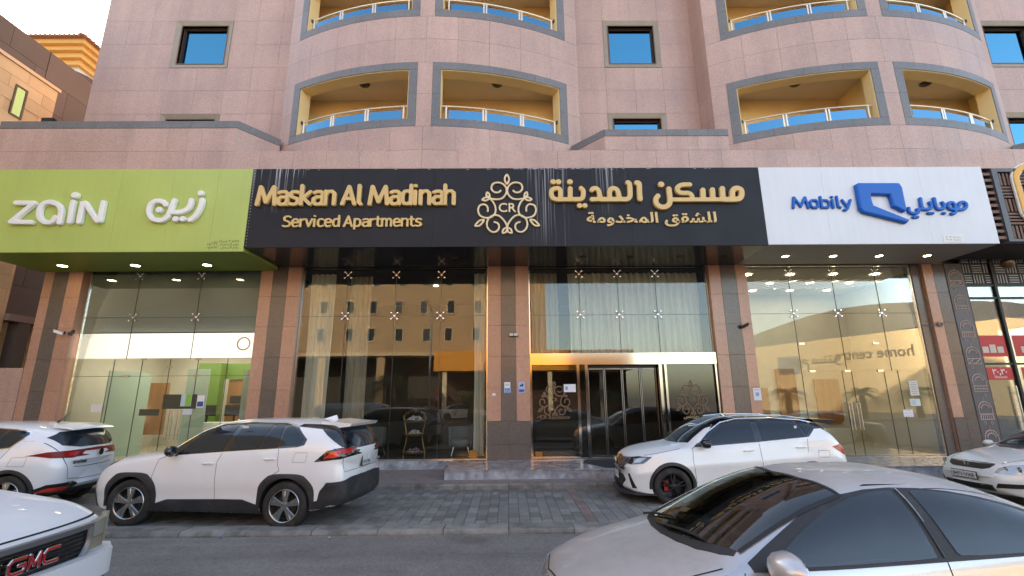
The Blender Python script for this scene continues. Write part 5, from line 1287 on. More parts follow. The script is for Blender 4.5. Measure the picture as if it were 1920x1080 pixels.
        while x < x1:
            y = y0+step*.5
            while y < y1:
                if inside(x, y) and min((p[0]-x)**2+(p[1]-y)**2 for p in B_) > (step*.4)**2: pts.append(Vector((x, y)))
                y += step
            x += step
        ed = [(i, (i+1) % nb) for i in range(nb)]
        for hp in holes:
            b0 = len(pts); Hb = []
            for a, b in zip(hp, hp[1:]+hp[:1]):
                n = max(1, int(math.hypot(b[0]-a[0], b[1]-a[1])/step)); Hb += [(a[0]+(b[0]-a[0])*i/n, a[1]+(b[1]-a[1])*i/n) for i in range(n)]
            pts += [Vector(p) for p in Hb]; ed += [(b0+i, b0+(i+1) % len(Hb)) for i in range(len(Hb))]
        r = delaunay_2d_cdt(pts, ed, [], 1, 1e-5)
        def inpoly(P, x, y):
            c = False
            for a, b in zip(P, P[1:]+P[:1]):
                if (a[1] > y) != (b[1] > y) and x < (b[0]-a[0])*(y-a[1])/(b[1]-a[1]+1e-12)+a[0]: c = not c
            return c
        V = []; ok = []; last = None
        for v in r[0]:
            h = s.hit(side, v[0], v[1]); ok.append(h is not None)
            if h: V.append(tuple(h[0]+h[1]*off))
            else: V.append((0, 0, 0))
        F = [tuple(f) for f in r[2] if all(ok[i] for i in f) and not any(inpoly(hp, sum(r[0][i][0] for i in f)/3, sum(r[0][i][1] for i in f)/3) for hp in holes)]
        # keep only the largest connected piece
        par_ = list(range(len(V)))
        def fd(i):
            while par_[i] != i: par_[i] = par_[par_[i]]; i = par_[i]
            return i
        # keep only reasonably continuous triangles
        F = [f for f in F if max((Vector(V[f[i]])-Vector(V[f[(i+1) % 3]])).length for i in range(3)) < step*9]
        for f in F:
            for i in (1, 2): par_[fd(f[i])] = fd(f[0])
        gs = {}
        for f in F: gs.setdefault(fd(f[0]), []).append(f)
        if len(gs) > 1: F = max(gs.values(), key=len)
        cnt = {}
        for f in F:
            for i in range(3):
                e = (f[i], f[(i+1) % 3]); cnt[e] = cnt.get(e, 0)+1
        n0 = len(V); back = {}
        def bk(i):
            if i not in back:
                h = s.hit(side, r[0][i][0], r[0][i][1]); back[i] = len(V); V.append(tuple(h[0]+h[1]*(off-rim)))
            return back[i]
        W_ = [(b, a, bk(a), bk(b)) for (a, b) in cnt if (b, a) not in cnt]
        mb = MB().add(V, F+W_); me = mb.mesh(name, 40, fix=False)
        # orient outwards
        bm = bmesh.new(); bm.from_mesh(me); bmesh.ops.recalc_face_normals(bm, faces=bm.faces)
        c = Vector((s.S['L']/2, 0, .7)); tot = sum(((f.calc_center_median()-c).dot(f.normal))*f.calc_area() for f in bm.faces)
        if tot < 0: bmesh.ops.reverse_faces(bm, faces=bm.faces)
        bm.to_mesh(me); bm.free(); me.materials.append(m)
        o = obj(name, me, None, parent or s.root)
        if both: s.patch(name, {'R': 'L', 'L': 'R'}.get(side, side), poly if side in 'RL' else [(-a, b) for a, b in poly], m, off, step, parent, rim, holes=holes)
        return o
    def line(s, name, side, pts, m=None, w=.007, off=.0015, parent=None, both=False, step=.04, rim=None):
        P = []
        for a, b in zip(pts, pts[1:]):
            n = max(1, int(math.hypot(b[0]-a[0], b[1]-a[1])/step)); P += [(a[0]+(b[0]-a[0])*i/n, a[1]+(b[1]-a[1])*i/n) for i in range(n)]
        P.append(pts[-1]); V = []; F = []; k = 0
        for i, p in enumerate(P):
            a, b = P[max(i-1, 0)], P[min(i+1, len(P)-1)]; d = Vector((b[0]-a[0], b[1]-a[1])).normalized(); n2 = Vector((-d.y, d.x))*w/2
            h1, h2 = s.hit(side, p[0]+n2.x, p[1]+n2.y), s.hit(side, p[0]-n2.x, p[1]-n2.y)
            if not h1 or not h2: continue
            V += [tuple(h1[0]+h1[1]*off), tuple(h2[0]+h2[1]*off)]
            if k: F.append((2*k-2, 2*k-1, 2*k+1, 2*k))
            k += 1
        if k > 1:
            mb = MB().add(V, F); me = mb.mesh(name, 40); me.materials.append(m or M['seam']); o = obj(name, me, None, parent or s.root)
        if both: s.line(name, {'R': 'L', 'L': 'R'}.get(side, side), pts if side in 'RL' else [(-a, b) for a, b in pts], m, w, off, parent)
    def tubeon(s, name, side, pts, r, m, off=.01, both=False, parent=None):
        P = []
        for a, b in zip(pts, pts[1:]):
            n = max(1, int(math.hypot(b[0]-a[0], b[1]-a[1])/.06)); P += [(a[0]+(b[0]-a[0])*i/n, a[1]+(b[1]-a[1])*i/n) for i in range(n)]
        P.append(pts[-1]); Q = []
        for p in P:
            h = s.hit(side, *p)
            if h: Q.append(h[0]+h[1]*off)
        if len(Q) > 1: MB().tube(Q, r, 8).build(name, m, parent or s.root, smooth=True)
        if both: s.tubeon(name, {'R': 'L', 'L': 'R'}.get(side, side), pts if side in 'RL' else [(-a, b) for a, b in pts], r, m, off, False, parent)
    def arch(s, m, ri, ro, out=.018, square=0, ends=(-8, 188)):
        for ax in s.S['axles']:
            for sg in (-1, 1):
                V = []; F = []; n = 30; side = 'R' if sg < 0 else 'L'; zc = s.S['rw']+.01; k = 0; lasty = None
                for i in range(n+1):
                    a = R(ends[0]+(ends[1]-ends[0])*i/n); c_, s_ = math.cos(a), math.sin(a)
                    q = 1
                    if square: q = min(1.12, 1/max(abs(c_)**square+abs(s_)**square, .01)**(1/square))
                    row = []
                    for j, rr_ in enumerate((ri, (ri+ro)/2, ro)):
                        rr_ = ri if j == 0 else rr_*q
                        h = s.hit(side, ax+rr_*c_, zc+rr_*s_)
                        y = abs(h[0].y) if h else (lasty or s.W-.03)
                        if j == 1: lasty = y
                        row.append((ax+rr_*c_, sg*(max(y, (lasty or y)-.02)+(out if j < 2 else .004)), zc+rr_*s_))
                    row.append((ax+ri*c_, sg*(s.W-.12), zc+ri*s_))
                    V += [row[3]]+row[:3]
                    if k:
                        b = 4*(k-1)
                        for j in range(3): F.append((b+j, b+j+1, b+4+j+1, b+4+j))
                    k += 1
                mb = MB().add(V, F); mb.build('arch_trim', m, s.root, smooth=50)
    def wheel(s, style='five', rim=None, steer=0, tw=.215):
        rw = s.S['rw']; rr_ = s.S.get('rim', rw*.66); rim = rim or M['alloy']
        key = ('wheel', s.root.name); 
        for ax in s.S['axles']:
            for sg in (-1, 1):
                y = sg*(s.W-.03-tw/2); st = steer if ax == s.S['axles'][0] else 0
                w_ = thing_part('wheel', s.root, (ax, y, rw), st)
                h = tw/2; prof = [(rr_, -h*.8), (rr_+.012, -h*.95), ((rw+rr_)/2, -h*1.04), (rw-.03, -h*.98), (rw-.008, -h*.80), (rw, -h*.5), (rw, h*.5), (rw-.008, h*.80), (rw-.03, h*.98), ((rw+rr_)/2, h*1.04), (rr_+.012, h*.95), (rr_, h*.8)]
                me = MB().lathe(prof, 'Y', (0,0,0), 48).mesh('tyre', 30); me.materials.append(M['rubber']); w_.data = me
                o_ = sg
                mb = MB().lathe([(rr_, -h*.8), (rr_-.012, -h*.8), (rr_-.02, 0), (rr_-.02, h*.8), (rr_, h*.8)], 'Y', (0,0,0), 40)
                mb.lathe([(rr_+.004, o_*h*.90), (rr_-.004, o_*h*.97), (rr_-.016, o_*h*.90), (rr_-.016, o_*h*.6)], 'Y', (0,0,0), 40)
                ns = 5
                for k in range(ns):
                    a = 2*math.pi*k/ns+.3
                    subs = ((-.17, .022, .030, .80), (.17, .022, .030, .80), (0, .035, .040, .68)) if style == 'five' else ((-.17, .016, .014, .80), (.17, .016, .014, .80))
                    for da, wi, wo, hh in subs:
                        a1 = a+da*.5; a2 = a+da
                        p1 = Vector((math.cos(a1), 0, math.sin(a1)))*.045; p2 = Vector((math.cos(a2), 0, math.sin(a2)))*(rr_-.008)
                        t_ = Vector((-math.sin(a2), 0, math.cos(a2)))
                        yo, yi = o_*h*hh, o_*h*.35
                        v = [p1-t_*wi, p1+t_*wi, p2+t_*wo, p2-t_*wo]; c_ = .006
                        top_ = [p1-t_*(wi-c_), p1+t_*(wi-c_), p2+t_*(wo-c_), p2-t_*(wo-c_)]
                        vv = [(q.x, yo+o_*(.014 if i < 2 else 0), q.z) for i, q in enumerate(top_)]+[(q.x, yo+o_*(.006 if i < 2 else -.008), q.z) for i, q in enumerate(v)]+[(q.x, yi, q.z) for q in v]
                        mb.add(vv, [(0,1,2,3), (0,4,5,1), (1,5,6,2), (2,6,7,3), (3,7,4,0), (4,8,9,5), (5,9,10,6), (6,10,11,7), (7,11,8,4)])
                mb.lathe([(0, o_*h*.9), (.03, o_*h*.9), (.055, o_*h*.84), (.06, o_*h*.5), (0, o_*h*.5)], 'Y', (0,0,0), 20)
                mb.build('rim', rim, w_, smooth=35)
                MB().lathe([(0, 0), (rr_*.98, 0), (rr_*.98, o_*.004), (0, o_*.004)], 'Y', (0,0,0), 30).build('wheel_back', M['well'], w_); MB().lathe([(.05, o_*.01), (rr_*.66, o_*.01), (rr_*.66, o_*.02), (.05, o_*.02)], 'Y', (0,0,0), 30).build('brake_disc', M['alloydk'], w_)
                if style == 'split': MB().box(-.16, -.08, min(o_*.02, o_*.06), max(o_*.02, o_*.06), -.08, .10).build('brake_caliper', mat('caliper_red', (.35,.01,.01), .4), w_)
    def handle(s, x, z, sg_side='R', m=None, L=.20, both=True):
        for side in (('R', 'L') if both else (sg_side,)):
            h = s.hit(side, x, z)
            if not h: continue
            sg = -1 if side == 'R' else 1
            p = h[0]; mb = MB().tube([(x-L/2, p.y+sg*.002, z), (x-L/2+.03, p.y+sg*.028, z+.004), (x+L/2-.03, p.y+sg*.030, z+.008), (x+L/2, p.y+sg*.004, z+.008)], [.011, .014, .014, .011], 8)
            mb.build('door_handle', m or s.pm, s.root, smooth=True)
    def mirror(s, x, z, cap, w_=.22, h=.15, yoff=.0, foot=None, sides=(-1, 1)):
        for sg in sides:
            hh = s.hit('R' if sg < 0 else 'L', x+.06, z-.02); y = abs(hh[0].y) if hh else s.W-.1
            mb = MB(); n = 14; V = []; F = []
            for i in range(n+1):
                t = i/n; ww = math.sin(math.pi*min(1, t*1.0))**.5 if 0 < t < 1 else .0
                yy = y+.05+yoff+t*w_
                for k in range(12):
                    a = 2*math.pi*k/12; cx_ = math.cos(a); cz_ = math.sin(a)
                    dx = (.05 if cx_ > 0 else .12)*abs(cx_)**.8*(1 if cx_ > 0 else -1)
                    V.append((x+.05+dx*max(ww, .03)+t*.03, sg*yy, z+cz_*h/2*max(ww, .03)*(1-.15*t)))
            for i in range(n):
                for k in range(12): F.append((i*12+k, i*12+(k+1) % 12, (i+1)*12+(k+1) % 12, (i+1)*12+k))
            F += [tuple(range(12)), tuple(range(n*12+11, n*12-1, -1))]
            o = mb.add(V, F).build('wing_mirror', cap, s.root, smooth=60)
            MB().box(x+.085, x+.092, *sorted((sg*(y+.08+yoff), sg*(y+.02+yoff+w_))), z-h*.32, z+h*.32).build('mirror_glass', M['polish'], o)
            MB().tube([(x+.05, sg*(y-.02), z-h*.42), (x+.05, sg*(y+.10+yoff), z-h*.2)], [.03, .022], 8).build('mirror_foot', foot or M['black'], o, smooth=True)
    def numplate(s, side, y, z, w_=.33, h=.16, frame=True, lines_=('\u0661\u0662\u0663\u0664', 'A B J'), off=.012):
        hh = s.hit(side, y, z); p = hh[0]; sgn = -1 if side == 'F' else 1
        x = p.x+sgn*off; rz = R(-90) if side == 'F' else R(90)
        o = MB().box(-w_/2-.012, w_/2+.012, 0, .012, -h/2-.012, h/2+.012).build('plate_frame', M['black'], s.root, loc=(x, y, z), rz=rz)
        q = MB().box(-w_/2, w_/2, -.004, -.001, -h/2, h/2).build('plate', M['plate'], o)
        mb = MB().box(-.001-.002+0, .003, -.0055, -.0045, -h/2, h/2).box(-w_/2, w_/2, -.0055, -.0045, -.002, .002); mb.build('plate_lines', M['ink'], o)
        return o
def smooth_poly(poly, n=1):
    for _ in range(n):
        q = []
        for a, b in zip(poly, poly[1:]+poly[:1]): q += [(a[0]*.75+b[0]*.25, a[1]*.75+b[1]*.25), (a[0]*.25+b[0]*.75, a[1]*.25+b[1]*.75)]
        poly = q
    return poly
def shrink(poly, d):
    cx = sum(p[0] for p in poly)/len(poly); cy = sum(p[1] for p in poly)/len(poly); q = []
    for x, y in poly:
        L = math.hypot(x-cx, y-cy); q.append((cx+(x-cx)*(1-d/L), cy+(y-cy)*(1-d/L)))
    return q
def cut(car, mb):
    cm = mb.mesh('cut'); cm.materials.append(car.pm); cm.materials.append(M['cabin'])
    for p in cm.polygons: p.material_index = 2
    while len(cm.materials) < 3: cm.materials.append(M['cabin'])
    if len(car.body.data.materials) < 3: car.body.data.materials.append(M['cabin'])
    co = bpy.data.objects.new('cut', cm); link(co); par = car.body.parent; car.body.parent = None; bpy.context.view_layer.update()
    md = car.body.modifiers.new('b', 'BOOLEAN'); md.operation = 'DIFFERENCE'; md.object = co; md.solver = 'EXACT'; bpy.context.view_layer.update()
    nm = bpy.data.meshes.new_from_object(car.body.evaluated_get(bpy.context.evaluated_depsgraph_get())); car.body.modifiers.clear(); car.body.data = nm
    bpy.data.objects.remove(co); car.body.parent = par; car.body.data.set_sharp_from_angle(angle=R(38))
def thing_part(name, parent, loc, rz=0):
    me = bpy.data.meshes.new(name); o = bpy.data.objects.new(name, me); o.location = loc; o.rotation_euler = (0,0,rz); return link(o, parent)
def plate_txt(o, w_, h, rows):
    for body, dx, dz, size in rows: txt(body, size, o, (dx, -.0065, dz), M['ink'], .0008, .001, name='plate_text')
# ---- white SUV with its side to the camera
S = dict(L=4.60, W=1.86, axles=(.93, 3.62), rw=.370, ra=.415, rim=.250,
  top=[(0,.86),(.10,.965),(.35,1.06),(.8,1.13),(1.22,1.175),(1.5,1.33),(1.85,1.53),(2.15,1.645),(2.6,1.69),(3.2,1.69),(3.8,1.665),(4.25,1.61),(4.42,1.50),(4.55,1.24),(4.60,1.12)],
  belt=[(0,.74),(.3,.92),(.9,1.03),(1.3,1.08),(2.0,1.13),(3.0,1.21),(3.9,1.27),(4.3,1.24),(4.6,1.06)],
  bot=[(0,.30),(.4,.24),(1.5,.24),(3.2,.24),(4.1,.28),(4.6,.36)], hw=[(0,.80),(.25,.89),(.8,.925),(1.6,.915),(2.6,.915),(3.5,.93),(4.2,.915),(4.6,.83)],
  nose=[(.3,.05),(.6,0),(.8,.03),(1.1,.12)], tail=[(.3,.10),(.5,.0),(.8,.02),(1.0,.05),(1.15,.0),(1.6,.0)], tuck=.06, shoulder=.045, lean=.40, sq=1.9, bowf=.22, bowr=.16, crease=(.28,-.016), rn=.14, rt=.10)
c = CarB('parked_car', 'white suv parked side on before the left pillars, black wheel arches and chrome wheels', S, paint('suv_white', (.84,.84,.84)), (-7.14, 9.42, 0), R(-6.9))
c.root.scale = (1.02, 1, 1)
c.arch(M['trim'], .41, .475, .02, 3.4)
c.patch('sill_cladding', 'R', [(1.26,.26),(1.34,.36),(1.6,.44),(2.5,.455),(2.9,.455),(3.16,.38),(3.24,.26)], M['trim'], .016, both=True)
c.patch('front_bumper_trim', 'F', [(-.80,.30),(.80,.30),(.78,.46),(.5,.50),(-.5,.50),(-.78,.46)], M['trim'], .012)
c.patch('rear_bumper_trim', 'R', [(4.04,.32),(4.09,.44),(4.24,.47),(4.44,.68),(4.62,.75),(4.62,.36)], M['trim'], .014, both=True)
c.patch('bumper_cover', 'B', [(-.86,.38),(.86,.38),(.86,.72),(.5,.76),(-.5,.76),(-.86,.72)], M['trim'], .018)
c.patch('window_surround', 'R', [(1.50,1.115),(1.62,1.27),(1.92,1.49),(2.2,1.60),(2.7,1.638),(3.4,1.625),(3.66,1.565),(3.88,1.38),(3.86,1.29),(3.75,1.262),(2.5,1.185)], M['gloss'], .005, .035, both=True)
c.patch('side_window', 'R', [(1.70,1.155),(1.80,1.31),(2.02,1.50),(2.28,1.585),(2.56,1.605),(2.50,1.40),(2.44,1.20)], M['tint'], .010, .04, both=True)
c.patch('side_window', 'R', [(2.56,1.205),(2.66,1.605),(3.20,1.605),(3.06,1.245)], M['tint'], .010, .04, both=True)
c.patch('side_window', 'R', [(3.10,1.248),(3.235,1.60),(3.40,1.595),(3.42,1.268)], M['tint'], .010, .04, both=True)
c.patch('quarter_window', 'R', [(3.46,1.272),(3.45,1.595),(3.62,1.55),(3.83,1.38),(3.80,1.31),(3.72,1.285)], M['tint'], .010, .04, both=True)
c.tubeon('window_chrome', 'R', [(1.50,1.12),(1.62,1.275),(1.92,1.50),(2.2,1.61),(2.7,1.648),(3.4,1.635),(3.66,1.58)], .008, M['chrome'], .004, both=True)
c.patch('floating_pillar', 'R', [(3.64,1.575),(3.70,1.61),(4.0,1.60),(4.26,1.575),(4.40,1.42),(4.50,1.26),(4.42,1.255),(4.06,1.535)], M['gloss'], .007, .03, both=True)
c.patch('windscreen', 'T', [(1.30,-.62),(1.22,-.3),(1.20,0),(1.22,.3),(1.30,.62),(1.98,.50),(1.92,0),(1.98,-.50)], M['tint'], .004)
c.patch('rear_window', 'B', [(-.72,1.25),(-.70,1.40),(-.60,1.555),(.60,1.555),(.70,1.40),(.72,1.25),(.5,1.21),(-.5,1.21)], M['tint'], .006)
c.patch('headlamp', 'R', [(.06,.86),(.12,.98),(.40,1.065),(.64,1.085),(.44,.95),(.2,.87)], M['lens'], .006, .03, both=True)
c.patch('grille', 'F', [(-.5,.56),(.5,.56),(.56,.82),(.5,.90),(-.5,.90),(-.56,.82)], M['black'], .008)
tl = c.patch('tail_lamp', 'R', [(4.06,1.035),(4.24,1.20),(4.40,1.235),(4.62,1.25),(4.60,1.12),(4.44,1.07)], M['gloss'], .010, .03)
c.patch('tail_lamp', 'L', [(4.06,1.035),(4.24,1.20),(4.40,1.235),(4.62,1.25),(4.60,1.12),(4.44,1.07)], M['gloss'], .010, .03)
c.patch('red_lens', 'R', [(4.20,1.085),(4.31,1.185),(4.43,1.195),(4.40,1.10)], M['redlit'], .013, .03, tl)
c.patch('red_strip', 'R', [(4.43,1.205),(4.50,1.225),(4.60,1.225),(4.60,1.195)], M['redlens'], .013, .03, tl)
c.patch('tail_lamp_inner', 'B', [(-.82,1.11),(-.80,1.23),(-.52,1.215),(-.50,1.14)], M['gloss'], .010, .03); c.patch('tail_lamp_inner', 'B', [(.82,1.11),(.80,1.23),(.52,1.215),(.50,1.14)], M['gloss'], .010, .03)
for sg in (-1, 1): c.patch('red_strip', 'B', [(sg*.80,1.14),(sg*.79,1.22),(sg*.54,1.205),(sg*.53,1.155)], M['redlens'], .014, .03)
for pts in ([(1.34,.44),(1.30,.8),(1.36,1.06),(1.50,1.12)], [(2.42,.46),(2.40,1.02),(2.47,1.18)], [(3.50,.90),(3.46,1.0),(3.44,1.26)], [(3.24,.62),(3.32,.80),(3.50,.90)]): c.line('door_gap', 'R', pts, both=True)
c.line('hood_gap', 'T', [(1.18,-.70),(.8,-.72),(.35,-.66)], both=False); c.line('hood_gap', 'T', [(1.18,.70),(.8,.72),(.35,.66)])
c.line('fuel_flap', 'R', [(3.70,1.03),(3.74,1.175),(3.93,1.175),(3.92,1.03),(3.70,1.03)], w=.004)
c.line('tailgate_gap', 'B', [(-.74,1.1),(-.70,.86),(.70,.86),(.74,1.1)])
c.handle(2.26, 1.0); c.handle(3.32, 1.075)
c.mirror(1.60, 1.20, M['gloss'], .22, .20)
o = c.numplate('B', -.02, .98, .33, .16, off=.02); plate_txt(o, .33, .16, [('2915', -.08, -.06, .07), ('KBR', .09, -.06, .07)])
sp_ = MB()
for y0, y1 in ((-.56,-.2),(-.2,.2),(.2,.56)): sp_.add([(3.95,y0,1.662),(4.50,y0,1.61),(4.50,y1,1.61),(3.95,y1,1.662),(4.0,y0,1.52),(4.46,y0,1.565),(4.46,y1,1.565),(4.0,y1,1.52)], [(0,1,2,3),(7,6,5,4),(0,4,5,1),(1,5,6,2),(2,6,7,3),(3,7,4,0)])
sp_.build('roof_spoiler', c.pm, c.root)
MB().add([(3.72,-.02,1.67),(3.72,.02,1.67),(3.98,.03,1.655),(3.98,-.03,1.655),(3.95,0,1.74)], [(0,1,4),(1,2,4),(2,3,4),(3,0,4),(3,2,1,0)]).build('roof_fin', c.pm, c.root)
MB().box(2.70, 2.80, -.772, -.764, 1.555, 1.59).build('window_sticker', M['plate'], c.root)
c.wheel('five', M['alloy'], R(6))
txt('RAV4', .07, c.root, (4.585, .45, .93), M['steel'], .003, .002, rz=R(90), name='badge')

# ---- white SUV at the left edge seen from its rear corner
S = dict(L=4.48, W=1.86, axles=(.91, 3.58), rw=.355, ra=.39, rim=.24,
  top=[(0,.82),(.12,.93),(.4,1.03),(.9,1.11),(1.15,1.15),(1.5,1.34),(1.9,1.53),(2.3,1.62),(2.8,1.64),(3.4,1.62),(3.9,1.56),(4.20,1.48),(4.34,1.34),(4.42,1.16),(4.48,1.05)],
  belt=[(0,.72),(.3,.88),(.9,.99),(1.4,1.05),(2.2,1.08),(3.0,1.12),(3.6,1.18),(4.1,1.20),(4.48,1.0)],
  bot=[(0,.28),(.4,.22),(1.5,.23),(3.2,.23),(4.1,.27),(4.48,.38)], hw=[(0,.78),(.25,.88),(.8,.92),(1.6,.91),(2.6,.91),(3.5,.93),(4.1,.905),(4.48,.80)],
  tail=[(.3,.14),(.5,.03),(.75,0),(1.0,.04),(1.1,.03),(1.6,.0)], tuck=.06, shoulder=.05, lean=.42, sq=1.6, bowf=.22, bowr=.24, rn=.14, rt=.13, crease=(.68,.012))
a_ = R(7); ox_, oy_ = -9.10-(math.cos(a_)*3.58+math.sin(a_)*.92), 9.12-(math.sin(a_)*3.58-math.cos(a_)*.92)
c = CarB('parked_car', 'white suv at the left edge with a red light band across its tailgate', S, paint('suv_white_cool', (.80,.82,.85)), (ox_, oy_, 0), a_)
c.arch(M['trim'], .385, .45, .012, 0)
c.patch('window_surround', 'R', [(1.42,1.07),(1.75,1.36),(2.1,1.50),(2.9,1.545),(3.4,1.515),(3.70,1.46),(3.74,1.41),(3.52,1.18),(3.0,1.13)], M['chrome'], .003, both=True)
c.patch('window_frame', 'R', [(1.50,1.09),(1.78,1.345),(2.12,1.485),(2.9,1.53),(3.4,1.50),(3.67,1.45),(3.70,1.41),(3.50,1.195),(3.0,1.145)], M['gloss'], .005, both=True)
c.patch('side_window', 'R', [(2.5,1.14),(2.55,1.50),(2.95,1.51),(3.26,1.495),(3.16,1.185),(3.0,1.17)], M['tint'], .007, both=True)
c.patch('side_window', 'R', [(1.62,1.11),(1.85,1.345),(2.15,1.465),(2.46,1.49),(2.42,1.13)], M['tint'], .007, both=True)
c.patch('quarter_window', 'R', [(3.22,1.19),(3.32,1.49),(3.60,1.445),(3.655,1.41),(3.48,1.215)], M['tint'], .007, both=True)
c.patch('windscreen', 'T', [(1.28,-.62),(1.18,-.3),(1.16,0),(1.18,.3),(1.28,.62),(1.98,.50),(1.92,0),(1.98,-.50)], M['tint'], .004)
c.patch('rear_window', 'B', [(-.76,1.35),(-.60,1.44),(0,1.475),(.60,1.44),(.76,1.35),(.68,1.20),(.4,1.15),(-.4,1.15),(-.68,1.20)], M['tint'], .008)
lp_ = [(-.90,1.045),(-.80,1.095),(-.40,1.105),(0,1.115),(.40,1.105),(.80,1.095),(.90,1.045),(.80,.985),(.55,.965),(.42,.99),(.30,1.065),(-.30,1.065),(-.42,.99),(-.55,.965),(-.80,.985)]
lb = c.patch('light_band', 'B', lp_, M['darkred'], .010, .03)
for sg in (-1, 1):
    c.patch('red_lens', 'B', [(sg*.50,1.0),(sg*.42,1.04),(sg*.50,1.075),(sg*.66,1.07),(sg*.68,1.0)], M['redlens'], .014, .03, lb)
    c.patch('tail_lamp', 'R' if sg < 0 else 'L', [(3.93,1.06),(4.1,1.095),(4.45,1.10),(4.45,.98),(4.3,.975),(4.1,1.01)], M['darkred'], .010, .03)
    c.patch('fog_lamp', 'B', [(sg*.88,.39),(sg*.80,.52),(sg*.46,.54),(sg*.38,.48),(sg*.52,.36)], M['gloss'], .012, .03)
    c.patch('red_lens', 'B', [(sg*.83,.40),(sg*.78,.46),(sg*.52,.465),(sg*.54,.385)], M['redlit'], .016, .03)
c.patch('rear_valance', 'B', [(-.84,.30),(.84,.30),(.80,.40),(.5,.42),(-.5,.42),(-.80,.40)], M['trim'], .014)
c.line('tailgate_gap', 'B', [(-.80,1.5),(-.82,1.3),(-.74,1.1),(-.66,.85),(-.60,.60),(-.3,.56),(.3,.56),(.60,.60),(.66,.85),(.74,1.1)], w=.01)
c.line('tailgate_crease', 'B', [(-.5,.80),(-.3,.78),(.3,.78),(.5,.80)], w=.012)
c.line('fuel_flap', 'R', [(3.55,.87),(3.60,1.02),(3.84,1.02),(3.82,.86),(3.55,.87)], w=.005)
for pts in ([(3.52,1.18),(3.36,.92),(3.22,.72)], [(2.42,.40),(2.40,1.0),(2.46,1.12)]): c.line('door_gap', 'R', pts, both=True)
c.handle(3.28, .985); c.handle(2.2, .95); c.mirror(1.55, 1.13, c.pm, .2, .15)
MB().lathe([(0,-.006),(.06,-.004),(.065,.004),(0,.006)], 'X', (4.50,0,1.02), 20).build('badge', M['gloss'], c.root)
txt('SPORTAGE', .065, c.root, (4.435, -.44, .855), M['lampin'], .003, .002, rz=R(90), sx=1.1, name='badge_text')
MB().add([(3.95,-.60,1.565),(4.27,-.54,1.505),(4.33,0,1.52),(4.27,.54,1.505),(3.95,.60,1.565),(3.95,0,1.60),(3.95,-.60,1.53),(4.31,-.56,1.475),(4.36,0,1.49),(4.31,.56,1.475),(3.95,.60,1.53)], [(0,1,2,5),(5,2,3,4),(6,7,8),(8,9,10),(6,8,10),(0,6,7,1),(1,7,8,2),(2,8,9,3),(3,9,10,4)]).build('roof_spoiler', c.pm, c.root)
MB().tube([(3.62,0,1.62),(3.80,0,1.80)], [.008,.004], 6).lathe([(0,0),(.03,0),(.02,.03),(0,.035)], 'Z', (3.61,0,1.605), 10).build('aerial', M['black'], c.root)
c.wheel('five', M['alloy'])

# ---- white crossover with black roof
S = dict(L=4.33, W=1.80, axles=(.86, 3.46), rw=.345, ra=.385, rim=.235,
  top=[(0,.80),(.10,.90),(.4,1.0),(.8,1.07),(1.08,1.11),(1.4,1.31),(1.75,1.50),(2.05,1.60),(2.4,1.635),(3.0,1.63),(3.5,1.585),(3.85,1.51),(4.05,1.38),(4.22,1.17),(4.33,1.04)],
  belt=[(0,.70),(.3,.86),(.8,.97),(1.3,1.03),(2.0,1.08),(3.0,1.17),(3.6,1.22),(4.0,1.22),(4.33,.95)],
  bot=[(0,.24),(.4,.19),(1.5,.22),(3.0,.22),(3.9,.26),(4.33,.36)], hw=[(0,.74),(.25,.85),(.7,.895),(1.5,.885),(2.6,.885),(3.4,.90),(3.9,.885),(4.33,.78)],
  nose=[(.2,-.02),(.45,0),(.65,.0),(.9,.08)], tail=[(.3,.10),(.6,0),(.9,.0),(1.6,0)], tuck=.06, shoulder=.05, lean=.42, sq=1.7, bowf=.26, bowr=.16, rn=.13, rt=.11, crease=(.62,.02))
c = CarB('parked_car', 'white crossover with black roof and mirrors parked in front of the entrance', S, paint('crossover_white', (.82,.825,.82)), (2.25, 10.38, 0), R(0))
c.root.scale = (1.035, 1, 1)
c.arch(M['trim'], .375, .435, .010, 0)
c.patch('roof_panel', 'T', [(1.62,-.56),(1.56,0),(1.62,.56),(2.0,.63),(3.4,.61),(3.88,.52),(3.92,0),(3.88,-.52),(3.4,-.61),(2.0,-.63)], M['gloss'], .003, .08)
c.patch('window_surround', 'R', [(1.32,1.055),(1.66,1.325),(1.95,1.49),(2.3,1.56),(2.9,1.57),(3.5,1.525),(3.90,1.45),(4.10,1.24),(4.02,1.235),(3.82,1.385),(3.66,1.375),(3.50,1.235),(2.5,1.14)], M['gloss'], .003, both=True)
c.patch('roof_side', 'R', [(1.66,1.335),(1.95,1.50),(2.3,1.57),(2.9,1.58),(3.5,1.535),(3.9,1.455),(3.86,1.50),(3.5,1.575),(2.9,1.615),(2.3,1.61),(1.9,1.54)], M['gloss'], .005, .035, both=True)
c.patch('side_window', 'R', [(1.56,1.10),(1.72,1.31),(1.98,1.465),(2.3,1.53),(2.50,1.535),(2.48,1.16)], M['tint'], .010, .04, both=True)
c.patch('side_window', 'R', [(2.62,1.17),(2.64,1.54),(3.0,1.54),(3.34,1.515),(3.42,1.24)], M['tint'], .010, .04, both=True)
c.patch('quarter_window', 'R', [(3.46,1.25),(3.39,1.51),(3.60,1.49),(3.80,1.44),(3.62,1.385)], M['tint'], .010, .04, both=True)
c.tubeon('window_chrome', 'R', [(1.26,1.02),(1.44,1.155),(1.66,1.335),(1.95,1.50),(2.3,1.57),(2.9,1.58),(3.5,1.535),(3.86,1.465)], .010, M['chrome'], .006, both=True)
c.tubeon('roof_rail', 'R', [(2.0,1.575),(2.4,1.615),(3.2,1.605),(3.75,1.525)], .014, M['steel'], .020, both=True)
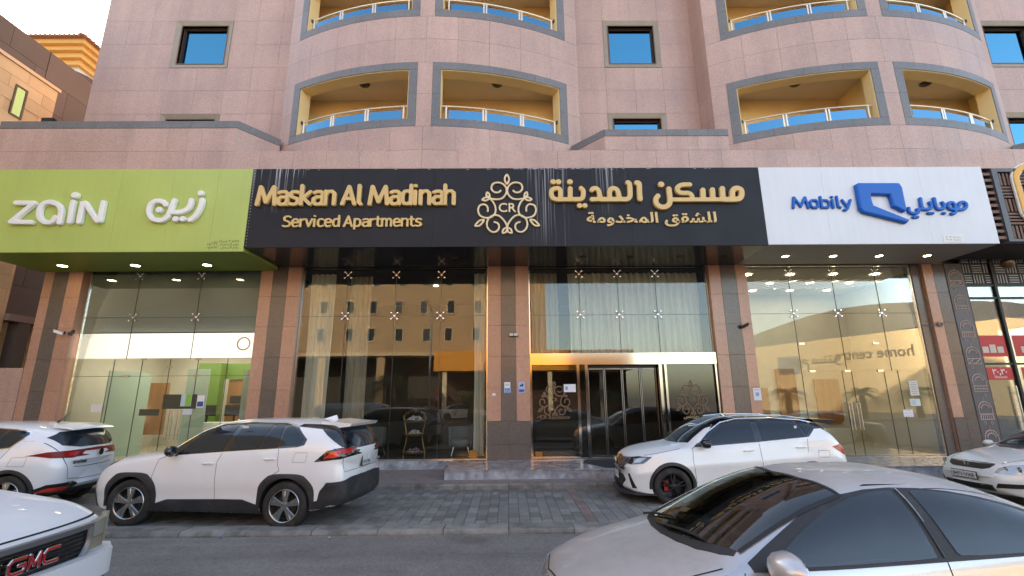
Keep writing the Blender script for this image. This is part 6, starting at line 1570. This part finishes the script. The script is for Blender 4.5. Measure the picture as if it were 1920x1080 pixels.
c.patch('windscreen', 'T', [(1.26,-.66),(1.12,-.4),(1.07,0),(1.12,.4),(1.26,.66),(1.78,.53),(1.60,.3),(1.55,0),(1.60,-.3),(1.78,-.53)], M['tint'], .005)
c.patch('rear_window', 'B', [(-.60,1.20),(-.5,1.42),(.5,1.42),(.60,1.20)], M['tint'], .006)
hl = c.patch('headlamp', 'R', [(.06,.74),(.12,.835),(.30,.875),(.52,.88),(.36,.76),(.16,.725)], M['lampin'], .008, .03)
c.patch('headlamp', 'L', [(.06,.74),(.12,.835),(.30,.875),(.52,.88),(.36,.76),(.16,.725)], M['lampin'], .008, .03)
c.patch('lamp_lens', 'R', [(.20,.76),(.22,.83),(.42,.855),(.30,.77)], M['lens'], .011, .03, hl)
c.patch('grille', 'F', [(-.52,.72),(-.54,.80),(0,.86),(.54,.80),(.52,.72),(.36,.60),(-.36,.60)], M['gloss'], .008, .03)
c.tubeon('grille_chrome', 'F', [(-.54,.74),(-.38,.595),(.38,.595),(.54,.74)], .010, M['steel'], .010)
MB().lathe([(0,-.012),(.055,-.01),(.06,0),(0,0)], 'X', (-.005,0,.745), 20).build('badge', M['steel'], c.root)
c.patch('lower_intake', 'F', [(-.34,.26),(-.46,.42),(-.3,.50),(.3,.50),(.46,.42),(.34,.26)], M['black'], .006)
for sg in (-1, 1): c.patch('side_vent', 'F', [(sg*.66,.30),(sg*.60,.56),(sg*.64,.56),(sg*.72,.30)], M['gloss'], .008, .03)
sk = MB(); P = []
for i in range(13):
    y = -.86+1.72*i/12; h = c.hit('F', max(-.84, min(.84, y)), .30); P.append((h[0].x-.03 if h else .3, y, .20))
for a, b in zip(P, P[1:]): sk.add([(a[0]-.02,a[1],.18),(b[0]-.02,b[1],.18),(b[0]+.12,b[1],.18),(a[0]+.12,a[1],.18),(a[0]-.02,a[1],.205),(b[0]-.02,b[1],.205),(b[0]+.12,b[1],.25),(a[0]+.12,a[1],.25)], [(0,3,2,1),(4,5,6,7),(0,1,5,4),(3,7,6,2)])
sk.build('front_splitter', M['trim'], c.root)
c.patch('sill_cladding', 'R', [(1.26,.22),(1.3,.33),(3.02,.33),(3.06,.22)], M['trim'], .01, both=True)
c.patch('tail_lamp', 'R', [(3.92,1.05),(4.16,1.10),(4.26,1.09),(4.28,.96),(4.16,.89),(4.08,.95)], M['redlens'], .010, .03, both=True)
for pts in ([(1.30,.40),(1.26,.8),(1.28,1.02)], [(2.56,.36),(2.54,1.15)], [(3.42,.95),(3.46,1.2)]): c.line('door_gap', 'R', pts, both=True)
c.line('hood_gap', 'R', [(.40,.90),(.7,.96),(1.05,1.03)], w=.006, both=True); c.line('fuel_flap', 'R', [(3.62,.98),(3.60,.86),(3.82,.86),(3.84,.98),(3.62,.98)], w=.005)
c.handle(2.32, .985); c.handle(3.30, 1.04); c.mirror(1.44, 1.13, M['gloss'], .25, .20)
c.numplate('F', .0, .48, .30, .15, off=.02)
spl = MB()
for y0, y1 in ((-.60,-.18),(-.18,.18),(.18,.60)): spl.add([(3.74,y0,1.555),(4.20,y0,1.545),(4.20,y1,1.545),(3.74,y1,1.555),(3.78,y0,1.50),(4.10,y0,1.44),(4.10,y1,1.44),(3.78,y1,1.50)], [(0,1,2,3),(7,6,5,4),(0,4,5,1),(1,5,6,2),(2,6,7,3),(3,7,4,0)])
spl.build('roof_spoiler', M['gloss'], c.root)
MB().box(3.28, 3.33, -.775, -.765, 1.28, 1.44).build('window_sticker', M['plate'], c.root)
c.wheel('split', M['alloydk'], R(-4))

# ---- pale saloon at the right edge, nose to the left
S = dict(L=4.80, W=1.82, axles=(.95, 3.70), rw=.325, ra=.365, rim=.20,
  top=[(0,.70),(.10,.76),(.4,.85),(.9,.945),(1.25,.99),(1.6,1.16),(2.0,1.34),(2.4,1.43),(2.9,1.45),(3.4,1.38),(3.9,1.18),(4.2,1.06),(4.7,1.02),(4.8,.95)],
  belt=[(0,.62),(.3,.74),(.9,.87),(1.4,.93),(2.4,.97),(3.6,.99),(4.4,.98),(4.8,.90)],
  bot=[(0,.26),(.4,.20),(1.5,.22),(3.4,.22),(4.8,.32)], hw=[(0,.70),(.25,.83),(.7,.90),(2.4,.905),(3.8,.90),(4.8,.76)],
  nose=[(.25,.04),(.45,0),(.7,.06),(.9,.12)], tuck=.08, shoulder=.06, lean=.46, sq=1.3, bowf=.30, bowr=.2, rn=.16, rt=.14)
c = CarB('parked_car', 'cream white saloon parked nose left at the right edge with clear headlamps', S, paint('saloon_cream', (.70,.70,.665)), (8.78, 9.56, 0), R(0))
gr = c.patch('grille', 'F', [(-.44,.745),(-.40,.685),(-.30,.655),(.30,.655),(.40,.685),(.44,.745)], M['black'], .010, .03)
c.tubeon('grille_bar', 'F', [(-.44,.75),(0,.765),(.44,.75)], .006, M['chrome'], .012, parent=gr)
bd = MB()
for s_ in (-1, 1): bd.tube([(-.0, s_*.045, .745), (-.0, s_*.028, .675)], .009, 6)
bd.tube([(0,-.035,.708),(0,.035,.708)], .008, 6); h_ = c.hit('F', 0, .71); q_ = bd.build('badge', M['chrome'], c.root, loc=(h_[0].x-.022, 0, 0), smooth=True)
for sd_ in ('R', 'L'):
    hl = c.patch('headlamp', sd_, [(.20,.60),(.22,.68),(.40,.755),(.75,.83),(.90,.82),(.80,.70),(.5,.62)], M['lens'], .008, .03, sm=1)
    c.patch('amber_marker', sd_, [(.74,.70),(.72,.76),(.86,.80),(.82,.73)], M['amber'], .011, .03, hl)
for sg in (-1, 1):
    hl = c.patch('headlamp', 'F', [(sg*.50,.62),(sg*.52,.69),(sg*.62,.75),(sg*.80,.79),(sg*.84,.66),(sg*.7,.60)], M['lens'], .009, .03)
    for yy, rr_ in ((.60, .045), (.72, .055)):
        h_ = c.hit('F', sg*yy, .69)
        if h_: MB().lathe([(0,-.012),(rr_*.6,-.010),(rr_,0),(0,0)], 'X', (h_[0].x-.008, sg*yy, .69), 16).build('lamp_bulb', M['polish'], hl, smooth=True)
    c.patch('fog_recess', 'F', [(sg*.50,.36),(sg*.54,.44),(sg*.76,.45),(sg*.78,.38)], M['black'], .008, .03)
c.patch('lower_intake', 'F', [(-.46,.30),(-.46,.40),(.46,.40),(.46,.30)], M['black'], .008)
o = c.numplate('F', 0, .53, .50, .115, off=.02); plate_txt(o, .5, .11, [('8471', -.12, -.04, .10), ('VXR', .12, -.04, .10)])
c.patch('windscreen', 'T', [(1.42,-.68),(1.22,-.4),(1.15,0),(1.22,.4),(1.42,.68),(2.18,.52),(2.02,0),(2.18,-.52)], M['tint'], .004)
c.patch('window_surround', 'R', [(1.46,.965),(1.9,1.22),(2.3,1.36),(2.9,1.38),(3.4,1.27),(3.8,1.05),(3.7,1.0),(2.6,.985)], M['gloss'], .005, .035, both=True)
c.patch('side_window', 'R', [(1.70,.985),(2.0,1.21),(2.35,1.33),(2.55,1.34),(2.55,1.0)], M['tint'], .010, .04, both=True); c.patch('side_window', 'R', [(2.65,1.0),(2.65,1.345),(2.95,1.34),(3.35,1.24),(3.6,1.03)], M['tint'], .010, .04, both=True)
c.line('hood_gap', 'T', [(.28,-.50),(.6,-.62),(1.2,-.74)], w=.01); c.line('hood_gap', 'T', [(.28,.50),(.6,.62),(1.2,.74)], w=.01)
c.handle(2.3, .86); c.mirror(1.52, 1.0, c.pm, .2, .14); c.wheel('five', M['alloy'])

# ---- silver saloon in the foreground
S = dict(L=4.53, W=1.78, axles=(.88, 3.58), rw=.32, ra=.36, rim=.205,
  top=[(0,.60),(.06,.68),(.25,.79),(.55,.885),(.85,.95),(1.02,.985),(1.35,1.14),(1.7,1.30),(2.05,1.41),(2.4,1.455),(2.8,1.455),(3.2,1.40),(3.6,1.27),(3.95,1.12),(4.2,1.05),(4.45,1.03),(4.53,.95)],
  belt=[(0,.54),(.25,.66),(.6,.78),(1.1,.88),(1.6,.915),(2.4,.96),(3.2,1.0),(3.9,1.02),(4.3,.98),(4.53,.88)],
  bot=[(0,.24),(.4,.18),(1.5,.2),(3.4,.2),(4.53,.32)], hw=[(0,.66),(.2,.80),(.6,.87),(1.6,.885),(2.8,.885),(3.7,.88),(4.53,.72)],
  nose=[(.2,.04),(.4,0),(.6,.03),(.8,.08)], tuck=.08, shoulder=.075, lean=.50, sq=1.1, bowf=.34, bowr=.2, rn=.16, rt=.14)
c = CarB('parked_car', 'dusty silver saloon nearest the camera at the bottom right with its windscreen facing left', S, paint('saloon_silver', (.52,.53,.55), metal=.6, rough=.24, dust=.5), (.15, 4.08, 0), R(1.5))
M['screen'] = glassmat('windscreen_glass', (.50,.55,.47), .03, 1.3, .01); M['sideglass'] = glassmat('side_glass', (.20,.235,.25), .03, 1.35, .01)
M['cabin'] = mat('cabin_dark', (.035,.033,.032), .8)
FW = smooth_poly([(1.52,.94),(1.60,1.01),(1.78,1.12),(2.02,1.24),(2.32,1.325),(2.56,1.35),(2.60,1.34),(2.615,1.0),(2.60,.985),(2.1,.96)])
RW = smooth_poly([(2.78,.995),(2.75,1.02),(2.71,1.33),(2.74,1.352),(3.05,1.325),(3.40,1.235),(3.72,1.10),(3.76,1.06),(3.70,1.035),(3.3,1.015)])
WS = [(1.36,-.69),(1.25,-.55),(1.15,-.38),(1.09,-.15),(1.09,.15),(1.15,.38),(1.25,.55),(1.36,.69),(2.20,.535),(2.06,.3),(2.02,0),(2.06,-.3),(2.20,-.535)]
for P_ in (FW, RW): cut(c, MB().prism(shrink(P_, .022), -1.2, 1.2, 'XZ'))
cab = [(1.40,.62),(1.40,.90),(1.75,1.14),(2.15,1.32),(2.45,1.385),(2.8,1.385),(3.2,1.31),(3.60,1.12),(3.72,.95),(3.72,.62)]
yv = lambda z: .70-.50*max(0, z-.93)*.98
mb = MB(); nn = len(cab)
mb.add([(x, -yv(z), z) for x, z in cab]+[(x, yv(z), z) for x, z in cab], [tuple(range(nn)), tuple(range(2*nn-1, nn-1, -1))]+[(i, i+nn, (i+1) % nn+nn, (i+1) % nn) for i in range(nn)])
cut(c, mb)
WSc = [(1.40,-.62),(1.28,-.48),(1.18,-.30),(1.14,0),(1.18,.30),(1.28,.48),(1.40,.62),(2.12,.47),(2.0,.25),(1.97,0),(2.0,-.25),(2.12,-.47)]
cut(c, MB().prism(WSc, .905, 1.9, 'XY'))
c.patch('cowl', 'T', [(1.30,-.71),(1.09,-.45),(1.01,0),(1.09,.45),(1.30,.71),(1.38,.66),(1.27,.42),(1.16,0),(1.27,-.42),(1.38,-.66)], M['trim'], .004, .03, sm=1)
ws = c.patch('windscreen', 'T', WS, M['screen'], .006, .035)
c.patch('screen_border', 'T', WS, M['gloss'], .003, .035, holes=[shrink([(1.43,-.60),(1.30,-.46),(1.21,-.28),(1.18,0),(1.21,.28),(1.30,.46),(1.43,.60),(2.08,.46),(1.96,.24),(1.93,0),(1.96,-.24),(2.08,-.46)], .0)])
c.line('screen_seal', 'T', [(1.36,-.69),(2.21,-.54),(2.07,-.3),(2.03,0),(2.07,.3),(2.21,.54),(1.36,.69)], M['black'], .025, .009)
c.patch('window_surround', 'R', smooth_poly([(1.30,.925),(1.62,1.10),(1.95,1.265),(2.3,1.350),(2.7,1.370),(3.1,1.333),(3.5,1.230),(3.88,1.07),(3.84,1.025),(2.6,.965),(1.7,.925)]), M['trim'], .005, .03, both=True, holes=[shrink(FW, .018), shrink(RW, .018)])
c.patch('side_window', 'R', FW, M['sideglass'], .010, .04, both=True, rim=.003); c.patch('side_window', 'R', RW, M['sideglass'], .010, .04, both=True, rim=.003)
seatm = mat('seat_cloth', (.13,.125,.12), .85)
def seat(x, y, w_):
    mb = MB()
    def rb(x0, x1, z0, z1, yy, ww, lean_=0):
        n = 8; V = []; F = []
        for j in range(5):
            t = j/4; z = z0+(z1-z0)*t; sc = 1-.12*abs(2*t-1)**3
            for k in range(12):
                a = 2*math.pi*k/12; ca, sa = math.cos(a), math.sin(a)
                V.append(((x0+x1)/2+lean_*t+(x1-x0)/2*sc*abs(ca)**.5*(1 if ca > 0 else -1), yy+ww/2*sc*abs(sa)**.5*(1 if sa > 0 else -1), z))
        for j in range(4):
            for k in range(12): F.append((j*12+k, j*12+(k+1) % 12, (j+1)*12+(k+1) % 12, (j+1)*12+k))
        F += [tuple(range(11, -1, -1)), tuple(range(48, 60))]; mb.add(V, F)
    rb(x-.45, x+.05, .63, .78, y, w_); rb(x-.02, x+.13, .72, 1.16, y, w_*.95, .16)
    for yy in ((y,) if w_ < .8 else (y-.35, y+.35)): rb(x+.15, x+.25, 1.15, 1.31, yy, .24, .03)
    mb.build('seat', seatm, c.root, smooth=50)
seat(2.30, -.34, .48); seat(2.30, .34, .48); seat(3.15, 0, 1.15)
MB().prism([(1.40,.90),(1.40,.965),(1.55,.975),(1.78,.93),(1.80,.70),(1.45,.70)], -.62, .62, 'XZ').build('dashboard', M['cabin'], c.root)
stw = MB().tube([(1.86+.06*math.cos(a), -.34+.18*math.sin(a), .90+.16*math.cos(a)) for a in [2*math.pi*i/20 for i in range(21)]], .016, 6).tube([(1.78,-.34,.86),(1.86,-.34,.90)], .03, 6).build('steering_wheel', M['black'], c.root, smooth=True)
MB().box(1.98, 2.0, -.13, .13, 1.20, 1.27).build('rear_view_mirror', M['black'], c.root)
c.tubeon('door_frame_edge', 'R', [(2.66,.99),(2.63,1.35)], .008, M['gloss'], .008)
c.line('pillar_scuff', 'R', [(2.645,1.36),(2.655,1.18)], M['lens'], .008, .007)
for pts in ([(1.28,.30),(1.26,.7),(1.34,.92)], [(2.66,.30),(2.67,.97)]): c.line('door_gap', 'R', pts, both=True)
c.line('roof_seam', 'T', [(2.22,-.545),(2.7,-.53),(3.4,-.50)], w=.006, both=False); c.line('roof_seam', 'T', [(2.2,.585),(2.7,.575),(3.4,.56)], w=.008)
c.line('hood_gap', 'T', [(1.22,-.74),(.8,-.72),(.45,-.62),(.22,-.42),(.16,0),(.22,.42),(.45,.62),(.8,.72),(1.22,.74)], w=.009)
for sg in (-1, 1):
    c.patch('headlamp', 'R' if sg < 0 else 'L', [(.14,.58),(.20,.68),(.50,.77),(.78,.83),(.60,.70),(.36,.61)], M['lens'], .006, .03)
    y0 = .62*sg
wp = MB()
for (x0, y0, x1, y1) in ((1.10,.50,1.20,-.02), (1.07,.05,1.22,-.50)):
    P = []
    for i in range(9):
        t = i/8; h = c.hit('T', x0+(x1-x0)*t, y0+(y1-y0)*t); P.append(h[0]+h[1]*.022)
    wp.tube(P, .010, 6)
wp.build('wiper', M['black'], c.root)
c.handle(2.50, .86); c.handle(3.55, .90)
c.mirror(1.46, 1.005, paint('mirror_silver', (.58,.58,.58), metal=.5, rough=.3), .30, .21, .03, sides=(-1,))
c.wheel('five', M['alloy'])
h = c.hit('T', 1.42, .28); MB().box(-.05, .05, -.05, .05, -.012, -.010).build('screen_sticker', mat('sticker_pale', (.35,.38,.36), .6), c.root, loc=tuple(h[0])).rotation_euler = (0, R(-26), 0)

# ---- white pickup front at the lower left corner
S = dict(L=5.60, W=1.98, axles=(1.0, 4.5), rw=.39, ra=.46, rim=.21,
  top=[(0,.95),(.10,1.01),(.22,1.06),(.4,1.12),(.75,1.185),(1.26,1.25),(1.55,1.28),(1.9,1.52),(2.3,1.76),(2.8,1.83),(4.6,1.82),(5.4,1.72),(5.6,1.5)],
  belt=[(0,.88),(.2,.98),(.4,1.05),(.8,1.11),(1.5,1.19),(3,1.20),(5.6,1.2)],
  bot=[(0,.62),(.2,.46),(.6,.34),(1.6,.34),(5,.36),(5.6,.45)], hw=[(0,.86),(.15,.915),(.5,.955),(1.5,.975),(5,.975),(5.6,.93)],
  tuck=.05, shoulder=.045, lean=.22, sq=1.6, bowf=.13, bowr=.1, rn=.10, rt=.1)
c = CarB('parked_car', 'white pickup front at the bottom left corner with red lettered black grille', S, paint('pickup_white', (.74,.76,.79), dust=.12, rough=.28), (-3.74, 4.06, 0), R(180))
# grille, lamps and bumper as bodies on the nose
def fx(y, z=.85):
    h = c.hit('F', y, z); return h[0].x if h else .02+.2*abs(y/.95)**2.4
W5 = .50
def frontstrip(name, ys, z0, z1, d0, d1, m, par=None, zf=None):
    mb = MB(); V = []; F = []
    for y in ys:
        x = fx(max(-.86, min(.86, y)))+(max(0, abs(y)-.78)/.19)**2*(.10 if name.startswith('bumper') else 0); a, b = (z0, z1) if zf is None else zf(y)
        V += [(x-d1, y, a), (x-d1, y, b), (x-d0, y, b), (x-d0, y, a)]
    n = len(ys)
    F += [(0,1,2,3), (4*n-1, 4*n-2, 4*n-3, 4*n-4)]
    for i in range(n-1):
        for k in range(4): F.append((4*i+k, 4*i+4+k, 4*i+4+(k+1) % 4, 4*i+(k+1) % 4))
    return mb.add(V, F).build(name, m, par or c.root)
lin = lambda a, b, n: [a+(b-a)*i/n for i in range(n+1)]
gb = frontstrip('grille', lin(-.52, .52, 14), .66, .955, -.02, .015, M['black'])
for i in range(7): frontstrip('grille_slat', lin(-.47, .47, 12), .71+i*.036, .722+i*.036, .0, .035, M['gloss'], gb)
fram = M.setdefault('greychrome', mat('grille_surround', (.20,.20,.22), .32, metal=.6))
frontstrip('grille_surround', lin(-.56, .56, 16), .925, .965, .0, .05, fram, gb)
frontstrip('grille_surround', lin(-.50, .50, 14), .665, .70, .0, .05, fram, gb)
for sg in (-1, 1):
    P = []
    for t in lin(0, 1, 10): a = math.pi/2*t; y = sg*(.46+.085*math.sin(a*1.0)*(1 if t < 1 else 1)); z = .68+.26*t; P.append((fx(y)-.035, sg*(.455+.085*math.sin(math.pi/2*min(1, t*1.6))), z))
    MB().tube(P, .026, 8).build('grille_surround', fram, gb, smooth=True)
    hz = mat('hazy_lens', (.30,.29,.24), .22, coat=.6, metal=.1) if sg < 0 else bpy.data.materials['hazy_lens']
    frontstrip('headlamp', [sg*v for v in lin(.575, .90, 8)], .80, 1.0, -.02, .03, hz, zf=lambda y: (.83, .955+.035*(abs(y)-.57)/.33))
    frontstrip('turn_lamp', [sg*v for v in lin(.575, .90, 8)], .725, .822, -.02, .024, mat('turn_lens', (.26,.22,.16), .25, coat=.5) if sg < 0 else bpy.data.materials['turn_lens'])
frontstrip('bumper', lin(-.97, .97, 30), .50, .73, -.08, .13, c.pm, zf=lambda y: (.50, .72-.02*abs(y)))
frontstrip('bumper_trim', lin(-.95, .95, 30), .30, .50, -.05, .10, mat('bumper_grey', (.13,.13,.135), .6, var=.1), zf=lambda y: (.34, .50))
# lettering: red face on a pale rim
for r_, dp, mm in ((.017, .016, M['polish']), (.0095, .022, mat('letter_red', (.42,.01,.02), .25, coat=.6))):
    g_ = [('s', [(-.10,.105),(-.24,.105),(-.27,.08),(-.27,.025),(-.24,0),(-.12,0),(-.10,.02),(-.10,.055),(-.17,.055)], r_),
          ('s', [(-.055,0),(-.055,.105)], r_), ('s', [(-.055,.105),(.0,.02),(.055,.105)], r_), ('s', [(.055,.105),(.055,0)], r_),
          ('s', [(.27,.105),(.13,.105),(.10,.08),(.10,.025),(.13,0),(.27,0)], r_)]
    me = sdf_mesh(g_, .006, dp, .004, 'gmc_letters'); me.materials.append(mm)
    o = obj('badge_letters', me, None, c.root, (fx(0)-.045, 0, .775), R(-90)); o.scale = (.74, 1, .92)
c.line('hood_gap', 'F', [(-.9,.985),(0,.985),(.9,.985)], w=.012)
c.patch('windscreen', 'T', [(1.58,-.74),(1.50,0),(1.58,.74),(2.2,.68),(2.1,0),(2.2,-.68)], M['tint'], .004)
c.wheel('five', M['alloy'])

# cars parked across the street (mirrored in the glass)
def far_copy(src, loc, rz, label, newpaint=None):
    o = dup(src, loc, rz, label)
    if newpaint:
        for ch in o.children:
            if ch.name.split('.')[0] == 'body': ch.data = ch.data.copy(); ch.data.materials[0] = newpaint
    return o
cars = [o for o in bpy.data.objects if o.get('category') == 'car']
sal = [o for o in cars if 'cream white saloon' in o['label']][0]
far_copy(sal, (-11.8, -17.2, 0), R(0), 'dark saloon parked across the street, mirrored in the lobby glass beside the red banner', paint('saloon_dark', (.02,.02,.025)))
far_copy(sal, (-1.8, -17.2, 0), R(180), 'white saloon parked across the street, mirrored left of the middle pillar')
